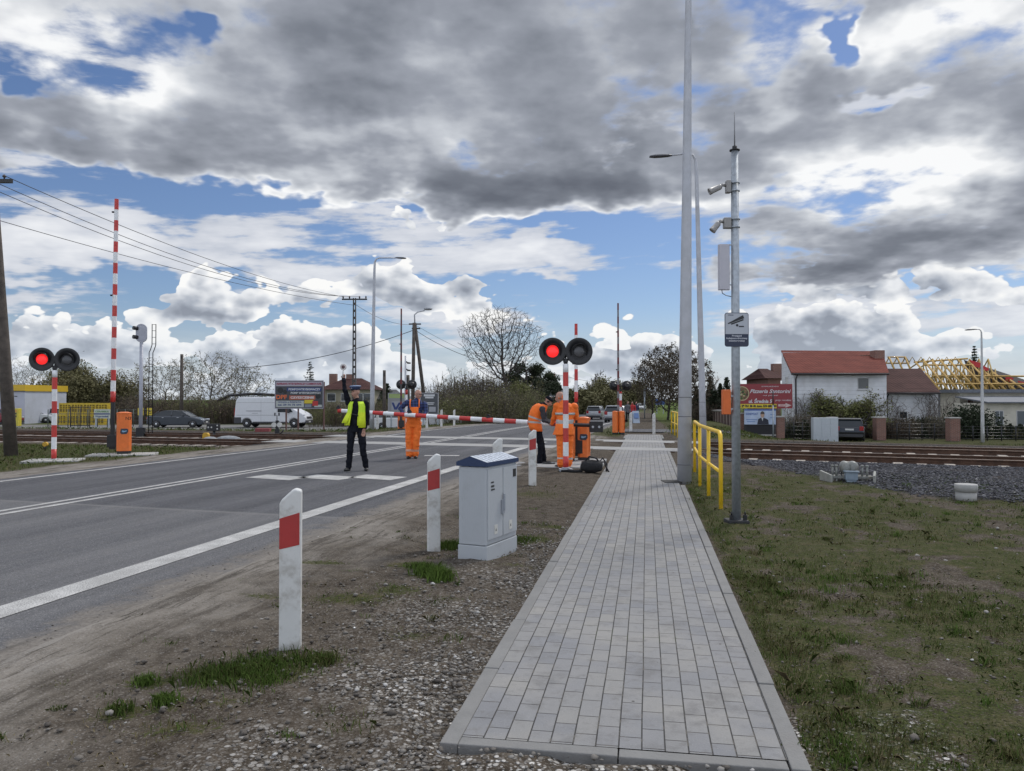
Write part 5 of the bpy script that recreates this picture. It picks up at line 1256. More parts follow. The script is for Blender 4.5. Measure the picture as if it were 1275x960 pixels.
def house_a():
    o = W(988, 497, 60); o.z = 0; t = thing('house', 'white blockwork house with red tiled single-slope roof and brick chimney', 'house', o)
    P = lambda px, Y: (W(px, 497, Y) - o)
    a, b, c, d = P(988, 60), P(1104, 60), P(1092, 68), P(973.5, 66.5); ze = W(0, 464.5, 60).z; zr = W(0, 438, 67).z
    mb = MB(); poly_wall(mb, a, b, GZ, ze, ze); poly_wall(mb, b, c, GZ, ze, zr - .1); poly_wall(mb, c, d, GZ, zr - .1, zr - .1); poly_wall(mb, d, a, GZ, zr - .1, ze); mb.build('wall', white_board, t)
    e0, e1 = P(985.5, 59.4), P(1107, 59.4); r0, r1 = P(973, 67.2), P(1099, 68.4); z0 = ze - .12; mb = MB(); th = .14; i = 0
    V = [(e0.x, e0.y, z0), (e1.x, e1.y, z0), (r1.x, r1.y, zr), (r0.x, r0.y, zr)]
    mb.v = [(x, y, z) for x, y, z in V] + [(x, y, z + th) for x, y, z in V]
    for q in ((3, 2, 1, 0), (4, 5, 6, 7), (0, 1, 5, 4), (1, 2, 6, 5), (2, 3, 7, 6), (3, 0, 4, 7)): mb.face(q)
    rf = mb.build('roof', tiles, t)
    q = P(1092, 65.5); mb = MB(); mb.box(q.x - .35, q.x + .45, q.y - .5, q.y + .5, 4.6, W(0, 436.5, 65.5).z); mb.build('chimney', brickm, rf, bevel=.02)
    q = P(1078, 66.5); mb = MB(); mb.box(q.x - .5, q.x + .25, q.y - .4, q.y + .5, 5.0, W(0, 442, 66.5).z); mb.build('chimney', brickm, rf, bevel=.02)
    mb = MB(); mb.cyl((e0.x, e0.y - .02, z0 + .03), (e1.x, e1.y - .02, z0 + .03), .075, n=8); mb.tube([(a.x + .15, a.y - .45, z0), (a.x + .15, a.y - .1, z0 - .35), (a.x + .15, a.y - .1, GZ)], .055, 8); mb.build('gutter', mat('gutter_dark', (.03, .025, .025), .5), t)
    wq = P(1068.5, 60); window(t, (wq.x, wq.y), (1, 0), .78, W(0, 484, 60).z, W(0, 471, 60).z, frame_w, div=1)
    u = (a - d).normalized(); wq = d + u * 2.6; window(t, (wq.x, wq.y), (u.x, u.y), 1.2, W(0, 478, 64).z, W(0, 470, 64).z, frame_w)
    # dark stems of climber on the wall
    return t
house_a()
def house_b():
    o = W(1104, 497, 61); o.z = 0; t = thing('outbuilding', 'low white outbuilding with brown tiled roof joined to the right of the white house', 'outbuilding', o); P = lambda px, Y: (W(px, 497, Y) - o)
    a, b, c, d = P(1104.5, 61), P(1168, 61), P(1150, 67), P(1101, 67); ze = W(0, 488.5, 61).z; zr = W(0, 460.5, 67).z
    mb = MB(); poly_wall(mb, a, b, GZ, ze, ze); poly_wall(mb, b, c, GZ, ze, zr - .1); poly_wall(mb, c, d, GZ, zr - .1, zr - .1); mb.build('wall', white_board, t)
    e0, e1 = P(1102.5, 60.3), P(1171, 60.3); r0, r1 = P(1103, 67.3), P(1147, 67.3); V = [(e0.x, e0.y, ze - .1), (e1.x, e1.y, ze - .1), (r1.x, r1.y, zr), (r0.x, r0.y, zr)]
    mb = MB(); mb.v = V + [(x, y, z + .12) for x, y, z in V]
    for q in ((3, 2, 1, 0), (4, 5, 6, 7), (0, 1, 5, 4), (1, 2, 6, 5), (2, 3, 7, 6), (3, 0, 4, 7)): mb.face(q)
    mb.build('roof', tiles2, t); mb = MB(); mb.cyl((e0.x, e0.y, ze - .08), (e1.x, e1.y, ze - .08), .07, n=8); mb.tube([(a.x - .05, a.y - .4, ze - .1), (a.x - .05, a.y - .1, ze - .4), (a.x - .05, a.y - .1, GZ)], .05, 8); mb.build('gutter', mat('gutter_dark'), t)
    q = P(1120, 61); window(t, (q.x, q.y), (1, 0), .56, W(0, 520.5, 61).z, W(0, 513, 61).z, frame_w)
house_b()
def house_d():
    o = W(1195, 497, 66); o.z = 0; t = thing('house', 'cream rendered bungalow with flat grey roof at the right edge', 'house', o); P = lambda px, Y: (W(px, 497, Y) - o)
    cream = wall_mat('cream_render', (.56, .53, .45), 0, .06); roofm = mat('grey_felt', (.13, .14, .16), .8, var=.2); g = wall_mat('grey_render', (.27, .28, .31), 0, .1)
    a, b = P(1166, 69), P(1197, 69); ze = W(0, 491, 69).z; mb = MB(); poly_wall(mb, a, b, GZ, ze, ze, 4); mb.build('side_wing', g, t)
    a, b = P(1195, 66), P(1300, 66); ze = W(0, 489, 66).z; mb = MB(); poly_wall(mb, a, b, GZ, ze, ze, 6); mb.build('wall', cream, t); mb = MB(); mb.box(a.x - .5, b.x, a.y - .6, a.y + 6.5, ze, ze + .28); mb.build('roof', roofm, t)
    q = P(1205, 66); window(t, (q.x, q.y), (1, 0), .42, W(0, 504, 66).z, W(0, 494, 66).z, frame_w, mat('brown_pane', (.12, .035, .025), .5))
    a, b = P(1229, 61), P(1330, 61); ze = W(0, 502, 61).z; mb = MB(); poly_wall(mb, a, b, GZ, ze, ze, 4.6); mb.build('front_wing', cream, t); mb = MB(); V = [(a.x - .25, a.y - .5, ze), (b.x, b.y - .5, ze), (b.x, b.y + 4.6, ze + .45), (a.x + .1, a.y + 4.6, ze + .45)]
    mb.v = V + [(x, y, z + .10) for x, y, z in V]
    for qq in ((3, 2, 1, 0), (4, 5, 6, 7), (0, 1, 5, 4), (1, 2, 6, 5), (2, 3, 7, 6), (3, 0, 4, 7)): mb.face(qq)
    mb.build('front_roof', roofm, t)
    for px, w in ((1239.5, .55), (1266, 1.3), (1292, 1.3)): q = P(px, 61); window(t, (q.x, q.y), (1, 0), w, W(0, 529, 61).z, W(0, 512, 61).z, frame_w, mat('grey_pane', (.10, .115, .13), .15), div=2)
house_d()
def roof_frame():
    o = W(1190, 497, 76); o.z = 0; t = thing('roof_frame', 'yellow timber roof skeleton under construction behind the cream bungalow', 'roof frame', o); tim = mat('fresh_timber', (.42, .27, .085), .85, var=.15, vscale=2); dkt = mat('inner_timber', (.33, .225, .06), .8, var=.2, vscale=2)
    def L(px, py, Y): return W(px, py, Y) - o
    r = random.Random(5); bots = [1172, 1182, 1194, 1206, 1218, 1230, 1242, 1254, 1266, 1278]; tops = [(1140, 451), (1151, 450), (1161, 449.5), (1171, 449), (1181, 448), (1193, 448), (1206, 450), (1224, 461), (1237, 464), (1256, 472)]
    for k, (bx, (tx, ty)) in enumerate(zip(bots, tops)): mb = MB(); mb.tube([L(tx, ty, 79), L(bx, 487, 72)], .12, 4); mb.build('rafter', tim, t)
    for k, (x0, y0, x1, y1, Y) in enumerate([(1150, 454.5, 1212, 454.5, 78), (1160, 468, 1275, 468.5, 75.5), (1165, 478, 1285, 478, 73.5), (1170, 486.5, 1290, 486.5, 72.3), (1138, 451, 1205, 446.5, 79)]): mb = MB(); mb.tube([L(x0, y0, Y), L(x1, y1, Y)], .085, 4); mb.build('purlin', tim, t)
    for k in range(8):           # the rear slope and king trusses seen through
        x = 1128 + 11.5 * k; mb = MB(); mb.tube([L(x, 462 if x < 1150 else 487, 84), L(x + 22, 447, 81)], .08, 4)
        mb.tube([L(x + 22, 447, 81), L(x + 34, 487, 76)], .07, 4); mb.tube([L(x + 6, 470, 82), L(x + 38, 470, 79)], .06, 4); mb.tube([L(x + 22, 448, 81), L(x + 21, 487, 80)], .07, 4); mb.build('truss', dkt, t)
    for k in range(80):
        x = 1148 + 1.5 * k + r.uniform(-2, 2); mb = MB(); y0 = r.uniform(458, 474) if x < 1240 else r.uniform(472, 482); s = r.choice((-1, 1)); mb.tube([L(x, y0, r.uniform(75, 81)), L(x + s * r.uniform(3, 9), 487, r.uniform(75, 80))], .055, 4); mb.build('strut', r.choice((tim, dkt)), t)
    for k in range(7):           # little peaks along the ridge and the small gable at the left
        x = 1122 + 11 * k if k else 1122; x = 1136 + 10.7 * (k - 1) if k else 1128
        mb = MB(); mb.tube([L(x - 4, 451, 80), L(x, 444.5, 80), L(x + 4, 451, 80)], .05, 4); mb.build('ridge_truss', dkt, t)
    for x in (1101, 1111, 1121): mb = MB(); mb.tube([L(x, 456, 78), L(x + 6, 444.8, 79), L(x + 13, 461, 76)], .09, 4); mb.tube([L(x, 452, 78), L(x + 12, 452, 78)], .05, 4); mb.build('ridge_truss', tim, t)
    mb = MB(); mb.tube([L(1105, 444.6, 79), L(1128, 444.6, 79)], .07, 4); mb.tube([L(1100, 452.5, 78), L(1130, 452.5, 78)], .05, 4); mb.build('purlin', tim, t)
    blk = mat('dark_membrane', (.03, .025, .025), .9); mb = MB(); mb.quad(L(1200, 448, 82), L(1286, 476, 79), L(1290, 487, 77), L(1215, 487, 80)); mb.quad(L(1200, 448, 82.1), L(1215, 487, 80.1), L(1290, 487, 77.1), L(1286, 476, 79.1)); mb.build('underlay', blk, t)
    redm = mat('red_sheet', (.45, .03, .03), .6)
    for pts in ([(1207, 448), (1221, 452), (1220, 458), (1210, 456)], [(1222, 454), (1231, 459), (1230, 462), (1224, 461)], [(1252, 467), (1262, 471), (1258, 476), (1252, 474)], [(1267, 474), (1280, 477), (1280, 483), (1270, 483)]):
        mb = MB(); mb.quad(*[L(x, y, 78.5) for x, y in pts]); ob = mb.build('red_sheet', redm, t); md = ob.modifiers.new('thick', 'SOLIDIFY'); md.thickness = .05
roof_frame()
def simple_house(name, label, x0, x1, Y, y_eave, y_ridge, wallm, roofm, depth=8, hip=.25, wins=(), chims=(), z0=-1.0, gable=False):
    o = W((x0 + x1) / 2, 497, Y); o.z = 0; t = thing(name, label, 'house', o); a, b = W(x0, 497, Y) - o, W(x1, 497, Y) - o; ze = W(0, y_eave, Y).z; zr = W(0, y_ridge, Y + depth / 2).z
    mb = MB(); mb.box(a.x, b.x, 0, depth, z0, ze); 
    if gable:
        mb.prism([(a.x, ze), (b.x, ze), ((a.x + b.x) / 2, zr)], (0, depth, 0), (1, 0, 0), (0, 0, 1), depth)
    mb.build('wall', wallm, t); e = .45; w = b.x - a.x; mb = MB()
    if gable:
        xm = (a.x + b.x) / 2
        for s in (-1, 1):
            xe = a.x - e if s < 0 else b.x + e; ye = ze - .25; V = [(xe, -e, ye), (xm, -e, zr + .1), (xm, depth + e, zr + .1), (xe, depth + e, ye)]; i = len(mb.v); mb.v += V + [(x, y, z + .14) for x, y, z in V]
            for q in ((3, 2, 1, 0), (4, 5, 6, 7), (0, 1, 5, 4), (1, 2, 6, 5), (2, 3, 7, 6), (3, 0, 4, 7)): mb.face([i + k for k in q])
    else:
        i = 0; mb.v = [(a.x - e, -e, ze), (b.x + e, -e, ze), (b.x + e, depth + e, ze), (a.x - e, depth + e, ze), (a.x + w * hip, depth / 2, zr), (b.x - w * hip, depth / 2, zr)]
        for q in ((0, 1, 5, 4), (1, 2, 5), (2, 3, 4, 5), (3, 0, 4), (3, 2, 1, 0)): mb.face(q)
    rf = mb.build('roof', roofm, t)
    for px, py in chims: q = W(px, 497, Y + depth / 2) - o; mb = MB(); mb.box(q.x - .45, q.x + .45, depth / 2 - .4, depth / 2 + .4, zr - 1.2, W(0, py, Y + depth / 2).z); mb.build('chimney', brickm, rf)
    for px, pw, y0, y1 in wins: q = W(px, 497, Y) - o; window(t, (q.x, 0), (1, 0), pw, W(0, y1, Y).z, W(0, y0, Y).z, frame_w)
    return t
beige = wall_mat('beige_render', (.30, .27, .20), 0, .12); greyw = wall_mat('dull_grey_render', (.20, .19, .17), 0, .12)
simple_house('house', 'beige house with brown hipped roof and two chimneys behind the policeman', 400, 461, 95, 485, 471, beige, tiles2, 9, .32, wins=((425, .9, 490, 499), (443, .9, 490, 499), (452, .9, 490, 499), (408, .9, 490, 499)), chims=((415, 465.5), (436, 466)))
simple_house('house', 'dull grey house with low roof between the tall street lamp and the far signal', 463, 492, 100, 497, 485, greyw, mat('slate_dark', (.05, .05, .055), .8, var=.2), 8, .15, wins=((470, 1, 502, 510),))
simple_house('house', 'tall grey gabled house right of the dark pine', 679, 697, 120, 484, 468, greyw, tiles2, 9, gable=True, wins=((682, .8, 487, 493), (689, .8, 487, 493)), chims=((688, 465),))
simple_house('house', 'low distant house with pale wall left of the silver hatchback', 696, 716, 150, 494, 484, greyw, mat('slate_dark'), 9, .2)
simple_house('house', 'small brown-roofed house behind the red pizzeria board', 957, 972, 75, 471, 459, brickm, tiles2, 7, .12, gable=False, chims=((967, 453),), z0=-1.5)
simple_house('house', 'distant house with pale roof at the end of the far road', 775, 800, 260, 494, 489, greyw, mat('slate_pale', (.16, .17, .19), .8), 10, .2)
simple_house('bus_shelter', 'low grey building seen between the two pale lamp poles', 861, 878, 92, 509, 502, greyw, mat('slate_pale'), 6, .05, z0=-1.4)
def station():
    o = W(-14, 497, 75); o.z = 0; t = thing('shop_building', 'white flat-roofed building with yellow fascia at the left edge', 'building', o); h_ = W(0, 479, 75).z; zb = W(0, 487, 75).z; x1 = (W(31.5, 497, 75) - o).x
    mb = MB(); mb.box(-8, x1 - .05, 0, 7, -1, zb); mb.build('wall', wall_mat('pale_panel', (.42, .44, .50), 0, .04), t)
    mb = MB(); mb.box(-8.1, x1 + .05, -.15, 7.1, zb, h_); mb.build('fascia', mat('fascia_yellow', (.55, .36, .02), .5, var=.04), t); mb = MB(); mb.box(-8.1, x1 + .06, -.16, -.14, zb - .03, zb + .03); mb.build('trim', black_paint, t)
    q = W(20, 497, 75) - o; mb = MB(); mb.box(q.x - .15, q.x + .12, -.02, 0, W(0, 494, 75).z, W(0, 493, 75).z); mb.build('wall_lamp', black_paint, t)
    p = at(20.5, 69); t = thing('yellow_kiosk', 'narrow yellow machine with two dark openings in the yard behind the leaning pole', 'machine', p); mb = MB(); mb.box(-.33, .33, -.25, .25, 0, 1.55); mb.build('body', mat('kiosk_yellow', (.50, .42, .05), .5, var=.08), t, bevel=.03)
    for z in (.78, 1.02): mb = MB(); mb.box(-.14, .18, -.262, -.24, z, z + .16); mb.build('opening', black_paint, t)
    mb = MB(); mb.box(-.2, .2, -.26, -.25, 1.25, 1.4); mb.build('label_plate', mat('kiosk_orange', (.55, .25, .05), .5), t)
    p = at(46, 82); t = thing('awning', 'low blue awning above the white cars in the yard', 'awning', p); mb = MB(); V = [(-1.9, -1.2, 1.55), (1.6, -1.2, 1.65), (1.4, 1.2, 2.1), (-1.7, 1.2, 2.0)]; mb.v = V + [(x, y, z + .08) for x, y, z in V]
    for q in ((3, 2, 1, 0), (4, 5, 6, 7), (0, 1, 5, 4), (1, 2, 6, 5), (2, 3, 7, 6), (3, 0, 4, 7)): mb.face(q)
    mb.build('canopy', mat('awning_blue', (.03, .10, .32), .6, var=.2), t)
    for x, y in ((-1.7, -1), (1.4, -1), (1.3, 1), (-1.6, 1)): mb = MB(); mb.cyl((x, y, -.1), (x, y, 1.7), .04, n=6); mb.build('leg', galv, t)
station()
# stacked yellow cage crates
def crates():
    ym = mat('crate_yellow', (.48, .34, .025), .55, var=.12, dirt=(.2, .14, .03), damt=.4); dk = mat('crate_inside', (.20, .14, .02), .8, var=.3)
    def crate(loc, label):
        t = thing('cage_crate', label, 'crate', loc, 0, 'stacked yellow crates in the yard'); w, d, h = .56, .45, .98
        mb = MB(); mb.box(-w + .04, w - .04, -d + .05, d - .05, .06, h - .05); mb.build('lining', dk, t)
        mb = MB()
        for x in (-w, w - .07): mb.box(x, x + .07, -d, d, 0, h)
        mb.box(-w + .07, w - .07, -d, -d + .05, h - .16, h); mb.box(-w + .07, w - .07, -d, -d + .05, 0, .16); mb.box(-w + .07, w - .07, d - .05, d, h - .1, h); mb.build('frame', ym, t)
        mb = MB()
        for x in (-.24, .0, .24): mb.box(x - .04, x + .04, -d - .005, -d + .04, .16, h - .16)
        for z in (.44, .62): mb.box(-.42, .42, -d - .012, -d + .02, z, z + .05)
        mb.build('bars', ym, t)
        return t
    ords = ['first', 'second', 'third', 'fourth', 'fifth']
    for k in range(4): p = at(84.5 + 15 * k, 73); crate(p + Vector((0, 0, 1.02)), ords[k] + ' yellow crate from the left in the upper row of the stack')
    for k in range(4): p = at(78.5 + 15.6 * k, 72.5); crate(p + Vector((0, 0, 0)), ords[k] + ' yellow crate from the left in the lower row of the stack')
crates()
# fences and boards on the left
def mesh_fence(p0, p1, h, label, n, m, name='wire_fence', bars=False, group=None):
    p0, p1 = Vector(p0), Vector(p1); t = thing(name, label, 'fence', p0, 0, group); d = p1 - p0; L = d.length; u = d / L
    for k in range(n + 1): q = d * k / n; mb = MB(); mb.cyl(q + Vector((0, 0, -.2)), q + Vector((0, 0, h)), .035, n=6); mb.build('post', m, t)
    mb = MB()
    for z in np.linspace(.15, h - .05, 5 if not bars else 2): mb.tube([Vector((0, 0, z)), d + Vector((0, 0, z))], .012 if not bars else .025, 4)
    if bars:
        for k in range(int(L / .14)): q = u * (.14 * k + .05); mb.tube([q + Vector((0, 0, .1)), q + Vector((0, 0, h))], .014, 4, cap=False)
    else:
        for k in range(int(L / .5)): q = u * (.5 * k); mb.tube([q + Vector((0, 0, .1)), q + Vector((0, 0, h - .05))], .007, 3, cap=False)
    mb.build('mesh_panel', m, t); return t
fg = mat('fence_grey_green', (.09, .11, .10), .6, .3)
mesh_fence(at(60, 66), at(134, 67), 1.5, 'dark wire fence in front of the yellow crates', 6, fg)
mesh_fence(at(146, 68), at(186, 69), 1.5, 'grey wire fence behind the railway signal', 4, fg)
t = mesh_fence(at(88, 65.5), at(112, 65.6), 1.75, 'dark barred gate in front of the yellow crates', 2, black_paint, 'metal_gate', True); t['category'] = 'gate'
def board(px0, px1, y0, y1, Y, name, label, m, rows=(), th=.05, posts=(), postm=None, frame=None, cat='sign'):
    a, b = W(px0, y1, Y), W(px1, y0, Y); g = at((px0 + px1) / 2, Y); t = thing(name, label, cat, (g.x, Y, g.z)); w = (b.x - a.x) / 2; z0, z1 = a.z - g.z, b.z - g.z; x_ = (a.x + b.x) / 2 - g.x
    mb = MB(); mb.box(x_ - w, x_ + w, 0, th, z0, z1); mb.build('panel', m, t)
    if frame:
        f = .05; mb = MB(); mb.box(x_ - w - f, x_ - w, -.02, th + .01, z0 - f, z1 + f); mb.box(x_ + w, x_ + w + f, -.02, th + .01, z0 - f, z1 + f); mb.box(x_ - w, x_ + w, -.02, th + .01, z1, z1 + f); mb.box(x_ - w, x_ + w, -.02, th + .01, z0 - f, z0); mb.build('frame', frame, t)
    for q in posts: x = (W(q, 497, Y) - g).x; mb = MB(); mb.box(x - .05, x + .05, th + .001, th + .10, -.3, z1 - .05); mb.build('post', postm or galv, t)
    return t, x_, w, z0, z1
navy2 = mat('print_navy', (.02, .04, .16), .5); blk2 = mat('print_black', (.015, .015, .018), .5); redp = mat('print_red', (.42, .03, .03), .5); whitep = mat('print_white', (.55, .56, .58), .5); yelp = mat('print_yellow', (.60, .46, .03), .5)
t, x_, w, z0, z1 = board(117, 137, 509.5, 521, 64.8, 'fence_banner', 'pale banner with green and blue bands on the fence by the yellow crates', mat('banner_pale', (.42, .45, .38), .6), posts=(119, 135))
mb = MB(); mb.box(x_ - w, x_ + w, -.006, -.001, z0 + .32, z0 + .42); mb.build('stripe', navy2, t)
text('CERAMIKA', .2, mat('print_green', (.10, .22, .08), .5), t, (x_, -.004, z1 - .2), width=w * 1.7, bold=.006); text('Wyprzedaż', .2, navy2, t, (x_, -.004, z0 + .16), width=w * 1.7, bold=.006)
yb = mat('sign_yellow', (.55, .42, .03), .5)
for a, b, lab in ((171.5, 178.5, 'left of two small yellow signs on the fence behind the railway signal'), (183, 189.5, 'right of two small yellow signs on the fence behind the railway signal')):
    t, x_, w, z0, z1 = board(a, b, 508, 517, 68.2, 'yellow_sign', lab, yb, posts=((a + b) / 2,), postm=fg); mb = MB(); mb.box(x_ - .1, x_ + .1, -.006, -.001, z0 + .3, z0 + .42); mb.box(x_ - .15, x_ + .15, -.006, -.001, z0 + .14, z0 + .2); mb.build('print', blk2, t)
# advert board in front of the van
def dpf():
    t, x, w, z0, z1 = board(343, 402, 474.5, 508, 58, 'advert_board', 'advert board with DPF lettering standing in front of the white van', mat('board_dark', (.045, .05, .06), .5), posts=(356, 371, 403), postm=mat('post_rust', (.13, .07, .06), .8), frame=mat('frame_lilac', (.30, .28, .34), .5)); H_ = z1 - z0; y = -.004
    def bar(x0, x1, a, b, m, k=1): mb = MB(); mb.box(x - w + 2 * w * x0, x - w + 2 * w * x1, -.004 * k, -.0005, z0 + H_ * a, z0 + H_ * b); mb.build('print_block', m, t)
    bar(.01, .99, .81, .98, mat('strip_lilac', (.36, .33, .38), .5)); text('NAPRAWA WTRYSKIWACZY COMMON RAIL', .2, mat('print_wine', (.25, .02, .05), .5), t, (x, -.007, z0 + H_ * .895), width=w * 1.9, bold=.008)
    bar(.24, .97, .625, .76, navy2); text('POMPOWTRYSKIWACZY', .2, whitep, t, (x + w * .22, -.007, z0 + H_ * .69), width=w * 1.35, bold=.008); text('POMP WTRYSKOWYCH', .2, whitep, t, (x + w * .27, -.007, z0 + H_ * .555), width=w * 1.25, bold=.006)
    text('DPF', .42, mat('print_orange', (.62, .13, .04), .5), t, (x - w * .75, -.007, z0 + H_ * .40), width=w * .46, bold=.014); bar(.29, .84, .31, .46, mat('strip_red', (.42, .10, .05), .5)); text('CZYSZCZENIE', .2, whitep, t, (x + w * .13, -.008, z0 + H_ * .385), width=w * 1.0, bold=.01)
    bar(.01, .60, .03, .27, mat('strip_pale', (.42, .44, .42), .5)); text('OSTROŁĘKA ul. PRZEMYSŁOWA', .14, navy2, t, (x - w * .4, -.008, z0 + H_ * .215), width=w * 1.0, bold=.004); text('tel. 29 76 75 694', .17, navy2, t, (x - w * .4, -.008, z0 + H_ * .115), width=w * 1.0, bold=.006)
    bar(.61, .80, .17, .30, yelp); bar(.82, .98, .03, .12, mat('strip_pale')); bar(.78, .90, .08, .26, redp, 1.5); bar(.62, .76, .03, .14, mat('strip_grey', (.2, .22, .26), .5))
    for cx, cz, r in ((.10, .66, .10), (.20, .60, .07), (.90, .44, .09)):
        mb = MB(); mb.lathe((x - w + 2 * w * cx, -.001, z0 + H_ * cz), (0, -1, 0), [(0, r * 2.2), (.006, r * 2.0)], 12); mb.build('picture', blk2, t)
dpf()
t, x, w, z0, z1 = board(484, 507, 490, 514, 52, 'advert_board', 'pale advert board with green header behind the left arm of the worker in bib overalls', mat('board_pale', (.25, .25, .26), .6), posts=(487, 505), frame=mat('frame_grey', (.3, .3, .32), .5))
mb = MB(); mb.box(x - w, x + w, -.006, -.001, z1 - .30, z1 - .02); mb.build('header', mat('header_green', (.30, .38, .15), .5), t); mb = MB(); mb.box(x - w * .7, x + w * .55, -.006, -.001, z0 + .15, z0 + .75); mb.build('picture', mat('pic_grey', (.32, .33, .36), .5), t)
mb = MB(); mb.prism([(-.42, .62), (-.28, .62), (-.14, .30), (.05, .62), (.2, .62), (-.06, .15), (-.24, .15)], (x, -.006, z0 + .06), (1, 0, 0), (0, 0, 1), .003); mb.build('emblem', navy2, t)
t, x, w, z0, z1 = board(524, 545, 490, 515, 52, 'advert_board', 'dark advert board with pale lettering right of the worker in bib overalls', mat('board_slate', (.07, .075, .085), .5), posts=(527, 545), frame=mat('frame_grey'))
for q, hgt, ww in ((.86, .13, 1.3), (.76, .11, 1.0), (.52, .05, 1.2), (.45, .05, 1.0)): mb = MB(); mb.box(x - w * .0 - ww * w / 2, x + ww * w / 2, -.006, -.001, z0 + (z1 - z0) * q, z0 + (z1 - z0) * q + hgt); mb.build('print_line', whitep, t)
mb = MB(); mb.box(x - .02, x + .42, -.006, -.001, z0 + .12, z0 + .45); mb.build('picture', mat('pic_grey'), t)
# red pizzeria board, poster, brick posts, fence, utility cabinets on the right
def pizzeria():
    Y = 51; t, x, w, z0, z1 = board(917, 986.5, 478, 508.5, Y, 'pizzeria_board', 'large dark red pizzeria board with white script and yellow phone strip', mat('board_red', (.23, .028, .035), .5, var=.04), posts=(930, 975), postm=galv); Hh = z1 - z0
    def X(px): return (W(px, 497, Y)).x - t.location.x
    def Z(py): return W(0, py, Y).z - t.location.z
    text('Pizzeria Santorini', .34, whitep, t, (X(958.5), -.005, Z(487.3)), width=X(985) - X(934), shear=.35, bold=.006)
    text('ZAPRASZAMY', .1, whitep, t, (X(959), -.005, Z(481.3)), width=X(970) - X(948)); text('na pizzę', .1, whitep, t, (X(959), -.005, Z(492.3)), width=X(969) - X(950), shear=.3)
    text('ul. Średnia 5', .30, whitep, t, (X(946.5), -.005, Z(499.8)), width=X(961) - X(932), bold=.010, shear=.15); text('przy rondzie', .16, whitep, t, (X(975), -.005, Z(498.3)), width=X(985) - X(965), shear=.3)
    mb = MB(); mb.box(X(917), X(967), -.004, -.001, Z(508.3), Z(503)); mb.build('phone_strip', yelp, t); text('tel. 29 761 38 40, kom. 533 688 850', .2, blk2, t, (X(942.5), -.008, Z(505.7)), width=X(966.5) - X(918), bold=.012)
    mb = MB(); a, b, c = X(969), X(978), X(985.5); zm = Z(504.7); mb.prism([(a, zm - .07), (b, zm - .07), (b, zm - .15), (c, zm), (b, zm + .15), (b, zm + .07), (a, zm + .07)], (0, -.001, 0), (1, 0, 0), (0, 0, 1), .004); mb.build('arrow', mat('arrow_pink', (.50, .40, .38), .5), t); text('300 m', .1, redp, t, (X(975), -.008, zm), width=.42)
    cx, cz = X(924), Z(490); r = X(933) - cx
    mb = MB(); mb.lathe((cx, -.001, cz), (0, -1, 0), [(0, r), (.004, r)], 32); e = mb.build('pizza_emblem', mat('emblem_cream', (.42, .36, .20), .5), t)
    mb = MB(); mb.lathe((cx, -.006, cz), (0, -1, 0), [(0, r * .88), (.002, r * .88)], 28); mb.build('pizza_picture', mat('pizza_brown', (.16, .10, .05), .6, var=.6, vscale=6), e)
    rr = random.Random(2)
    for k in range(14):
        a = rr.uniform(0, 6.28); q = rr.uniform(.1, .72) * r; mb = MB(); mb.lathe((cx + q * cos(a), -.009, cz + q * sin(a)), (0, -1, 0), [(0, rr.uniform(.05, .09)), (.002, .04)], 7); mb.build('topping', rr.choice((blk2, mat('emblem_cream'), mat('leaf_print', (.06, .12, .03), .6))), e)
pizzeria()
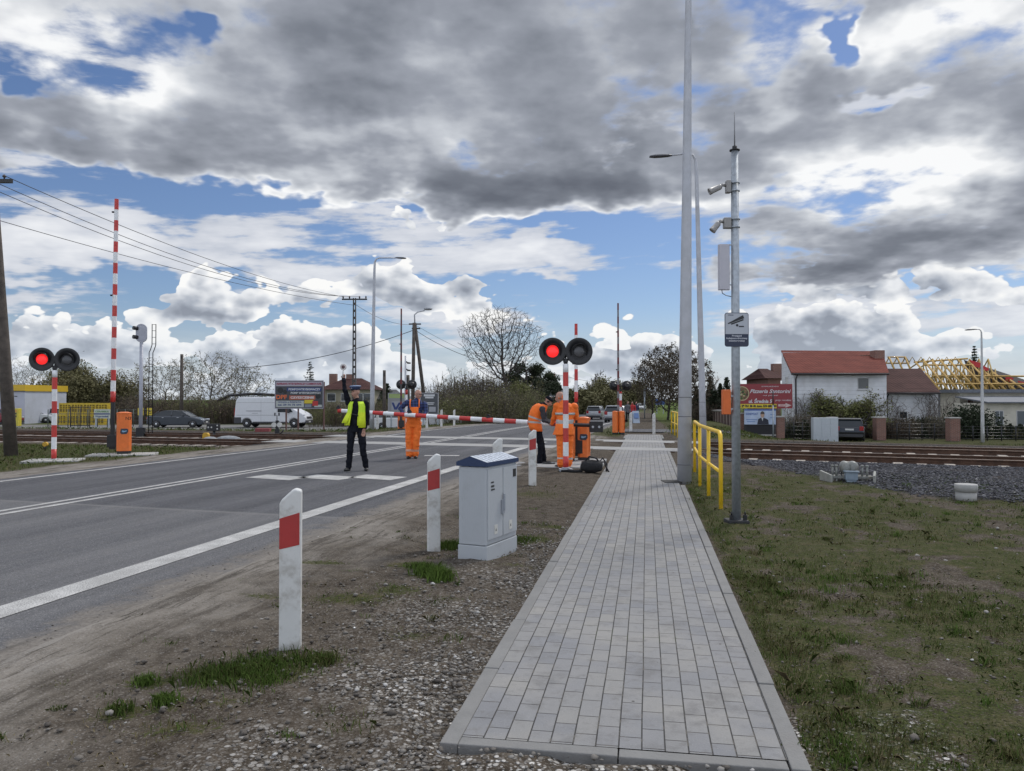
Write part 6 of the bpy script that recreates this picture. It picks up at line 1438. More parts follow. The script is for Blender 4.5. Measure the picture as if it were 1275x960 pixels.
def poster():
    Y = 50.6; t, x, w, z0, z1 = board(927, 966, 509.5, 528.5, Y, 'election_poster', 'blue and white poster of a man in a dark suit, below the red pizzeria board', mat('poster_blue', (.38, .45, .58), .5, var=.15, vscale=1.5), posts=(928, 965), postm=black_paint)
    def X(px): return (W(px, 497, Y)).x - t.location.x
    def Z(py): return W(0, py, Y).z - t.location.z
    mb = MB(); mb.box(X(927), X(966), -.004, -.001, Z(511.2), Z(509.6)); mb.build('blue_strip', mat('poster_navy', (.03, .08, .30), .5), t)
    mb = MB(); mb.prism([(X(942.5), Z(528.3)), (X(957), Z(528.3)), (X(956.5), Z(523)), (X(954), Z(521.3)), (X(951), Z(520.2)), (X(947), Z(520.2)), (X(944), Z(521.8))], (0, -.002, 0), (1, 0, 0), (0, 0, 1), .004); mb.build('suit_picture', mat('suit_dark', (.018, .02, .035), .6), t)
    mb = MB(); mb.prism([(X(948), Z(520.2)), (X(950.2), Z(520.2)), (X(949.3), Z(524.5))], (0, -.007, 0), (1, 0, 0), (0, 0, 1), .002); mb.build('shirt_picture', whitep, t)
    cx, cz = X(949.2), Z(516.3); mb = MB(); mb.prism([(cx + .13 * cos(a * pi / 8), cz + .20 * sin(a * pi / 8)) for a in range(16)], (0, -.007, 0), (1, 0, 0), (0, 0, 1), .002); f = mb.build('face_picture', mat('poster_skin', (.42, .28, .20), .6), t)
    mb = MB(); mb.prism([(cx + .14 * cos(a * pi / 8), cz + .03 + .19 * sin(a * pi / 8)) for a in range(0, 9)], (0, -.010, 0), (1, 0, 0), (0, 0, 1), .002); mb.build('hair_picture', mat('poster_hair', (.08, .06, .05), .7), f)
    text('KANDYDAT', .2, mat('poster_navy'), t, (X(936), -.006, Z(515.5)), width=X(944) - X(929), bold=.004)
    for a, b, y in ((929, 943, 522.5), (930, 940, 525), (959, 964, 516), (959, 964, 520)): mb = MB(); mb.box(X(a), X(b), -.005, -.001, Z(y + .5), Z(y - .5)); mb.build('print_line', mat('poster_mid', (.14, .22, .42), .5), t)
    mb = MB(); mb.box(X(927), X(966), .06, .12, Z(541), Z(528.6)); mb.build('dark_gap_sheet', mat('gap_black', (.014, .013, .016), .7), t); mb = MB(); mb.box(X(927), X(966), .0, .13, Z(542.6), Z(541)); mb.build('sill', concrete, t)  # black sheet paints in the dark gap under the poster
poster()
def brick_post(px, Y, wpx, y0, label):
    p = at(px, Y); h = W(0, y0, Y).z - p.z; w = wpx / FPX * Y / 2; t = thing('brick_post', label, 'post', p)
    mb = MB(); mb.box(-w, w, -w, w, -.3, h - .08); mb.build('shaft', brickm, t); mb = MB(); mb.box(-w - .05, w + .05, -w - .05, w + .05, h - .079, h); mb.build('cap', concrete, t, bevel=.01)
brick_post(924, 51.6, 6, 514, 'brick gatepost left of the poster of the man in a suit'); brick_post(970.5, 51, 9.5, 518, 'brick gatepost right of the poster of the man in a suit')
brick_post(1094.5, 53, 11.5, 519, 'brick gatepost right of the parked black car'); brick_post(1186, 52, 12, 519.5, 'brick gatepost below the dark juniper'); brick_post(1036, 56, 9, 519, 'brick gatepost behind the white utility cabinets')
def panel_fence():
    a, b = at(878, 87), at(914, 63); t = thing('panel_fence', 'brown panelled fence with pale posts running back beside the far footway', 'fence', a); d = b - a; n = 11; zt = lambda k: W(0, 511.3, 87 + (63 - 87) * k / n).z
    for k in range(n + 1): q = d * k / n; mb = MB(); mb.box(-.09, .09, -.09, .09, -.4, zt(k) - a.z - 0, T(q.x, q.y, 0)); mb.build('post', mat('post_pinkish', (.25, .20, .17), .85), t)
    for k in range(n):
        q0, q1 = d * k / n, d * (k + 1) / n; mb = MB(); poly_wall(mb, q0, q1, -.4 + min(q0.z, q1.z), zt(k) - a.z - .1, zt(k + 1) - a.z - .1, .06); mb.build('panel', mat('panel_brown', (.075, .04, .033), .8, var=.2), t)
    mb = MB(); mb.tube([Vector((0, 0, zt(0) - a.z)), Vector((d.x, d.y, zt(n) - a.z))], .10, 6); mb.build('coping', mat('coping_pale', (.32, .31, .29), .8), t)
panel_fence()
def utility():
    p = at(1026.5, 51); w = 31 / FPX * 51 / 2; h = W(0, 520, 51).z - p.z; t = thing('utility_cabinets', 'white block of utility cabinets standing left of the parked black car', 'cabinet', p); m = mat('utility_white', (.42, .45, .48), .5, var=.03)
    mb = MB(); mb.box(-w, w, -.2, .2, -.2, h); mb.build('body', m, t, bevel=.01)
    for x0, x1, z0, z1 in ((-w, -w * .36, .42, h), (-w, -w * .36, 0, .40), (-w * .34, w * .32, .30, h - .5), (w * .34, w, .30, h - .5), (-w * .34, w * .32, h - .48, h), (w * .34, w, h - .48, h), (-w * .34, w, 0, .28)):
        mb = MB(); mb.box(x0 + .015, x1 - .015, -.218, -.2, z0 + .015, z1 - .015); mb.build('door', m, t, bevel=.004)
utility()
mesh_fence(at(977, 51.5), at(1010, 52), 1.25, 'dark low garden fence between the poster and the utility cabinets', 3, black_paint, 'garden_fence')
mesh_fence(at(1101, 53), at(1179, 52.5), 1.15, 'dark low garden fence below the brown-roofed outbuilding', 5, black_paint, 'garden_fence')
mesh_fence(at(1193, 52), at(1300, 52), 1.0, 'dark low garden fence in front of the cream bungalow', 6, black_paint, 'garden_fence')
p = at(1223, 50.5); lamp_post(p, 'white street lamp with rounded head facing left at the far right', W(0, 414, 50.5).z - p.z, .12, .05, -.38, door=True, curve=.15, head=(.62, .46), m=mat('white_pole', (.48, .48, .48), .5, var=.06))
p = at(962.5, 50); h = W(0, 487, 50).z - p.z; t = thing('slim_pole', 'slim grey pole standing in front of the poster of the man', 'pole', p); mb = MB(); mb.cyl((0, 0, -.1), (0, 0, h - .9), .05, .045, n=8); mb.build('shaft', galv, t); mb = MB(); mb.cyl((0, 0, h - .9), (0, 0, h), .04, n=8); mb.build('top', black_paint, t)
p = at(631, 72); h = W(0, 486, 72).z - p.z; t = thing('road_sign', 'grey back of a round road sign on a post below the big bare tree', 'sign', p); mb = MB(); mb.cyl((0, 0, -.1), (0, 0, h), .05, n=8); mb.build('post', galv, t); mb = MB(); mb.cyl((0, .05, h - .35), (0, .07, h - .35), .34, n=20); mb.build('plate', mat('sign_back', (.16, .17, .18), .6), t)
t, x, w, z0, z1 = board(816, 828, 497, 504, 120, 'road_sign', 'small blue road sign beside the far road', mat('sign_blue', (.03, .08, .25), .5), posts=(818, 826))
p = at(802.5, 92); h = W(0, 484, 92).z - p.z; t = thing('road_sign', 'thin post with a yellow plate at its top beside the far road', 'sign', p); mb = MB(); mb.cyl((0, 0, -.1), (0, 0, h), .07, n=8); mb.build('post', galv, t); mb = MB(); mb.box(-.13, .13, -.08, -.05, h - 1.0, h); mb.build('plate', mat('sign_back'), t)
t = thing('pavement_sign', 'pale A-shaped pavement sign beside the pedestrian in red', 'sign', at(791.3, 60), R(10))
for s in (-1, 1): mb = MB(); M = T(0, 0, .95) @ RX(s * R(14)); mb.box(-.26, .26, -.015, .015, -.95, 0, M); mb.build('board', mat('board_paleblue', (.36, .42, .50), .5), t)
mb = MB(); mb.box(-.18, .18, -.30, -.26, .35, .75, RX(R(-10))); mb.build('picture', mat('poster_mid'), t)
# vent pipes / dark arch left of the van
mb = MB(); q0, q1, q2 = W(270, 500, 80), W(285, 492.5, 80), W(345, 492, 80); mb.tube([q0 - q1, Vector(), Vector((q2 - q1) * .5 + Vector((0, 0, .15))), q2 - q1], .16, 6); o = mb.build('pipe', black_paint); o.location = q1; tag(o, 'dark horizontal pipe above the thicket beside the white van roof', 'pipe')

# ---------------------------------------------------------------- people
skin_m = mat('skin', (.40, .22, .16), .55, var=.06); dark_cloth = mat('dark_uniform', (.012, .013, .018), .85, var=.25, vscale=12, bump=.4, bscale=22); shoe_m = mat('shoe_black', (.012, .012, .012), .45); dark_cloth.node_tree.nodes['Principled BSDF'].inputs['Specular IOR Level'].default_value = .06
orange_cloth = mat('hi_vis_orange', (.85, .17, .018), .75, var=.10, vscale=9, bump=.4, bscale=16); yellow_cloth = mat('hi_vis_yellow', (.50, .72, .03), .75, var=.08, vscale=9, bump=.4, bscale=16)
refl = mat('reflective_tape', (.42, .42, .40), .5, var=.1); refl_o = mat('ankle_tape', (.62, .34, .24), .6, var=.15)
eye_m = mat('eye_dark', (.03, .02, .02), .3); lip_m = mat('lips', (.30, .12, .10), .5); hair_grey = mat('hair_grey', (.16, .15, .14), .9, var=.3, vscale=40); hair_dark = mat('hair_dark', (.025, .02, .018), .9)
def plaid():
    m = bpy.data.materials.new('navy_plaid'); m.use_nodes = True; t = m.node_tree; N = NT(t); b = t.nodes['Principled BSDF']; s = N.sep(N.new('ShaderNodeTexCoord').outputs['Object'])
    w = N.m('GREATER_THAN', N.m('FRACT', N.mul(s[2], 13)), .55); w2 = N.m('GREATER_THAN', N.m('FRACT', N.mul(N.add(s[0], N.mul(s[1], .4)), 13)), .55)
    c = N.mix(N.mul(N.add(w, w2), .5), (.012, .018, .055), (.035, .06, .17)); t.links.new(c, b.inputs['Base Color']); b.inputs['Roughness'].default_value = .85; return m
plaid_m = plaid()
def loft(mb, pts, rx, ry, side=(1, 0, 0), n=18, mi=0):
    side = Vector(side).normalized(); i0 = len(mb.v); pts = [Vector(p) for p in pts]
    for k, p in enumerate(pts):
        d = (pts[min(k + 1, len(pts) - 1)] - pts[max(0, k - 1)]).normalized(); f = d.cross(side)
        if f.length < 1e-3: f = Vector((0, 1, 0))
        f.normalize()
        for j in range(n): a = 2 * pi * j / n; q = p + side * cos(a) * rx[k] + f * sin(a) * ry[k]; mb.v.append(tuple(q))
    for k in range(len(pts) - 1):
        for j in range(n): a = i0 + k * n + j; b = i0 + k * n + (j + 1) % n; mb.face((a, b, b + n, a + n), True, mi)
    mb.face(list(range(i0 + n - 1, i0 - 1, -1))); e = i0 + (len(pts) - 1) * n; mb.face(list(range(e, e + n)))
def limb(mb, pts, rad): 
    mb.tube(pts, rad, 14)
    for p, r in zip(pts, rad): mb.ball(p, r * .99, 14, 8)
def hand(mb, wr, d, palm, curl=.9, sgn=1, thumb_out=.6):
    """wrist, pointing direction, palm normal; four fingers of unequal length and a thumb from the side of the palm"""
    wr, d, palm = Vector(wr), Vector(d).normalized(), Vector(palm).normalized(); palm = (palm - d * palm.dot(d)).normalized(); s = d.cross(palm) * sgn
    M = Matrix((s, d, palm)).transposed()
    mb.ball(wr + d * .048, (.040, .052, .018), 14, 10, M=M); mb.tube([wr - d * .02, wr + d * .03], [.027, .026], 10)
    for k, (o, L) in enumerate(((-.029, .066), (-.010, .076), (.010, .071), (.028, .056))):
        p = wr + d * .088 + s * o; pts = [wr + d * .05 + s * o, p]; a = .12; q = p
        for seg, f in ((.45, .45), (.32, .8), (.26, .7)):
            a += curl * f; q = q + (d * cos(a) + palm * sin(a)) * L * seg; pts.append(q)
        mb.tube(pts, [.010, .0098, .0092, .0085, .0075], 8); mb.ball(pts[-1], .0075, 8, 6)
    p = wr + d * .022 - s * .030; q = p + (d * .75 - s * thumb_out + palm * .35).normalized() * .036; r_ = q + (d * .85 - s * .1 + palm * (.35 + curl * .4)).normalized() * .028
    mb.tube([wr + d * .01 - s * .012, p, q, r_], [.013, .013, .0115, .009], 8); mb.ball(r_, .009, 8, 6)
def head(mb, c, fwd, up=(0, 0, 1), sc=1.0):
    """c = centre of the skull; returns frame"""
    fwd, up = Vector(fwd).normalized(), Vector(up).normalized(); s = fwd.cross(up).normalized(); up = s.cross(fwd).normalized(); c = Vector(c); M = Matrix((s, fwd, up)).transposed()
    def P(x, y, z): return c + (s * x + fwd * y + up * z) * sc
    mb.ball(P(0, -.012, .018), Vector((.076, .096, .098)) * sc, 24, 16, M=M); mb.ball(P(0, .022, -.045), Vector((.060, .066, .072)) * sc, 20, 12, M=M); mb.ball(P(0, .052, -.092), Vector((.030, .026, .022)) * sc, 12, 8, M=M)
    mb.tube([P(0, .083, .012), P(0, .103, -.018), P(0, .112, -.032)], [.010 * sc, .013 * sc, .016 * sc], 10); mb.ball(P(0, .104, -.036), .018 * sc, 10, 8); mb.ball(P(0, .080, .030), Vector((.050, .014, .010)) * sc, 12, 8, M=M)
    mb.ball(P(0, .086, -.066), Vector((.026, .014, .012)) * sc, 10, 6, M=M)
    for k in (-1, 1): mb.ball(P(k * .077, -.006, -.012), Vector((.012, .020, .032)) * sc, 10, 8, M=M); mb.ball(P(k * .040, .062, -.028), Vector((.026, .024, .022)) * sc, 10, 8, M=M)
    return P, M, s, fwd, up
def finish_body(mb, rules, mats, parent, voxel=.011, name='body'):
    """fuse everything into one skin, then colour each face by the nearest bone"""
    me = bpy.data.meshes.new('tmp'); me.from_pydata(mb.v, [], mb.f); o = bpy.data.objects.new('tmp', me); COL.objects.link(o)
    r = o.modifiers.new('r', 'REMESH'); r.mode = 'VOXEL'; r.voxel_size = voxel; r.use_smooth_shade = True
    s = o.modifiers.new('s', 'SMOOTH'); s.factor = .5; s.iterations = 2
    dg = bpy.context.evaluated_depsgraph_get(); out = bpy.data.meshes.new_from_object(o.evaluated_get(dg)); bpy.data.objects.remove(o); bpy.data.meshes.remove(me)
    out.name = name; out.materials.clear()
    for m in mats: out.materials.append(m)
    n = len(out.polygons); C = np.empty(n * 3); out.polygons.foreach_get('center', C); C = C.reshape(-1, 3); best = np.full(n, 1e9); idx = np.zeros(n, np.int32)
    for a, b, rad, mi in rules:
        a, b = np.array(a, float), np.array(b, float); ab = b - a; L = max(1e-9, ab @ ab); t = np.clip(((C - a) @ ab) / L, 0, 1); d = np.linalg.norm(C - (a + t[:, None] * ab), axis=1) / rad
        m = d < best; best[m] = d[m]; idx[m] = mi
    out.polygons.foreach_set('material_index', idx); out.polygons.foreach_set('use_smooth', np.ones(n, bool)); out.update()
    nv = len(out.vertices); lv = np.empty(len(out.loops), np.int32); out.loops.foreach_get('vertex_index', lv); tot = np.empty(n, np.int32); out.polygons.foreach_get('loop_total', tot)
    vm = np.zeros(nv, np.int32); vm[lv] = np.repeat(idx, tot); cloth = [k for k, mm in enumerate(mats) if not mm.name.startswith(('skin', 'shoe', 'eye', 'lips', 'hair'))]; ok = np.isin(vm, cloth)
    co = np.empty(nv * 3); out.vertices.foreach_get('co', co); co = co.reshape(-1, 3); no = np.empty(nv * 3); out.vertices.foreach_get('normal', no); no = no.reshape(-1, 3)
    for i in np.nonzero(ok)[0]:     # folds pressed into the cloth, none on skin and boots
        p = co[i]; q = Vector((p[0] * 5 + p[2] * 2.5, p[1] * 5, p[2] * 11)); co[i] = p + no[i] * (.015 * mnoise.noise(q) + .008 * mnoise.noise(q * 2.3))
    out.vertices.foreach_set('co', co.ravel()); out.update()
    b = bpy.data.objects.new(name, out); COL.objects.link(b); b.parent = parent; return b
def shell(name, rings, a0, a1, m_by_ring, mats, parent, side=(1, 0, 0), n=26, th=.008):
    """open garment: rings of (centre, half width, half depth) swept through the angles a0..a1"""
    mb = MB(); side = Vector(side).normalized(); fr = Vector((0, 0, 1)).cross(side).normalized()
    for c, rx, ry in rings:
        c = Vector(c)
        for j in range(n + 1): a = R(a0 + (a1 - a0) * j / n); q = c + side * cos(a) * rx + fr * sin(a) * ry; mb.v.append(tuple(q))
    for k in range(len(rings) - 1):
        for j in range(n): a = k * (n + 1) + j; mb.face((a, a + 1, a + n + 2, a + n + 1), True, m_by_ring[k])
    o = mb.build(name, mats, parent); s = o.modifiers.new('t', 'SOLIDIFY'); s.thickness = th; s.offset = 1; return o
def boots(mb, ank, d, sc=1.0, splay=0):
    ank = Vector(ank); d = Vector(d).normalized(); u = Vector((0, 0, 1)); s = d.cross(u); M = Matrix((s, d, u)).transposed()
    f = Vector((ank.x, ank.y, 0)); mb.ball(f + d * -.01 + u * .045, (.042, .055, .048), 12, 8, M=M); mb.ball(f + d * .09 + u * .038, (.048, .10, .040), 14, 8, M=M); mb.tube([ank, f + u * .05], [.052, .048], 12)

def policeman():
    b = G(443, 586.5); t = thing('person', 'policeman in dark uniform and yellow vest raising a round signal disc', 'person', b); mb = MB()
    hipL, hipR = (.11, 0, .90), (-.09, 0, .90); kL, kR = (.16, -.04, .48), (-.11, -.06, .49); aL, aR = (.215, .03, .09), (-.15, -.02, .09)
    sh_r, el_r, wr_r = (-.165, .0, 1.475), (-.235, -.05, 1.76), (-.262, -.03, 1.985); sh_l, el_l, wr_l = (.205, .02, 1.46), (.245, .03, 1.17), (.205, -.04, .94)
    loft(mb, [(.01, 0, .84), (.01, 0, .95), (.015, 0, 1.10), (.02, 0, 1.28), (.02, .0, 1.42), (.02, .01, 1.50), (.01, .01, 1.55)], [.165, .165, .155, .175, .18, .13, .07], [.115, .118, .11, .12, .115, .09, .06])
    limb(mb, [hipL, kL, aL], [.098, .072, .060]); limb(mb, [hipR, kR, aR], [.098, .072, .060]); limb(mb, [sh_r, el_r, wr_r], [.068, .052, .036]); limb(mb, [sh_l, el_l, wr_l], [.068, .052, .036])
    boots(mb, aL, (.25, -1, 0)); boots(mb, aR, (-.3, -1, 0)); mb.tube([(.01, .01, 1.50), (.0, -.005, 1.62)], [.058, .055], 12)
    fw = (-.55, -.84, -.05); P, M, s, f, u = head(mb, (-.012, -.02, 1.70), fw, sc=.98)
    hand(mb, wr_r, (.02, -.1, 1), (.3, -1, .0), 1.9); hand(mb, wr_l, (-.12, -.2, -1), (-.9, -.2, 0), .7)
    rules = [(hipL, aL, .09, 0), (hipR, aR, .09, 0), ((.01, 0, .9), (.015, 0, 1.45), .17, 0), (sh_r, el_r, .065, 0), (el_r, wr_r, .05, 0), (sh_l, el_l, .065, 0), (el_l, wr_l, .05, 0),
             ((0, 0, 1.60), P(0, 0, .06), .075, 1), (P(0, .03, -.02), P(0, .05, -.09), .07, 1), ((-.262, -.04, 2.04), (-.262, -.05, 2.10), .045, 1), ((.19, -.06, .88), (.18, -.08, .80), .045, 1),
             ((aL[0], aL[1], .03), (aL[0] + .03, aL[1] - .13, .03), .05, 2), ((aR[0], aR[1], .03), (aR[0] - .04, aR[1] - .13, .03), .05, 2), (P(.031, .088, .010), P(.031, .09, .010), .012, 3), (P(-.031, .088, .010), P(-.031, .09, .010), .012, 3), (P(-.02, .098, -.066), P(.02, .098, -.066), .012, 4)]
    finish_body(mb, rules, [dark_cloth, skin_m, shoe_m, eye_m, lip_m], t)
    # open vest, flaring to the left hem
    R1 = [((.02, 0, 1.50), .15, .11), ((.02, 0, 1.44), .19, .135), ((.015, 0, 1.36), .185, .14), ((.005, 0, 1.27), .19, .15), ((-.01, 0, 1.17), .20, .16), ((-.02, 0, 1.07), .215, .17), ((-.025, 0, .99), .225, .175)]
    mats = [yellow_cloth, refl, mat('hi_vis_bright', (.62, .74, .02), .7, var=.08)]
    v = shell('vest', R1, -68, 248, [0, 0, 0, 0, 2, 2], mats, t)
    shell('vest_panel', [((.02, 0, 1.50), .15, .12), ((.02, -.0, 1.40), .19, .145), ((.01, 0, 1.27), .20, .158), ((-.03, 0, 1.15), .225, .168), ((-.06, 0, 1.04), .25, .18)], 192, 246, [0, 0, 2, 2], mats, t, n=8)
    shell('vest_panel', [((.02, 0, 1.50), .15, .12), ((.03, 0, 1.40), .19, .145), ((.03, 0, 1.27), .195, .158), ((.03, 0, 1.12), .20, .168), ((.03, 0, .94), .21, .172)], 286, 340, [0, 0, 2, 2], mats, t, n=8)
    mb = MB(); mb.tube([(-.06, -.165, 1.235), (.02, -.172, 1.22), (.08, -.165, 1.20)], .012, 6); mb.build('strap', black_paint, t)
    mb = MB(); c = P(0, -.005, .062); loft(mb, [c - u * .005, c + u * .025, c + u * .06, c + u * .075], [.088, .092, .128, .118], [.104, .108, .138, .128], s); cap = mb.build('cap', mat('cap_navy', (.02, .035, .09), .7), t)
    mb = MB(); loft(mb, [c + u * .066 , c + u * .082, c + u * .088], [.122, .11, .05], [.132, .12, .06], s); mb.build('cap_cover', mat('cap_pale_blue', (.20, .27, .40), .7), cap)
    mb = MB(); q = P(0, .10, .058); mb.ball(q, (.062, .045, .010), 14, 6, M=M @ RX(R(-14)).to_3x3()); mb.build('visor', shoe_m, cap)
    mb = MB(); mb.ball(P(0, .105, .095), .014, 8, 6); mb.build('cap_badge', chrome, cap)
    d = thing('signal_disc', 'white signal disc with dark centre in the raised hand of the policeman', 'signal disc', b + Vector((0, 0, 0)))
    mb = MB(); h0 = Vector((-.272, -.075, 2.02)); mb.tube([h0, h0 + Vector((.008, 0, .16))], [.014, .012], 10); mb.build('handle', mat('handle_white', (.5, .5, .48), .5), d)
    c = h0 + Vector((.01, 0, .225)); mb = MB(); mb.lathe(c + Vector((0, .012, 0)), (0, -1, 0), [(0, .064), (.004, .070), (.02, .070), (.024, .064)], 28); mb.build('disc', mat('disc_rim', (.55, .52, .50), .5), d)
    mb = MB(); mb.lathe(c + Vector((0, -.012, 0)), (0, -1, 0), [(0, .036), (.004, .036), (.010, .02)], 20); mb.build('disc_centre', mat('disc_dark', (.10, .05, .05), .4), d)
policeman()
def bib_worker():
    b = G(513.5, 571.2); b.y += .1; t = thing('person', 'worker in orange bib overalls and navy checked shirt holding the lowered barrier arm', 'person', b); mb = MB()
    hipL, hipR = (.115, 0, .90), (-.085, 0, .90); kL, kR = (.095, -.07, .49), (-.10, -.05, .49); aL, aR = (.07, -.02, .09), (-.085, -.06, .09)
    sh_r, el_r, wr_r = (-.155, .02, 1.47), (-.33, -.03, 1.30), (-.225, -.20, 1.185); sh_l, el_l, wr_l = (.30, .0, 1.43), (.345, -.06, 1.22), (.30, -.19, 1.135)
    loft(mb, [(.02, 0, .82), (.02, -.01, .95), (.03, -.02, 1.10), (.05, -.01, 1.28), (.07, .0, 1.42), (.085, .0, 1.50), (.10, -.01, 1.55)], [.185, .19, .185, .20, .20, .14, .07], [.13, .15, .155, .14, .125, .10, .06])
    limb(mb, [hipL, kL, aL], [.115, .092, .085]); limb(mb, [hipR, kR, aR], [.115, .092, .085]); limb(mb, [sh_r, el_r, wr_r], [.075, .060, .042]); limb(mb, [sh_l, el_l, wr_l], [.075, .060, .042])
    boots(mb, aL, (.2, -1, 0)); boots(mb, aR, (-.15, -1, 0)); mb.tube([(.09, .0, 1.50), (.125, -.03, 1.62)], [.062, .058], 12)
    P, M, s, f, u = head(mb, (.14, -.05, 1.685), (.78, -.60, -.16), sc=1.02)
    hand(mb, wr_r, (.35, -.6, -.12), (.1, .4, -1), 1.7); hand(mb, wr_l, (-.6, -.5, -.25), (.1, .5, -1), 1.7)
    rules = [(hipL, (.075, -.02, .30), .10, 0), (hipR, (-.09, -.05, .30), .10, 0), ((.075, -.02, .28), (.07, -.02, .20), .085, 4), ((-.088, -.05, .28), (-.085, -.055, .20), .085, 4), (aL, (.07, -.02, .16), .085, 0), (aR, (-.085, -.06, .16), .085, 0), ((.02, 0, .86), (.03, -.02, 1.08), .19, 0), ((.04, .0, 1.28), (.08, 0, 1.47), .19, 1), (sh_r, el_r, .07, 1), (el_r, wr_r, .055, 1), (sh_l, el_l, .07, 1), (el_l, wr_l, .055, 1),
             ((.11, -.02, 1.60), P(0, 0, .06), .08, 2), (P(0, .03, -.02), P(0, .05, -.09), .07, 2), (P(0, -.05, .09), P(0, -.07, .05), .075, 6), ((wr_r[0] + .03, wr_r[1] - .06, 1.17), (wr_r[0] + .06, wr_r[1] - .11, 1.14), .05, 2), ((wr_l[0] - .05, wr_l[1] - .05, 1.11), (wr_l[0] - .09, wr_l[1] - .08, 1.08), .05, 2),
             ((aL[0], aL[1], .03), (aL[0] + .03, aL[1] - .13, .03), .05, 3), ((aR[0], aR[1], .03), (aR[0] - .02, aR[1] - .13, .03), .05, 3), (P(.031, .09, .010), P(.031, .091, .010), .012, 5), (P(-.031, .09, .010), P(-.031, .091, .010), .012, 5)]
    finish_body(mb, rules, [orange_cloth, plaid_m, skin_m, shoe_m, refl_o, eye_m, hair_grey], t)
    shell('bib', [((.03, -.012, 1.06), .20, .178), ((.045, -.012, 1.20), .21, .165), ((.055, -.012, 1.33), .205, .152), ((.058, -.012, 1.345), .2, .148)], 238, 302, [0, 0, 0], [orange_cloth], t, n=10, th=.012)
    for x0 in (-.065, .17): mb = MB(); mb.tube([(x0 + .01, -.155, 1.33), (x0 + .005, -.14, 1.42), (x0, -.07, 1.535), (x0, .06, 1.53), (x0 - .01, .14, 1.40)], [.016] * 5, 6); mb.build('strap', orange_cloth, t)
    mb = MB(); mb.box(-.02, .10, -.182, -.174, 1.22, 1.235); mb.build('bib_pocket', mat('orange_seam', (.45, .08, .015), .8), t)
    for k in (-1, 1): mb = MB(); mb.tube([P(k * .078, .0, .012), P(k * .062, .086, .012)], .0035, 6); mb.tube([P(k * .058, .098, .012), P(k * .012, .108, .012)], .009, 6); mb.build('glasses', black_paint, t)
bib_worker()
def stooping_worker():
    b = G(675, 578.5); t = thing('person', 'stooping worker in orange vest, dark cap and dark trousers working with both hands', 'person', b); mb = MB()
    hipN, hipF = (-.14, -.07, .84), (-.12, .09, .86); kN, kF = (-.04, -.09, .47), (.0, .10, .48); aN, aF = (-.065, -.09, .09), (.05, .12, .09)
    shN, shF = (.0, -.20, 1.33), (.03, .17, 1.35); elN, elF = (.03, -.24, 1.05), (.08, .16, 1.07); wN, wF = (.17, -.14, .985), (.19, .05, 1.0)
    loft(mb, [(-.12, 0, .80), (-.155, 0, .92), (-.17, 0, 1.05), (-.13, 0, 1.20), (-.05, 0, 1.33), (.015, 0, 1.40), (.06, 0, 1.43)], [.165, .165, .165, .19, .18, .13, .07], [.125, .135, .125, .13, .125, .10, .06], side=(0, 1, 0))
    limb(mb, [hipN, kN, aN], [.098, .07, .06]); limb(mb, [hipF, kF, aF], [.098, .07, .06]); limb(mb, [shN, elN, wN], [.07, .052, .036]); limb(mb, [shF, elF, wF], [.07, .052, .036])
    boots(mb, aN, (1, -.15, 0)); boots(mb, aF, (1, .1, 0)); mb.tube([(.03, 0, 1.38), (.115, .0, 1.47)], [.06, .056], 12)
    P, M, s, f, u = head(mb, (.155, -.01, 1.505), (.80, -.12, -.55), up=(.5, 0, .85), sc=1.0)
    hand(mb, wN, (1, .25, .05), (0, .9, -.3), 1.1, 1); hand(mb, wF, (1, -.1, .0), (0, -.9, -.3), 1.1, -1)
    rules = [(hipN, aN, .09, 0), (hipF, aF, .09, 0), ((-.12, 0, .85), (-.155, 0, .95), .16, 0), ((-.16, 0, 1.0), (.0, 0, 1.36), .18, 0), (shN, elN, .065, 4), (elN, wN, .05, 4), (shF, elF, .065, 4), (elF, wF, .05, 4), ((.10, 0, 1.45), P(0, 0, .06), .075, 1), (P(0, .03, -.02), P(0, .05, -.09), .07, 1),
             ((wN[0] + .04, wN[1] + .01, .985), (wN[0] + .12, wN[1] + .03, .98), .045, 3), ((wF[0] + .04, wF[1], 1.0), (wF[0] + .12, wF[1], 1.0), .045, 3), ((aN[0], aN[1], .03), (aN[0] + .13, aN[1], .03), .05, 2), ((aF[0], aF[1], .03), (aF[0] + .13, aF[1], .03), .05, 2), (P(.031, .09, .01), P(.031, .091, .01), .012, 2), (P(-.031, .09, .01), P(-.031, .091, .01), .012, 2)]
    finish_body(mb, rules, [dark_cloth, skin_m, shoe_m, mat('glove_dark', (.03, .03, .035), .8), mat('sleeve_grey', (.035, .035, .042), .85, bump=.4, bscale=20)], t)
    rings = [((-.135, 0, .80), .15, .20), ((-.16, 0, .90), .16, .185), ((-.175, 0, .985), .158, .18), ((-.178, 0, 1.03), .157, .182), ((-.17, 0, 1.08), .155, .185), ((-.165, 0, 1.12), .155, .19), ((-.13, 0, 1.22), .16, .20), ((-.07, 0, 1.32), .165, .195), ((-.01, 0, 1.39), .14, .16), ((.04, 0, 1.43), .09, .09)]
    mb = MB(); n = 28
    for c, fx, sy in rings:
        for j in range(n): a = 2 * pi * j / n; mb.v.append((c[0] + fx * cos(a), sy * sin(a), c[2] + .35 * (fx * cos(a)) * (-1 if c[2] > 1.05 else -.2)))
    for k in range(len(rings) - 1):
        for j in range(n): a = k * n + j; q = k * n + (j + 1) % n; mb.face((a, q, q + n, a + n), True, 1 if k in (2, 4) else 0)
    o = mb.build('vest', [orange_cloth, refl], t); md = o.modifiers.new('t', 'SOLIDIFY'); md.thickness = .008
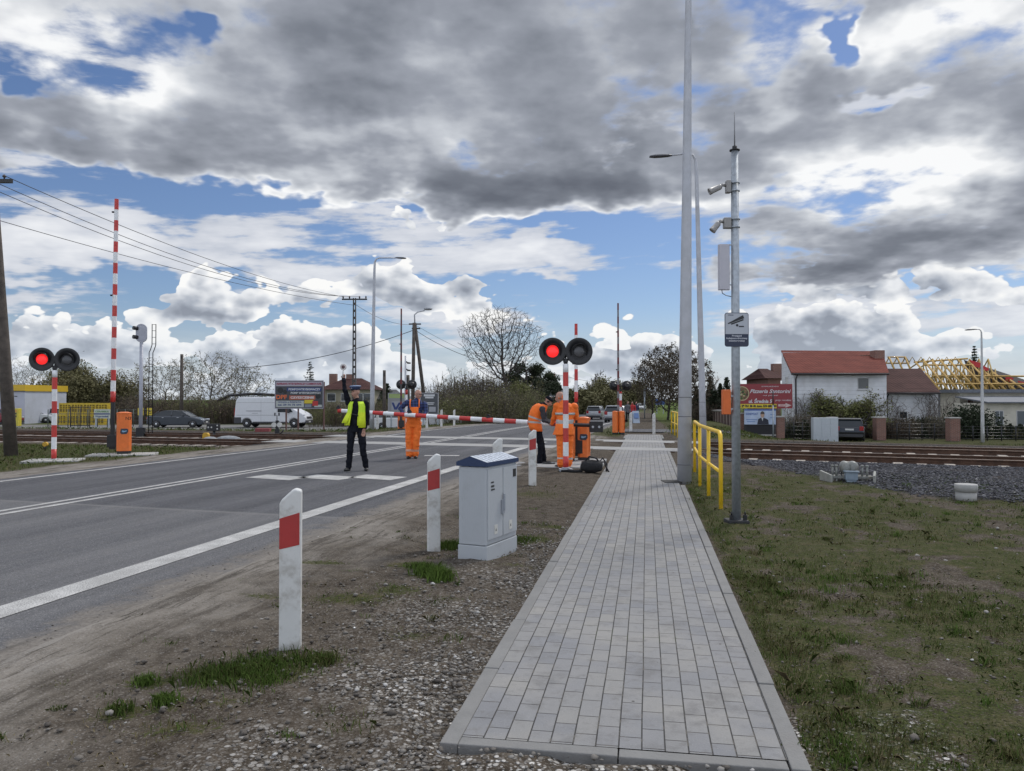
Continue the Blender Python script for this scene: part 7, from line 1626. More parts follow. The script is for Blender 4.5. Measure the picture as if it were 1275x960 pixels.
    mb = MB(); c = P(0, -.012, .045); loft(mb, [c - u * .02, c + u * .02, c + u * .05, c + u * .062], [.086, .085, .065, .03], [.104, .102, .08, .04], s); cap = mb.build('cap', dark_cloth, t); mb = MB(); mb.ball(P(0, .11, .045), (.05, .05, .009), 12, 6, M=M); mb.build('visor', dark_cloth, cap)
    mb = MB(); mb.tube([P(.082, .0, -.0), P(.086, .01, -.03)], .030, 10); mb.build('ear_defender', black_paint, t)
stooping_worker()
def bald_worker():
    b = G(703, 583); t = thing('person', 'bald worker in full orange work suit with his back to the camera', 'person', b); mb = MB()
    hipL, hipR = (-.10, 0, .88), (.09, .02, .88); kL, kR = (-.085, .0, .47), (.10, .06, .48); aL, aR = (-.085, -.03, .09), (.10, .08, .09)
    shL, elL, wL = (-.17, .02, 1.40), (-.225, .16, 1.12), (-.265, .30, 1.0); shR, elR, wR = (.225, .02, 1.39), (.27, .13, 1.14), (.12, .30, 1.02)
    loft(mb, [(-.0, 0, .74), (-.005, .0, .80), (0, 0, .95), (.01, .0, 1.10), (.02, .02, 1.25), (.02, .03, 1.36), (.01, .04, 1.44), (-.03, .06, 1.49)], [.215, .205, .19, .20, .215, .205, .14, .07], [.16, .155, .15, .15, .15, .135, .10, .06])
    limb(mb, [hipL, kL, aL], [.11, .09, .080]); limb(mb, [hipR, kR, aR], [.11, .09, .080]); limb(mb, [shL, elL, wL], [.082, .068, .046]); limb(mb, [shR, elR, wR], [.082, .068, .046])
    boots(mb, aL, (-.6, .6, 0)); boots(mb, aR, (.2, 1, 0)); mb.tube([(-.01, .05, 1.42), (-.07, .06, 1.53)], [.066, .062], 12)
    P, M, s, f, u = head(mb, (-.105, .06, 1.60), (-.86, .42, -.22), sc=1.03)
    hand(mb, wL, (-.4, .9, -.1), (.6, .2, -.8), 1.1); hand(mb, wR, (-.7, .7, 0), (0, .3, -.9), 1.1, -1)
    rules = [(hipL, (-.085, -.02, .30), .10, 0), (hipR, (.10, .06, .30), .10, 0), ((-.085, -.02, .29), (-.085, -.02, .22), .085, 3), ((.10, .07, .29), (.10, .075, .22), .085, 3), (aL, (-.085, -.03, .18), .085, 0), (aR, (.10, .08, .18), .085, 0), ((0, 0, .80), (0, 0, 1.0), .19, 0), ((0, 0, 1.03), (0, 0, 1.05), .205, 3), ((.0, 0, 1.10), (.01, .03, 1.38), .2, 0), (shL, elL, .075, 0), (elL, wL, .06, 0), (shR, elR, .075, 0), (elR, wR, .06, 0),
             ((-.06, .06, 1.50), P(0, 0, .06), .075, 1), (P(0, .03, -.02), P(0, .05, -.09), .07, 1), ((wL[0] - .02, wL[1] + .04, .995), (wL[0] - .04, wL[1] + .11, .98), .045, 1), ((wR[0] - .04, wR[1] + .04, 1.02), (wR[0] - .08, wR[1] + .09, 1.0), .045, 1), ((aL[0], aL[1], .03), (aL[0] - .08, aL[1] + .08, .03), .05, 2), ((aR[0], aR[1], .03), (aR[0] + .03, aR[1] + .13, .03), .05, 2)]
    finish_body(mb, rules, [orange_cloth, skin_m, shoe_m, refl], t)
    shell('jacket_hem', [((-.0, .0, 1.0), .20, .16), ((-.005, 0, .88), .215, .172), ((-.02, 0, .77), .245, .19), ((-.022, 0, .755), .245, .19)], 0, 360, [0, 0, 0], [orange_cloth], t, th=.012)
    mb = MB(); loft(mb, [(-.02, .05, 1.43), (-.035, .055, 1.475), (-.04, .055, 1.50)], [.10, .085, .08], [.085, .075, .07]); mb.build('collar', orange_cloth, t)
    for z0, z1 in ((1.20, 1.25),): shell('reflective_band', [((.012, .014, z0), .218, .155), ((.014, .016, z1), .220, .156)], 180, 360, [0], [refl], t, th=.006)
bald_worker()
def walker(loc, rz, label, top, legs, hair=hair_dark, sc=1.0, stride=.16, extra=None):
    t = thing('person', label, 'person', loc, rz); mb = MB(); aL, aR = (.08, -stride, .09), (-.08, stride, .09); kL, kR = (.09, -.08, .48), (-.09, .02, .48)
    loft(mb, [(0, 0, .84), (0, 0, .95), (0, 0, 1.15), (0, 0, 1.40), (0, 0, 1.50)], [.16, .165, .16, .19, .08], [.12, .12, .12, .12, .06]); limb(mb, [(.09, 0, .88), kL, aL], [.09, .065, .05]); limb(mb, [(-.09, 0, .88), kR, aR], [.09, .065, .05])
    aa = [((.2, 0, 1.40), (.26, .05, 1.14), (.25, -.08, .93)), ((-.2, 0, 1.40), (-.26, .04, 1.14), (-.24, .02, .91))]
    for a in aa: limb(mb, list(a), [.065, .05, .036])
    boots(mb, aL, (0, -1, 0)); boots(mb, aR, (0, -1, 0)); mb.tube([(0, 0, 1.46), (0, 0, 1.58)], [.055, .052], 12); P, M, s, f, u = head(mb, (0, -.02, 1.64), (0, -1, -.05))
    hand(mb, aa[0][2], (0, -.3, -1), (-1, 0, 0), .8); hand(mb, aa[1][2], (0, -.1, -1), (1, 0, 0), .8, -1)
    rules = [((.09, 0, .88), aL, .09, 1), ((-.09, 0, .88), aR, .09, 1), ((0, 0, .95), (0, 0, 1.42), .17, 0)] + [(a[0], a[1], .06, 0) for a in aa] + [(a[1], a[2], .05, 0) for a in aa] + [((0, 0, 1.54), P(0, 0, .04), .075, 2), ((.25, -.1, .85), (.25, -.12, .8), .04, 2), ((-.24, .02, .83), (-.24, .02, .78), .04, 2), ((.08, -stride - .05, .03), (.08, -stride - .12, .03), .05, 3), ((-.08, stride - .05, .03), (-.08, stride - .12, .03), .05, 3), (P(.03, .09, .01), P(.03, .09, .012), .012, 4), (P(-.03, .09, .01), P(-.03, .09, .012), .012, 4)]
    finish_body(mb, rules, [top, legs, skin_m, shoe_m, eye_m], t, voxel=.015); mb = MB(); mb.ball(P(0, -.03, .035), (.085, .098, .09), 14, 10, M=M); mb.build('hair', hair, t); t.scale = (sc,) * 3; return t
grey_cloth = mat('coat_grey', (.10, .10, .11), .85)
walker(at(781.5, 64.5), R(25), 'pedestrian in dark grey coat standing behind the two orange machines', grey_cloth, dark_cloth)
walker(at(787.3, 65.5), R(-10), 'pedestrian in bright red jacket beyond the rails beside the pavement sign', mat('coat_red', (.42, .03, .03), .8), dark_cloth)
walker(at(792.0, 66.5), R(20), 'pedestrian in dark blue coat just right of the one in red', mat('coat_navy', (.03, .035, .08), .85), dark_cloth)

# ---------------------------------------------------------------- trees and plants
def leaf_mat(name, c0, c1):
    m = bpy.data.materials.new(name); m.use_nodes = True; t = m.node_tree; N = NT(t); b = t.nodes['Principled BSDF']
    P = N.new('ShaderNodeTexCoord').outputs['Object']; n = N.noise(P, 1.1, 3, .6); n2 = N.noise(P, 9, 2, .5)
    c = N.mix(N.ss(N.add(N.mul(n, .6), N.mul(n2, .5)), .38, .68), c0, c1); t.links.new(c, b.inputs['Base Color']); b.inputs['Roughness'].default_value = .75; b.inputs['Specular IOR Level'].default_value = .25
    b.inputs['Subsurface Weight'].default_value = 0.0
    return m
bark = mat('dark_bark', (.055, .046, .040), .95, var=.3, vscale=5); twig = mat('twigs', (.085, .068, .055), .95, var=.25, vscale=2); twig_ol = mat('olive_twigs', (.105, .092, .055), .95, var=.3, vscale=2); twig_br = mat('brown_twigs', (.075, .055, .042), .95, var=.3, vscale=2)
leaf_spring = leaf_mat('spring_leaves', (.075, .085, .028), (.165, .17, .060)); leaf_olive = leaf_mat('olive_leaves', (.080, .076, .034), (.165, .150, .070)); leaf_dark = leaf_mat('dark_needles', (.012, .019, .010), (.030, .042, .020)); leaf_pine = leaf_mat('pine_needles', (.018, .028, .014), (.045, .058, .028)); leaf_brown = leaf_mat('dead_leaves', (.075, .052, .034), (.14, .105, .07)); leaf_ivy = leaf_mat('ivy_leaves', (.034, .029, .018), (.085, .066, .042))
def leafquad(mb, p, s, r, flat=0.0):
    a = Vector((r.gauss(0, 1), r.gauss(0, 1), r.gauss(0, 1) * (1 - flat))).normalized(); b = a.orthogonal().normalized(); b = Matrix.Rotation(r.uniform(0, 6.28), 3, a) @ b; c = a.cross(b)
    mb.v += [tuple(p - b * s), tuple(p + c * s * .5), tuple(p + b * s), tuple(p - c * s * .5)]; i = len(mb.v) - 4; mb.f.append((i, i + 1, i + 2, i + 3)); mb.sm.append(False); mb.mi.append(0)
def grow(tr, tw, lf, p, d, L, r0, lvl, mx, R_, cfg):
    """one branch: tapering tube with wobble, then its side branches"""
    n = 4 if lvl < 2 else 3; pts = [p]; q = p; dd = d
    for k in range(n):
        dd = (dd + Vector((R_.gauss(0, 1), R_.gauss(0, 1), R_.gauss(0, 1))) * cfg['wob'] + Vector((0, 0, cfg['up'] * (1 if lvl else .3)))).normalized(); q = q + dd * L / n; pts.append(q)
    end = r0 * (.55 if lvl < mx else .35); rr = [r0 + (end - r0) * k / n for k in range(n + 1)]
    (tr if lvl <= 1 else tw).tube(pts, rr, 6 if lvl == 0 else (5 if lvl == 1 else 3), cap=False)
    if lvl >= mx:
        if lf is not None:
            for _ in range(cfg['leaves']): leafquad(lf, pts[-1].lerp(pts[0], R_.random()) + Vector((R_.gauss(0, 1), R_.gauss(0, 1), R_.gauss(0, 1))) * cfg['spread'], cfg['ls'] * R_.uniform(.6, 1.3), R_)
        return
    nb = cfg['nb'][lvl]; st = cfg['start'] if lvl == 0 else .25
    for k in range(nb):
        f = st + (1 - st) * (k + R_.random()) / nb; x = min(f, .999) * n; i = int(x); b = pts[i].lerp(pts[i + 1], x - i); bd = (pts[i + 1] - pts[i]).normalized()
        ang = R_.uniform(*cfg['ang']); ax = bd.orthogonal().normalized(); ax = Matrix.Rotation(R_.uniform(0, 6.28), 3, bd) @ ax; nd = Matrix.Rotation(ang, 3, ax) @ bd
        grow(tr, tw, lf, b, nd, L * R_.uniform(*cfg['len']) * (1.15 - .4 * f), max(cfg['rmin'], rr[i] * .55), lvl + 1, mx, R_, cfg)
    grow(tr, tw, lf, pts[-1], dd, L * .62, end, lvl + 1, mx, R_, cfg)
CFG = dict(wob=.13, up=.06, nb=[6, 5, 5, 4], start=.3, ang=(.45, .95), len=(.5, .72), rmin=.012, leaves=0, spread=.1, ls=.07)
def tree(name, label, loc, h, seed, lvl=4, cfg=None, leaf=None, twm=None, stems=1, flare=.0, girth=.022, cat='tree', group=None, trunk_h=.3, lean=(0, 0), squash=1.0, width=None):
    c = dict(CFG); c.update(cfg or {}); r = random.Random(seed); t = thing(name, label, cat, loc, 0, group); tr, tw, lf = MB(), MB(), (MB() if leaf else None)
    for k in range(stems):
        a = 2 * pi * k / max(1, stems) + r.random(); d = Vector((cos(a) * flare + lean[0], sin(a) * flare + lean[1], 1)).normalized()
        grow(tr, tw, lf, Vector((cos(a) * .12 * (stems > 1), sin(a) * .12 * (stems > 1), -.1)), d, h * trunk_h * 1.25, h * girth / (1 if stems == 1 else 1.5), 0, lvl, r, c)
    zs = [v[2] for v in tw.v] or [h]; f = h / max(max(zs), .1)
    if width: xs = sorted(v[0] for v in tw.v); squash = width / ((xs[int(len(xs) * .985)] - xs[int(len(xs) * .015)]) * f)
    for mb in (tr, tw, lf):
        if mb is not None: mb.v = [(x * f * squash, y * f * squash, z * f) for x, y, z in mb.v]
    tr.build('trunk', bark, t); tw.build('crown', twm or twig, t)
    if lf is not None: lf.build('leaves', leaf, t)
    return t
def hz(px, py, Y): return W(px, py, Y).z
def TH(px, py, Y): p = at(px, Y); return p, hz(px, py, Y) - p.z
def T2(name, label, px, ytop, Y, seed, **k): p, h = TH(px, ytop, Y); return tree(name, label, p, h, seed, **k)
# the big bare tree behind the crossing
def crown_tree(name, label, px, ytop, Y, seed, width, low=.30, fork=.22, natt=1500, step=.30, leaf=None, nl=0, twm=None, rt=.011, tips=3, flat=1.0, ls=.07, skew=0.0):
    """limbs that grow towards points scattered through a rounded crown, thickening where they join"""
    p, h = TH(px, ytop, Y); g = np.random.default_rng(seed); t = thing(name, label, 'tree', p); A = g.normal(0, 1, (natt, 3)); A /= np.linalg.norm(A, axis=1)[:, None]; A *= (g.random(natt) ** .42)[:, None]
    zc = h * (low + 1) / 2; A = A * np.array([width / 2, width / 2 * .9, h * (1 - low) / 2]) + np.array([skew, 0, zc]); A[:, 0] *= .72 + .28 * np.clip((A[:, 2] - h * low) / (h * .45), 0, 1)
    P = [np.array([0, 0, -.1])]; par = [-1]; z = 0.0; q = P[0]
    while z < h * fork: q = q + np.array([g.normal(0, .05), g.normal(0, .05), step]); P.append(q); par.append(len(P) - 2); z = q[2]
    for _ in range(160):
        if len(A) == 0: break
        N_ = np.array(P); D = ((A[:, None, :] - N_[None]) ** 2).sum(-1); k = D.argmin(1); dm = np.sqrt(D[np.arange(len(A)), k]); new = []
        for n in np.unique(k):
            v = A[k == n] - N_[n]; v = (v / np.linalg.norm(v, axis=1)[:, None]).mean(0) + g.normal(0, .13, 3) + np.array([0, 0, .04]); L = np.linalg.norm(v)
            if L > .1: new.append((n, N_[n] + v / L * step))
        for n, v in new: P.append(v); par.append(int(n))
        A = A[dm > step * 1.9]
        if len(P) > 9000: break
    N_ = len(P); R2 = np.zeros(N_); kids = [0] * N_
    for i in range(N_ - 1, 0, -1):
        if kids[i] == 0: R2[i] = rt ** 2.3
        R2[par[i]] += R2[i]; kids[par[i]] += 1
    rad = R2 ** (1 / 2.3); tr, tw, lf = MB(), MB(), MB(); r = random.Random(seed)
    for i in range(1, N_):
        a, b = Vector(P[par[i]]), Vector(P[i]); (tr if rad[i] > .05 else tw).tube([a, b], [min(rad[par[i]], rad[i] * 1.25), rad[i]], 6 if rad[i] > .05 else 3, cap=False)
        if rad[i] < rt * 1.6:
            for _ in range(tips if kids[i] == 0 else 1):
                d = ((b - a).normalized() + Vector((r.gauss(0, .6), r.gauss(0, .6), r.gauss(.1, .5)))).normalized(); e = b + d * r.uniform(.25, .6); tw.tube([b, e], [rt * .75, rt * .4], 3, cap=False)
                for _ in range(nl): leafquad(lf, b.lerp(e, r.random()) + Vector((r.gauss(0, .1), r.gauss(0, .1), r.gauss(0, .1))), ls * r.uniform(.6, 1.3), r)
    tr.build('trunk', bark, t); tw.build('crown', twm or twig, t)
    if nl: lf.build('leaves', leaf, t)
    return t
crown_tree('bare_tree', 'big bare many-stemmed tree standing above the thicket behind the lowered barrier arm', 631, 381, 84, 11, 9.6, low=.34, fork=.16, natt=2600, step=.26, twm=mat('bare_twigs', (.038, .034, .032), .95), rt=.018, skew=-.7)
T2('bare_tree', 'small bare tree just right of the near crossing signal in the distance', 733, 460, 150, 4, lvl=4, cfg=dict(nb=[5, 5, 5, 4], rmin=.03), squash=1.1)
# the dark, twiggy row on the right of the far road
for px, yt, Y, sd, lab, sq in ((832, 428, 84, 21, 'dense dark budding tree nearest the thick lamp pole on its left', 1.15), (812, 445, 96, 22, 'smaller twiggy tree at the left end of the row by the far footway', 1.0), (852, 436, 78, 23, 'twiggy tree hidden mostly behind the thick pale lamp pole', 1.1)):
    crown_tree('budding_tree', lab, px, yt, Y, sd, 5.4 * sq, low=.10, fork=.08, natt=1900, step=.26, leaf=leaf_ivy, nl=4, twm=twig_br, rt=.015, ls=.11)
T2('bare_tree', 'thin bare tree between the dark spruces right of the pale lamp poles', 893, 462, 92, 31, lvl=4, cfg=dict(nb=[5, 5, 4, 3], rmin=.02))
# left side trees
for px, yt, Y, sd, lab, sq, lv in ((262, 438, 88, 41, 'spreading tree with first green leaves above the dark saloon car', 1.35, 3), (206, 446, 86, 42, 'budding tree just right of the railway signal', 1.25, 2), (300, 452, 92, 45, 'smaller leafing tree between the dark car and the white van', 1.1, 3),
                           (18, 446, 96, 43, 'bare dark tree above the yellow fascia building', 1.1, 0), (46, 452, 98, 46, 'thin bare tree left of the crossing signal discs', 1.0, 0), (150, 462, 90, 48, 'thin budding tree behind the tall raised barrier', 1.1, 2)):
    crown_tree('leafing_tree' if lv else 'bare_tree', lab, px, yt, Y, sd, 7.2 * sq, low=.18, fork=.12, natt=1200, step=.30, leaf=leaf_olive, nl=min(lv, 2), rt=.012, ls=.085)
for px, yt, Y, sd, lab in ((100, 446, 92, 51, 'round olive-green tree above the yellow crates'), (122, 462, 88, 52, 'bushy olive tree left of the tall raised barrier'), (78, 470, 86, 53, 'low dull green tree between the crossing signal pole and the yellow crates')):
    T2('leafing_tree', lab, px, yt, Y, sd, lvl=4, stems=4, flare=.45, trunk_h=.25, cfg=dict(nb=[5, 5, 5, 4], leaves=5, ls=.085, spread=.28, ang=(.4, 1.1), rmin=.016), leaf=leaf_olive, twm=twig_ol, squash=1.2)
T2('leafing_tree', 'yellow-green young tree left of the grey road sign beyond the rails', 645, 474, 76, 61, lvl=4, stems=4, flare=.35, cfg=dict(nb=[5, 5, 4, 4], leaves=6, ls=.07, spread=.2, rmin=.014), leaf=leaf_spring, twm=twig_ol, squash=1.1)
T2('leafing_tree', 'leafing tree in front of the white blockwork house', 1052, 484, 57, 62, lvl=4, stems=3, flare=.5, trunk_h=.26, cfg=dict(nb=[4, 5, 5, 4], leaves=4, ls=.045, spread=.10, ang=(.5, 1.15), rmin=.010), leaf=leaf_spring, squash=1.5)
for px, yt, Y, sd, lab in ((753, 470, 140, 63, 'green tree behind the pale silver estate car'), (744, 488, 125, 64, 'low green bush behind the silver hatchback'), (786, 472, 170, 65, 'round twiggy tree behind the far crossing signal'), (800, 489, 200, 66, 'small dark tree at the end of the far road'), (719, 486, 118, 67, 'dull hedge-like bush right of the tall grey gabled house')):
    T2('leafing_tree', lab, px, yt, Y, sd, lvl=4, stems=3, flare=.4, cfg=dict(nb=[5, 5, 5, 3], leaves=6, ls=.17, spread=.4, rmin=.03), leaf=leaf_olive, twm=twig_ol, squash=1.15)
for px, yt, Y, sd, lab in ((1248, 462, 95, 71, 'thin leafing tree behind the timber roof skeleton, nearest the white lamp'), (1268, 468, 95, 72, 'thin leafing tree behind the timber roof skeleton at the right edge')):
    T2('leafing_tree', lab, px, yt, Y, sd, lvl=4, cfg=dict(nb=[5, 5, 4, 4], leaves=2, ls=.09, rmin=.02), leaf=leaf_olive, squash=1.3)
def conifer(label, px, ytop, Y, seed, width=.30, m=None, name='spruce', dens=1.0, bare=.12):
    p, h = TH(px, ytop, Y); r = random.Random(seed); t = thing(name, label, 'tree', p); mb = MB(); mb.tube([(0, 0, -.2), (0, 0, h * .98)], [h * .018, .02], 6); mb.build('trunk', bark, t); mb = MB(); lf = MB(); z = h * bare
    while z < h:
        f = 1 - z / h; R0 = h * width * (f ** .8) * r.uniform(.8, 1.1) + .08; nb = max(4, int(9 * dens))
        for k in range(nb):
            a = r.uniform(0, 6.28); L = R0 * r.uniform(.7, 1.15); pts = [Vector((0, 0, z)), Vector((cos(a) * L * .5, sin(a) * L * .5, z - L * .10)), Vector((cos(a) * L, sin(a) * L, z - L * .12))]; mb.tube(pts, [.02, .015, .008], 3, cap=False)
            for q in range(int(7 * dens + L * 9)):
                s = r.uniform(.1, 1.05); leafquad(lf, Vector((cos(a) * L * s, sin(a) * L * s, z - L * .11 * s)) + Vector((r.gauss(0, 1), r.gauss(0, 1), r.gauss(0, .7) - .5)) * (.05 + .09 * L), .10 + .03 * L, r)
        z += h * .035 / dens ** .3
    mb.build('branches', twig_br, t); lf.build('needles', m or leaf_dark, t); return t
for px, yt, Y, sd, lab, wd in ((867, 481, 88, 1, 'dark spruce between the two pale lamp poles', .30), (884, 470, 90, 2, 'tall narrow dark spruce right of the slim pale lamp pole', .20), (897, 478, 84, 3, 'dark spruce left of the slim orange box', .30), (905, 470, 82, 4, 'dark spruce right behind the camera mast', .24), (890, 486, 80, 6, 'low dark spruce above the brown panelled fence', .42),
                             (1214, 431, 96, 5, 'dark spruce top rising behind the timber roof skeleton', .16), (386, 451, 92, 7, 'thin sparse spruce above the DPF advert board', .26), (482, 478, 88, 8, 'dark conifer behind the far left crossing signal', .45), (66, 482, 84, 9, 'dark narrow conifer beside the pole of the left crossing signal', .2), (78, 486, 84, 12, 'small dark conifer by the yellow crates', .25)):
    conifer(lab, px, yt, Y, sd, wd, dens=.55 if px == 386 else 1.0)
def pine(label, px, ytop, Y, seed, w, m=None, name='pine'):
    p, h = TH(px, ytop, Y); r = random.Random(seed); t = thing(name, label, 'tree', p); mb = MB(); mb.tube([(0, 0, -.2), (.1, 0, h * .5), (0, 0, h * .9)], [.26, .2, .06], 8); lf = MB(); tw = MB()
    for k in range(34):
        a = r.uniform(0, 6.28); f = r.uniform(.30, .98); e = sqrt(max(0, 1 - ((f - .62) / .40) ** 2)); L = w * e * r.uniform(.55, 1.0); c = Vector((cos(a) * L, sin(a) * L, h * f)); tw.tube([(0, 0, h * (f - .08)), c * .5 + Vector((0, 0, h * (f - .04) * .5)), c], [.06, .04, .02], 4, cap=False)
        for q in range(230): v = Vector((r.gauss(0, 1), r.gauss(0, 1), r.gauss(0, .6))).normalized() * r.random() ** .4 * .95; leafquad(lf, c + v * w * .30, .13, r)
    mb.build('trunk', bark, t); tw.build('limbs', bark, t); lf.build('crown', m or leaf_pine, t)
pine('dark round-crowned pine behind the stooping worker', 655, 454, 92, 1, 2.5); pine('second dark pine touching the grey gabled house', 676, 466, 96, 2, 2.3); pine('dark low pine at the foot of the round-crowned pine', 664, 484, 90, 3, 2.0)
# brush: shrubs of many thin upright rods, four plants copied
def shrub_proto(name, seed, h, w, twm, leaf, nl, rods=60, ls=.05, label='', lean=.25):
    r = random.Random(seed); t = thing(name, label, 'shrub', (0, 0, -50)); mb, lf = MB(), MB()
    for k in range(rods):
        a = r.uniform(0, 6.28); q = sqrt(r.random()) * w * .5; p = Vector((cos(a) * q, sin(a) * q, -.1)); H_ = h * r.uniform(.55, 1.0) * (1 - .35 * (q / w)); d = Vector((cos(a) * lean * q / w * 2 + r.gauss(0, .07), sin(a) * lean * q / w * 2 + r.gauss(0, .07), 1)); pts = [p, p + d * H_ * .5, p + d * H_ + Vector((r.gauss(0, .08), r.gauss(0, .08), 0))]; mb.tube(pts, [.016, .011, .005], 3, cap=False)
        for j in range(7):
            f = r.uniform(.25, .95); b = pts[0].lerp(pts[2], f); e = b + Vector((r.gauss(0, .3), r.gauss(0, .3), r.uniform(.12, .5))) * h * .17; mb.tube([b, e], [.008, .004], 3, cap=False)
            for _ in range(nl): leafquad(lf, b.lerp(e, r.random()) + Vector((r.gauss(0, 1), r.gauss(0, 1), r.gauss(0, 1))) * .05, ls * r.uniform(.6, 1.3), r)
    mb.build('stems', twm, t)
    if nl: lf.build('leaves', leaf, t)
    return t
protos = [shrub_proto('shrub', 1, 2.6, 2.4, twig_ol, leaf_olive, 3), shrub_proto('shrub', 2, 2.9, 2.2, twig, leaf_olive, 1), shrub_proto('shrub', 3, 2.3, 2.6, twig_ol, leaf_spring, 3), shrub_proto('shrub', 4, 2.5, 2.3, twig_br, leaf_brown, 2)]
used = set()
def put(k, px, Y, sc, label, group, rz=0):
    p = at(px, Y)
    if k in used: o = dup(protos[k], p, rz, label, group, sc)
    else: o = protos[k]; used.add(k); o.location = p; o.rotation_euler = (0, 0, rz); o['label'] = label; o['group'] = group; o.scale = (sc,) * 3 if not hasattr(sc, '__len__') else sc
    return o
rs = random.Random(12)
def row(x0, x1, n, Y0, Y1, sc, lab, group, ks=(0, 1, 2, 3), jit=6):
    for k in range(n): put(rs.choice(ks), x0 + (x1 - x0) * (k + .5) / n + rs.uniform(-jit, jit), rs.uniform(Y0, Y1), tuple(rs.uniform(*sc) * q for q in (1.15, 1.15, 1.0)), lab, group, rs.uniform(0, 6.28))
row(158, 345, 26, 74, 82, (1.0, 1.45), 'leafless olive shrub in the thicket between the railway signal and the white van', 'shrubs behind the dark saloon car')
row(0, 150, 18, 86, 92, (1.1, 1.7), 'brown and olive shrub under the trees behind the yellow crates', 'shrubs behind the yard')
row(392, 476, 15, 66, 80, (.85, 1.25), 'olive brushwood shrub in front of the beige house', 'shrubs before the beige house', jit=4)
row(545, 660, 26, 58, 76, (1.0, 1.45), 'tall leafless shrub in the thicket behind the lowered barrier arm', 'shrubs beyond the lowered barrier arm', ks=(0, 1, 2), jit=4)
row(548, 640, 16, 76, 86, (1.6, 2.1), 'taller bare shrub at the back of the thicket below the big bare tree', 'tall shrubs beyond the barrier arm', ks=(1, 1, 0), jit=4)
row(470, 545, 8, 76, 84, (.9, 1.3), 'dull shrub behind the two advert boards beyond the rails', 'shrubs behind the adverts')
row(660, 700, 8, 80, 95, (.9, 1.2), 'dull green shrub beneath the dark pines', 'shrubs under the pines', ks=(0, 2))
row(1100, 1176, 14, 54.5, 57, (.55, .72), 'dark tangled shrub behind the low fence below the outbuilding', 'shrubs behind the garden fence', ks=(3, 1), jit=2)
row(1048, 1092, 8, 55.5, 58, (.6, .85), 'bare brown hedge shrub behind the parked black car', 'hedge shrubs behind the black car', ks=(3, 1), jit=2)
row(1240, 1278, 6, 53.5, 56, (.35, .5), 'low shrub in front of the cream bungalow', 'low shrubs by the bungalow', ks=(0, 3), jit=2)
row(978, 1012, 6, 54, 57, (.6, 1.0), 'brown shrub against the wall left of the utility cabinets', 'shrubs by the house corner', ks=(3, 1), jit=2)
row(862, 912, 8, 78, 88, (.8, 1.1), 'dull shrub behind the brown panelled fence', 'shrubs behind the panelled fence', ks=(3, 1), jit=2)
def dense_bush(name, label, px, ytop, Y, w, seed, m, n=2600, ls=.10, fuzz=.35):
    p, h = TH(px, ytop, Y); r = random.Random(seed); t = thing(name, label, 'shrub', p); lf, mb = MB(), MB()
    for k in range(26): a = r.uniform(0, 6.28); q = r.random(); e = Vector((cos(a) * w * .5 * q, sin(a) * w * .4 * q, h * (1.0 - .35 * q * q) * r.uniform(.75, 1.02))); mb.tube([(0, 0, 0), e * .5, e], [.05, .03, .01], 3, cap=False)
    blobs = [(Vector((r.uniform(-.42, .42) * w, r.uniform(-.3, .3) * w, h * r.uniform(.15, .72))), r.uniform(.16, .30) * w) for _ in range(14)]
    for k in range(n):
        c, R0 = r.choice(blobs); v = Vector((r.gauss(0, 1), r.gauss(0, 1), r.gauss(0, 1))).normalized(); q = c + v * R0 * r.uniform(.6, 1.0 + fuzz * r.random()); q.z = max(.02, q.z); leafquad(lf, q, ls * r.uniform(.6, 1.4), r)
    mb.build('stems', bark, t); lf.build('foliage', m, t)
dense_bush('juniper', 'large dark juniper between the brick gatepost and the cream bungalow', 1215, 508, 55, 2.9, 5, leaf_dark, 6500, .085, .8)
dense_bush('juniper', 'dark low bush between the brown-roofed outbuilding and the juniper', 1150, 524, 56, 2.6, 6, leaf_dark, 3000, .08, .6); dense_bush('bush', 'dark low bush right of the brick gatepost by the black car', 1118, 520, 55.5, 2.3, 7, leaf_ivy, 2600, .08, .6)
dense_bush('bush', 'dark green bush beside the poster of the man in a suit', 988, 522, 54, 1.6, 8, leaf_dark, 1800, .07)
for px in (1244, 1257, 1270): conifer({1244: 'left', 1257: 'middle', 1270: 'right'}[px] + ' one of three small dark cypresses before the cream bungalow', px, 529, 54, px, .22, name='cypress', bare=.02)
# climber on the white walls
def climber(label, x0, x1, y0, y1, Y, seed, n=26):
    r = random.Random(seed); o = W((x0 + x1) / 2, 497, Y); o.z = GZ; t = thing('climbing_plant', label, 'plant', o); mb, lf = MB(), MB()
    for k in range(n):
        px = r.uniform(x0, x1); p = W(px, 552, Y) - o; p.z = 0; q = p; pts = [p]; top = r.uniform(y1, y0)
        while q.z + GZ < W(0, top, Y).z: q = q + Vector((r.gauss(0, .14), r.gauss(0, .01), r.uniform(.16, .34))); q.y = min(p.y + .02, max(p.y - .12, q.y)); pts.append(q)
        mb.tube(pts, [.018] * len(pts), 3, cap=False)
        for v in pts[3:]:
            for _ in range(3): e = v + Vector((r.gauss(0, .22), 0, r.uniform(-.1, .3))); mb.tube([v, e], [.008, .005], 3, cap=False); leafquad(lf, e, .035, r)
    mb.build('stems', mat('climber_stems', (.12, .10, .085), .9), t); lf.build('leaves', leaf_brown, t)
climber('bare climbing plant on the left part of the white house wall', 992, 1030, 505, 488, 59.7, 1); climber('bare climbing plant on the right end of the white house wall', 1082, 1103, 510, 492, 59.7, 2, 14); climber('bare climbing plant at the left end of the outbuilding wall', 1105, 1124, 512, 494, 60.7, 3, 12); climber('bare climbing plant at the right end of the outbuilding wall', 1150, 1180, 505, 490, 60.6, 4, 22)
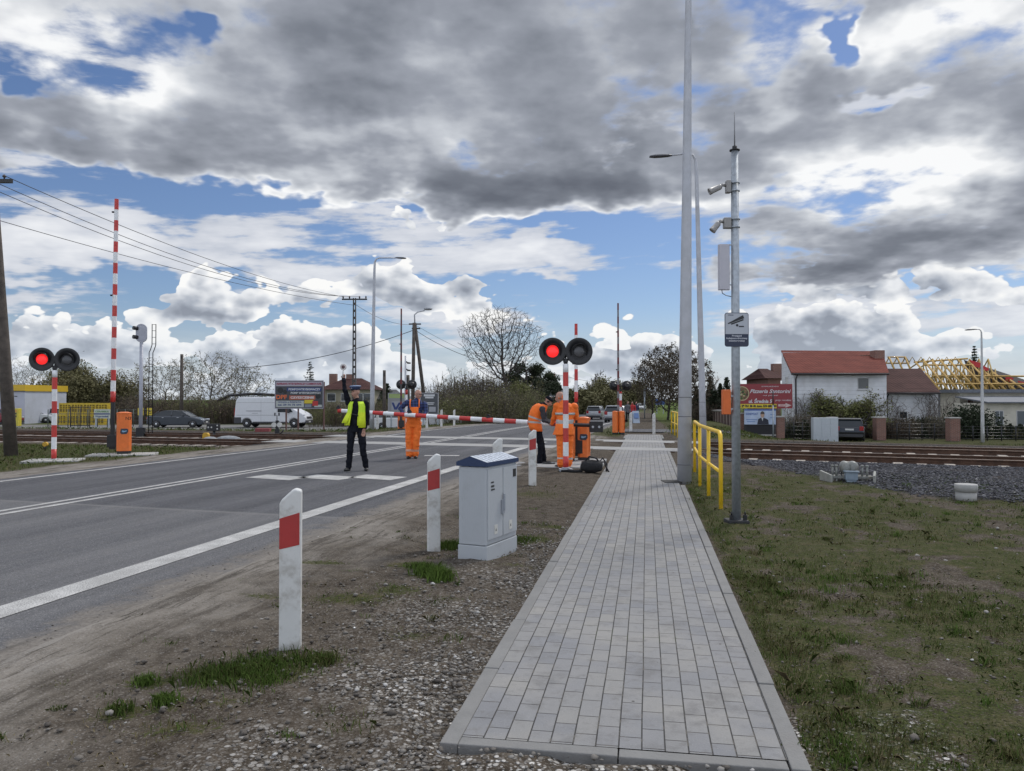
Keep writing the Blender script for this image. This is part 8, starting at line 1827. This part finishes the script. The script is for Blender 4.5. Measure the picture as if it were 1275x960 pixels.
# ---------------------------------------------------------------- grass, weeds and loose stones on the ground
def scatter_grass():
    g = np.random.default_rng(5); V = []; F = []; Cn = []
    def blades(X, Y, hmin, hmax, wd, splay, col):
        n = len(X); Z = H(X, Y); a = g.uniform(0, 2 * np.pi, n); h = g.uniform(hmin, hmax, n); l = g.uniform(.2, 1.0, n) * splay * h; b = g.uniform(0, 2 * np.pi, n)
        dx, dy = np.cos(a) * wd, np.sin(a) * wd; mx, my = X + np.cos(b) * l * .35, Y + np.sin(b) * l * .35; tx, ty = X + np.cos(b) * l, Y + np.sin(b) * l
        P = np.stack([np.stack([X - dx, Y - dy, Z - .01], 1), np.stack([X + dx, Y + dy, Z - .01], 1), np.stack([mx + dx * .7, my + dy * .7, Z + h * .6], 1), np.stack([tx, ty, Z + h * (1 - .25 * l / h)], 1), np.stack([mx - dx * .7, my - dy * .7, Z + h * .6], 1)], 1)
        V.append(P.reshape(-1, 3)); Cn.append(np.repeat(np.clip(col + g.normal(0, .15, n), 0, 1), 5))
    # general cover following the density map
    for (xa, xb, ya, yb, n, hm, hM, wd) in ((-4, 2.2, 2.4, 9, 90000, .010, .032, .0019), (.9, 9, 2.3, 7, 170000, .008, .032, .0019), (1.6, 16, 6, 20, 120000, .014, .045, .003), (-6, 3, 8, 18, 26000, .02, .06, .003), (-22, -8, 13, 27, 42000, .03, .11, .006), (4, 34, 29, 48, 30000, .05, .13, .012), (-36, -7, 36, 62, 30000, .06, .22, .014), (-9, 3, 37, 60, 9000, .05, .12, .012)):
        X = g.uniform(xa, xb, n); Y = g.uniform(ya, yb, n); d = grass_density(X, Y); cl = fbm(X, Y, 9, 40); k = g.random(n) < d * sstep(.30, .62, cl) * 1.1
        k &= ~((X > sw_l(Y) - .02) & (X < sw_r(Y) + .02)); k &= ~((X > road_l(Y) - .3) & (X < road_r(Y) + .5))
        blades(X[k], Y[k], hm, hM, wd, 1.4, .12 + .75 * fbm(X[k], Y[k], 1.6, 50))
    n = 9000; Y = 2.5 + 11 * g.random(n) ** 1.3; X = sw_r(Y) + .03 + g.random(n) * (1 + Y * .66); blades(X, Y, .003, .010, .003, 7.0, np.zeros(n))      # dead stalks and leaf scraps
    n = 2500; Y = 2.6 + 7 * g.random(n); X = sw_l(Y) - .1 - g.random(n) * 3; k = X > road_r(Y) + .8; blades(X[k], Y[k], .003, .009, .0026, 6.0, np.zeros(k.sum()))
    # tufts
    T_ = [(535, 716, .13, 600, .13, .9), (548, 722, .10, 500, .14, .9), (520, 708, .10, 300, .08, .8), (400, 824, .10, 380, .07, .5), (300, 838, .26, 900, .07, .6), (345, 828, .22, 700, .06, .6), (205, 874, .06, 260, .06, .95), (182, 850, .06, 200, .06, .95), (150, 884, .07, 160, .05, .6), (250, 846, .13, 260, .05, .6), (560, 682, .14, 500, .11, .7), (650, 674, .2, 420, .07, .6), (628, 684, .05, 160, .12, .3), (335, 846, .15, 300, .05, .8)]
    for px, py, rr, n, hh, c in T_:
        p = G(px, py); q = g.normal(0, .5, (n, 2)) * rr; blades(p.x + q[:, 0], p.y + q[:, 1], hh * .4, hh, .0028, .9, c * np.ones(n))
    for _ in range(260):            # weeds and tufts on the right-hand ground
        y = 2.6 + 12 * g.random() ** 1.3; x = float(sw_r(y)) + .06 + g.random() ** 1.2 * (1.2 + y * .62); n = int(g.uniform(14, 70)); rr = g.uniform(.015, .07); q = g.normal(0, 1, (n, 2)) * rr; hh = g.uniform(.03, .085); blades(x + q[:, 0], y + q[:, 1], hh * .4, hh, .0026, 1.3, g.uniform(.2, 1) * np.ones(n))
    for _ in range(110):
        y = 2.7 + 9 * g.random(); x = float(sw_l(y)) - .3 - g.random() * 2.4; n = int(g.uniform(10, 50)); q = g.normal(0, 1, (n, 2)) * g.uniform(.015, .06); hh = g.uniform(.02, .06)
        if x > float(road_r(y)) + .9: blades(x + q[:, 0], y + q[:, 1], hh * .4, hh, .0024, 1.3, g.uniform(.3, 1) * np.ones(n))
    V = np.concatenate(V); C = np.concatenate(Cn); n = len(V) // 5; me = bpy.data.meshes.new('grass'); me.vertices.add(len(V)); me.vertices.foreach_set('co', V.astype(np.float32).ravel())
    me.loops.add(len(V)); me.loops.foreach_set('vertex_index', np.arange(len(V), dtype=np.int32)); me.polygons.add(n); me.polygons.foreach_set('loop_start', np.arange(0, len(V), 5)); me.polygons.foreach_set('loop_total', np.full(n, 5)); me.update()
    a = me.color_attributes.new('tone', 'FLOAT_COLOR', 'POINT'); q = np.ones((len(V), 4), np.float32); q[:, :3] = C[:, None]; a.data.foreach_set('color', q.ravel())
    m = bpy.data.materials.new('grass_blades'); m.use_nodes = True; t = m.node_tree; N = NT(t); b = t.nodes['Principled BSDF']; v = N.sep(N.new('ShaderNodeVertexColor', layer_name='tone').outputs[0])
    c = N.ramp(v[0], [(0, (.185, .150, .088)), (.22, (.130, .112, .052)), (.4, (.085, .095, .030)), (.65, (.068, .108, .024)), (1, (.100, .155, .032))]); t.links.new(c, b.inputs['Base Color']); b.inputs['Roughness'].default_value = .8; b.inputs['Specular IOR Level'].default_value = .08
    me.materials.append(m); o = bpy.data.objects.new('grass', me); COL.objects.link(o); tag(o, 'short sparse grass and weeds growing on the bare ground', 'grass', kind='stuff')
scatter_grass()
def scatter_stones():
    g = np.random.default_rng(8); base = np.array([(1, 0, 0), (-1, 0, 0), (0, 1, 0), (0, -1, 0), (0, 0, 1), (0, 0, -1), (.6, .6, .5), (-.6, .6, .5), (.6, -.6, .5), (-.6, -.6, .5)], float)
    bm = bmesh.new(); vs = [bm.verts.new(p) for p in base]; bmesh.ops.convex_hull(bm, input=vs); bm.verts.index_update(); tri = np.array([[v.index for v in f.verts] for f in bm.faces if len(f.verts) == 3]); bv = np.array([v.co[:] for v in bm.verts]); bm.free()
    sets = []
    def add(X, Y, s0, s1, tone, lift=.25, zoff=0):
        n = len(X); s = s0 + (s1 - s0) * g.random(n) ** 2.2; P = bv[None] * (1 + g.normal(0, .16, (n, len(bv), 1))); P = P * (s[:, None, None] * np.stack([g.uniform(.8, 1.3, n), g.uniform(.7, 1.1, n), g.uniform(.45, .8, n)], 1)[:, None, :]); a = g.uniform(0, 6.28, n); c, s_ = np.cos(a)[:, None], np.sin(a)[:, None]
        x = P[:, :, 0] * c - P[:, :, 1] * s_; y = P[:, :, 0] * s_ + P[:, :, 1] * c; z = P[:, :, 2]; Z = H(X, Y) + zoff + s * lift; sets.append((np.stack([x + X[:, None], y + Y[:, None], z + Z[:, None]], -1), np.clip(tone + g.normal(0, .22, n), 0, 1)))
    y = 2.5 + 7.5 * g.random(15000) ** 1.25; dl = np.abs(g.normal(0, .62, 15000)) + .01; x = sw_l(y) - dl; k = (dl < 2.0) & (g.random(15000) < np.exp(-dl * .9) * sstep(.30, .62, fbm(x, y, 2.4, 77)) * .62); add(x[k], y[k], .004, .017, .55, zoff=.008)
    n = 1500; x = g.uniform(-1.1, 2.2, n); y = g.uniform(2.3, 3.55, n); k = (y < near_end(x) - .02) | (x < sw_l(y)); add(x[k], y[k], .004, .018, .5, zoff=.008)
    n = 5200; y = 2.6 + 9 * g.random(n) ** 1.2; x = g.uniform(-3.2, 1.5, n); k = (x < sw_l(y) - .05) & (x > road_r(y) + .5); add(x[k], y[k], .002, .010, .45, zoff=.006); n = 900; y = 2.6 + 6 * g.random(n); x = g.uniform(-2.2, 1.2, n); k = (x < sw_l(y) - .05) & (x > road_r(y) + .7); add(x[k], y[k], .006, .026, .4, zoff=.006)
    n = 2600; y = 2.6 + 11 * g.random(n); x = sw_r(y) + .05 + g.random(n) * (1.0 + y * .7); add(x, y, .003, .014, .45, zoff=.004)
    n = 90; y = 2.8 + 11 * g.random(n); x = sw_r(y) + .1 + g.random(n) * (1.0 + y * .65); add(x, y, .012, .032, .6, zoff=.004)
    V = np.concatenate([s[0].reshape(-1, 3) for s in sets]); tn = np.concatenate([s[1] for s in sets]); n = len(tn); nv = len(bv); F = (tri[None] + (np.arange(n) * nv)[:, None, None]).reshape(-1, 3)
    def mk(name, V, F, tn, nv, ramp, label):
        me = bpy.data.meshes.new(name); me.vertices.add(len(V)); me.vertices.foreach_set('co', V.astype(np.float32).ravel()); me.loops.add(F.size); me.loops.foreach_set('vertex_index', F.astype(np.int32).ravel()); me.polygons.add(len(F)); me.polygons.foreach_set('loop_start', np.arange(0, F.size, 3)); me.polygons.foreach_set('loop_total', np.full(len(F), 3)); me.update(); me.polygons.foreach_set('use_smooth', np.ones(len(F), bool))
        a = me.color_attributes.new('tone', 'FLOAT_COLOR', 'POINT'); q = np.ones((len(V), 4), np.float32); q[:, :3] = np.repeat(tn, nv)[:, None]; a.data.foreach_set('color', q.ravel())
        m = bpy.data.materials.new(name + '_stone'); m.use_nodes = True; t = m.node_tree; N = NT(t); b = t.nodes['Principled BSDF']; v = N.sep(N.new('ShaderNodeVertexColor', layer_name='tone').outputs[0]); t.links.new(N.ramp(v[0], ramp), b.inputs['Base Color']); b.inputs['Roughness'].default_value = .85; b.inputs['Specular IOR Level'].default_value = .25
        me.materials.append(m); o = bpy.data.objects.new(name, me); COL.objects.link(o); tag(o, label, name, kind='stuff')
    mk('gravel', V, F, tn, nv, [(0, (.06, .052, .045)), (.4, (.13, .115, .10)), (.7, (.20, .185, .165)), (.9, (.30, .285, .265)), (1, (.45, .44, .42))], 'loose pale gravel strewn beside the footway')
    sets.clear(); n = 60000; x = g.uniform(4.5, 17, n); ta = track_a(x); y = ta - 1.0 - g.random(n) * 10.5; k = (y > 12.3 - .22 * (x - 7) + (fbm(x, y, 1.6, 61) - .5) * 1.6) & (x > 5.6 + .15 * (19 - y) + (fbm(x, y, 1.6, 62) - .5) * .8); add(x[k], y[k], .014, .036, .35)
    V = np.concatenate([s[0].reshape(-1, 3) for s in sets]); tn = np.concatenate([s[1] for s in sets]); n = len(tn); F = (tri[None] + (np.arange(n) * nv)[:, None, None]).reshape(-1, 3)
    mk('ballast', V, F, tn, nv, [(0, (.028, .028, .032)), (.5, (.075, .075, .085)), (.85, (.14, .14, .15)), (1, (.34, .33, .32))], 'dark crushed stone ballast beside the right-hand rails')
scatter_stones()
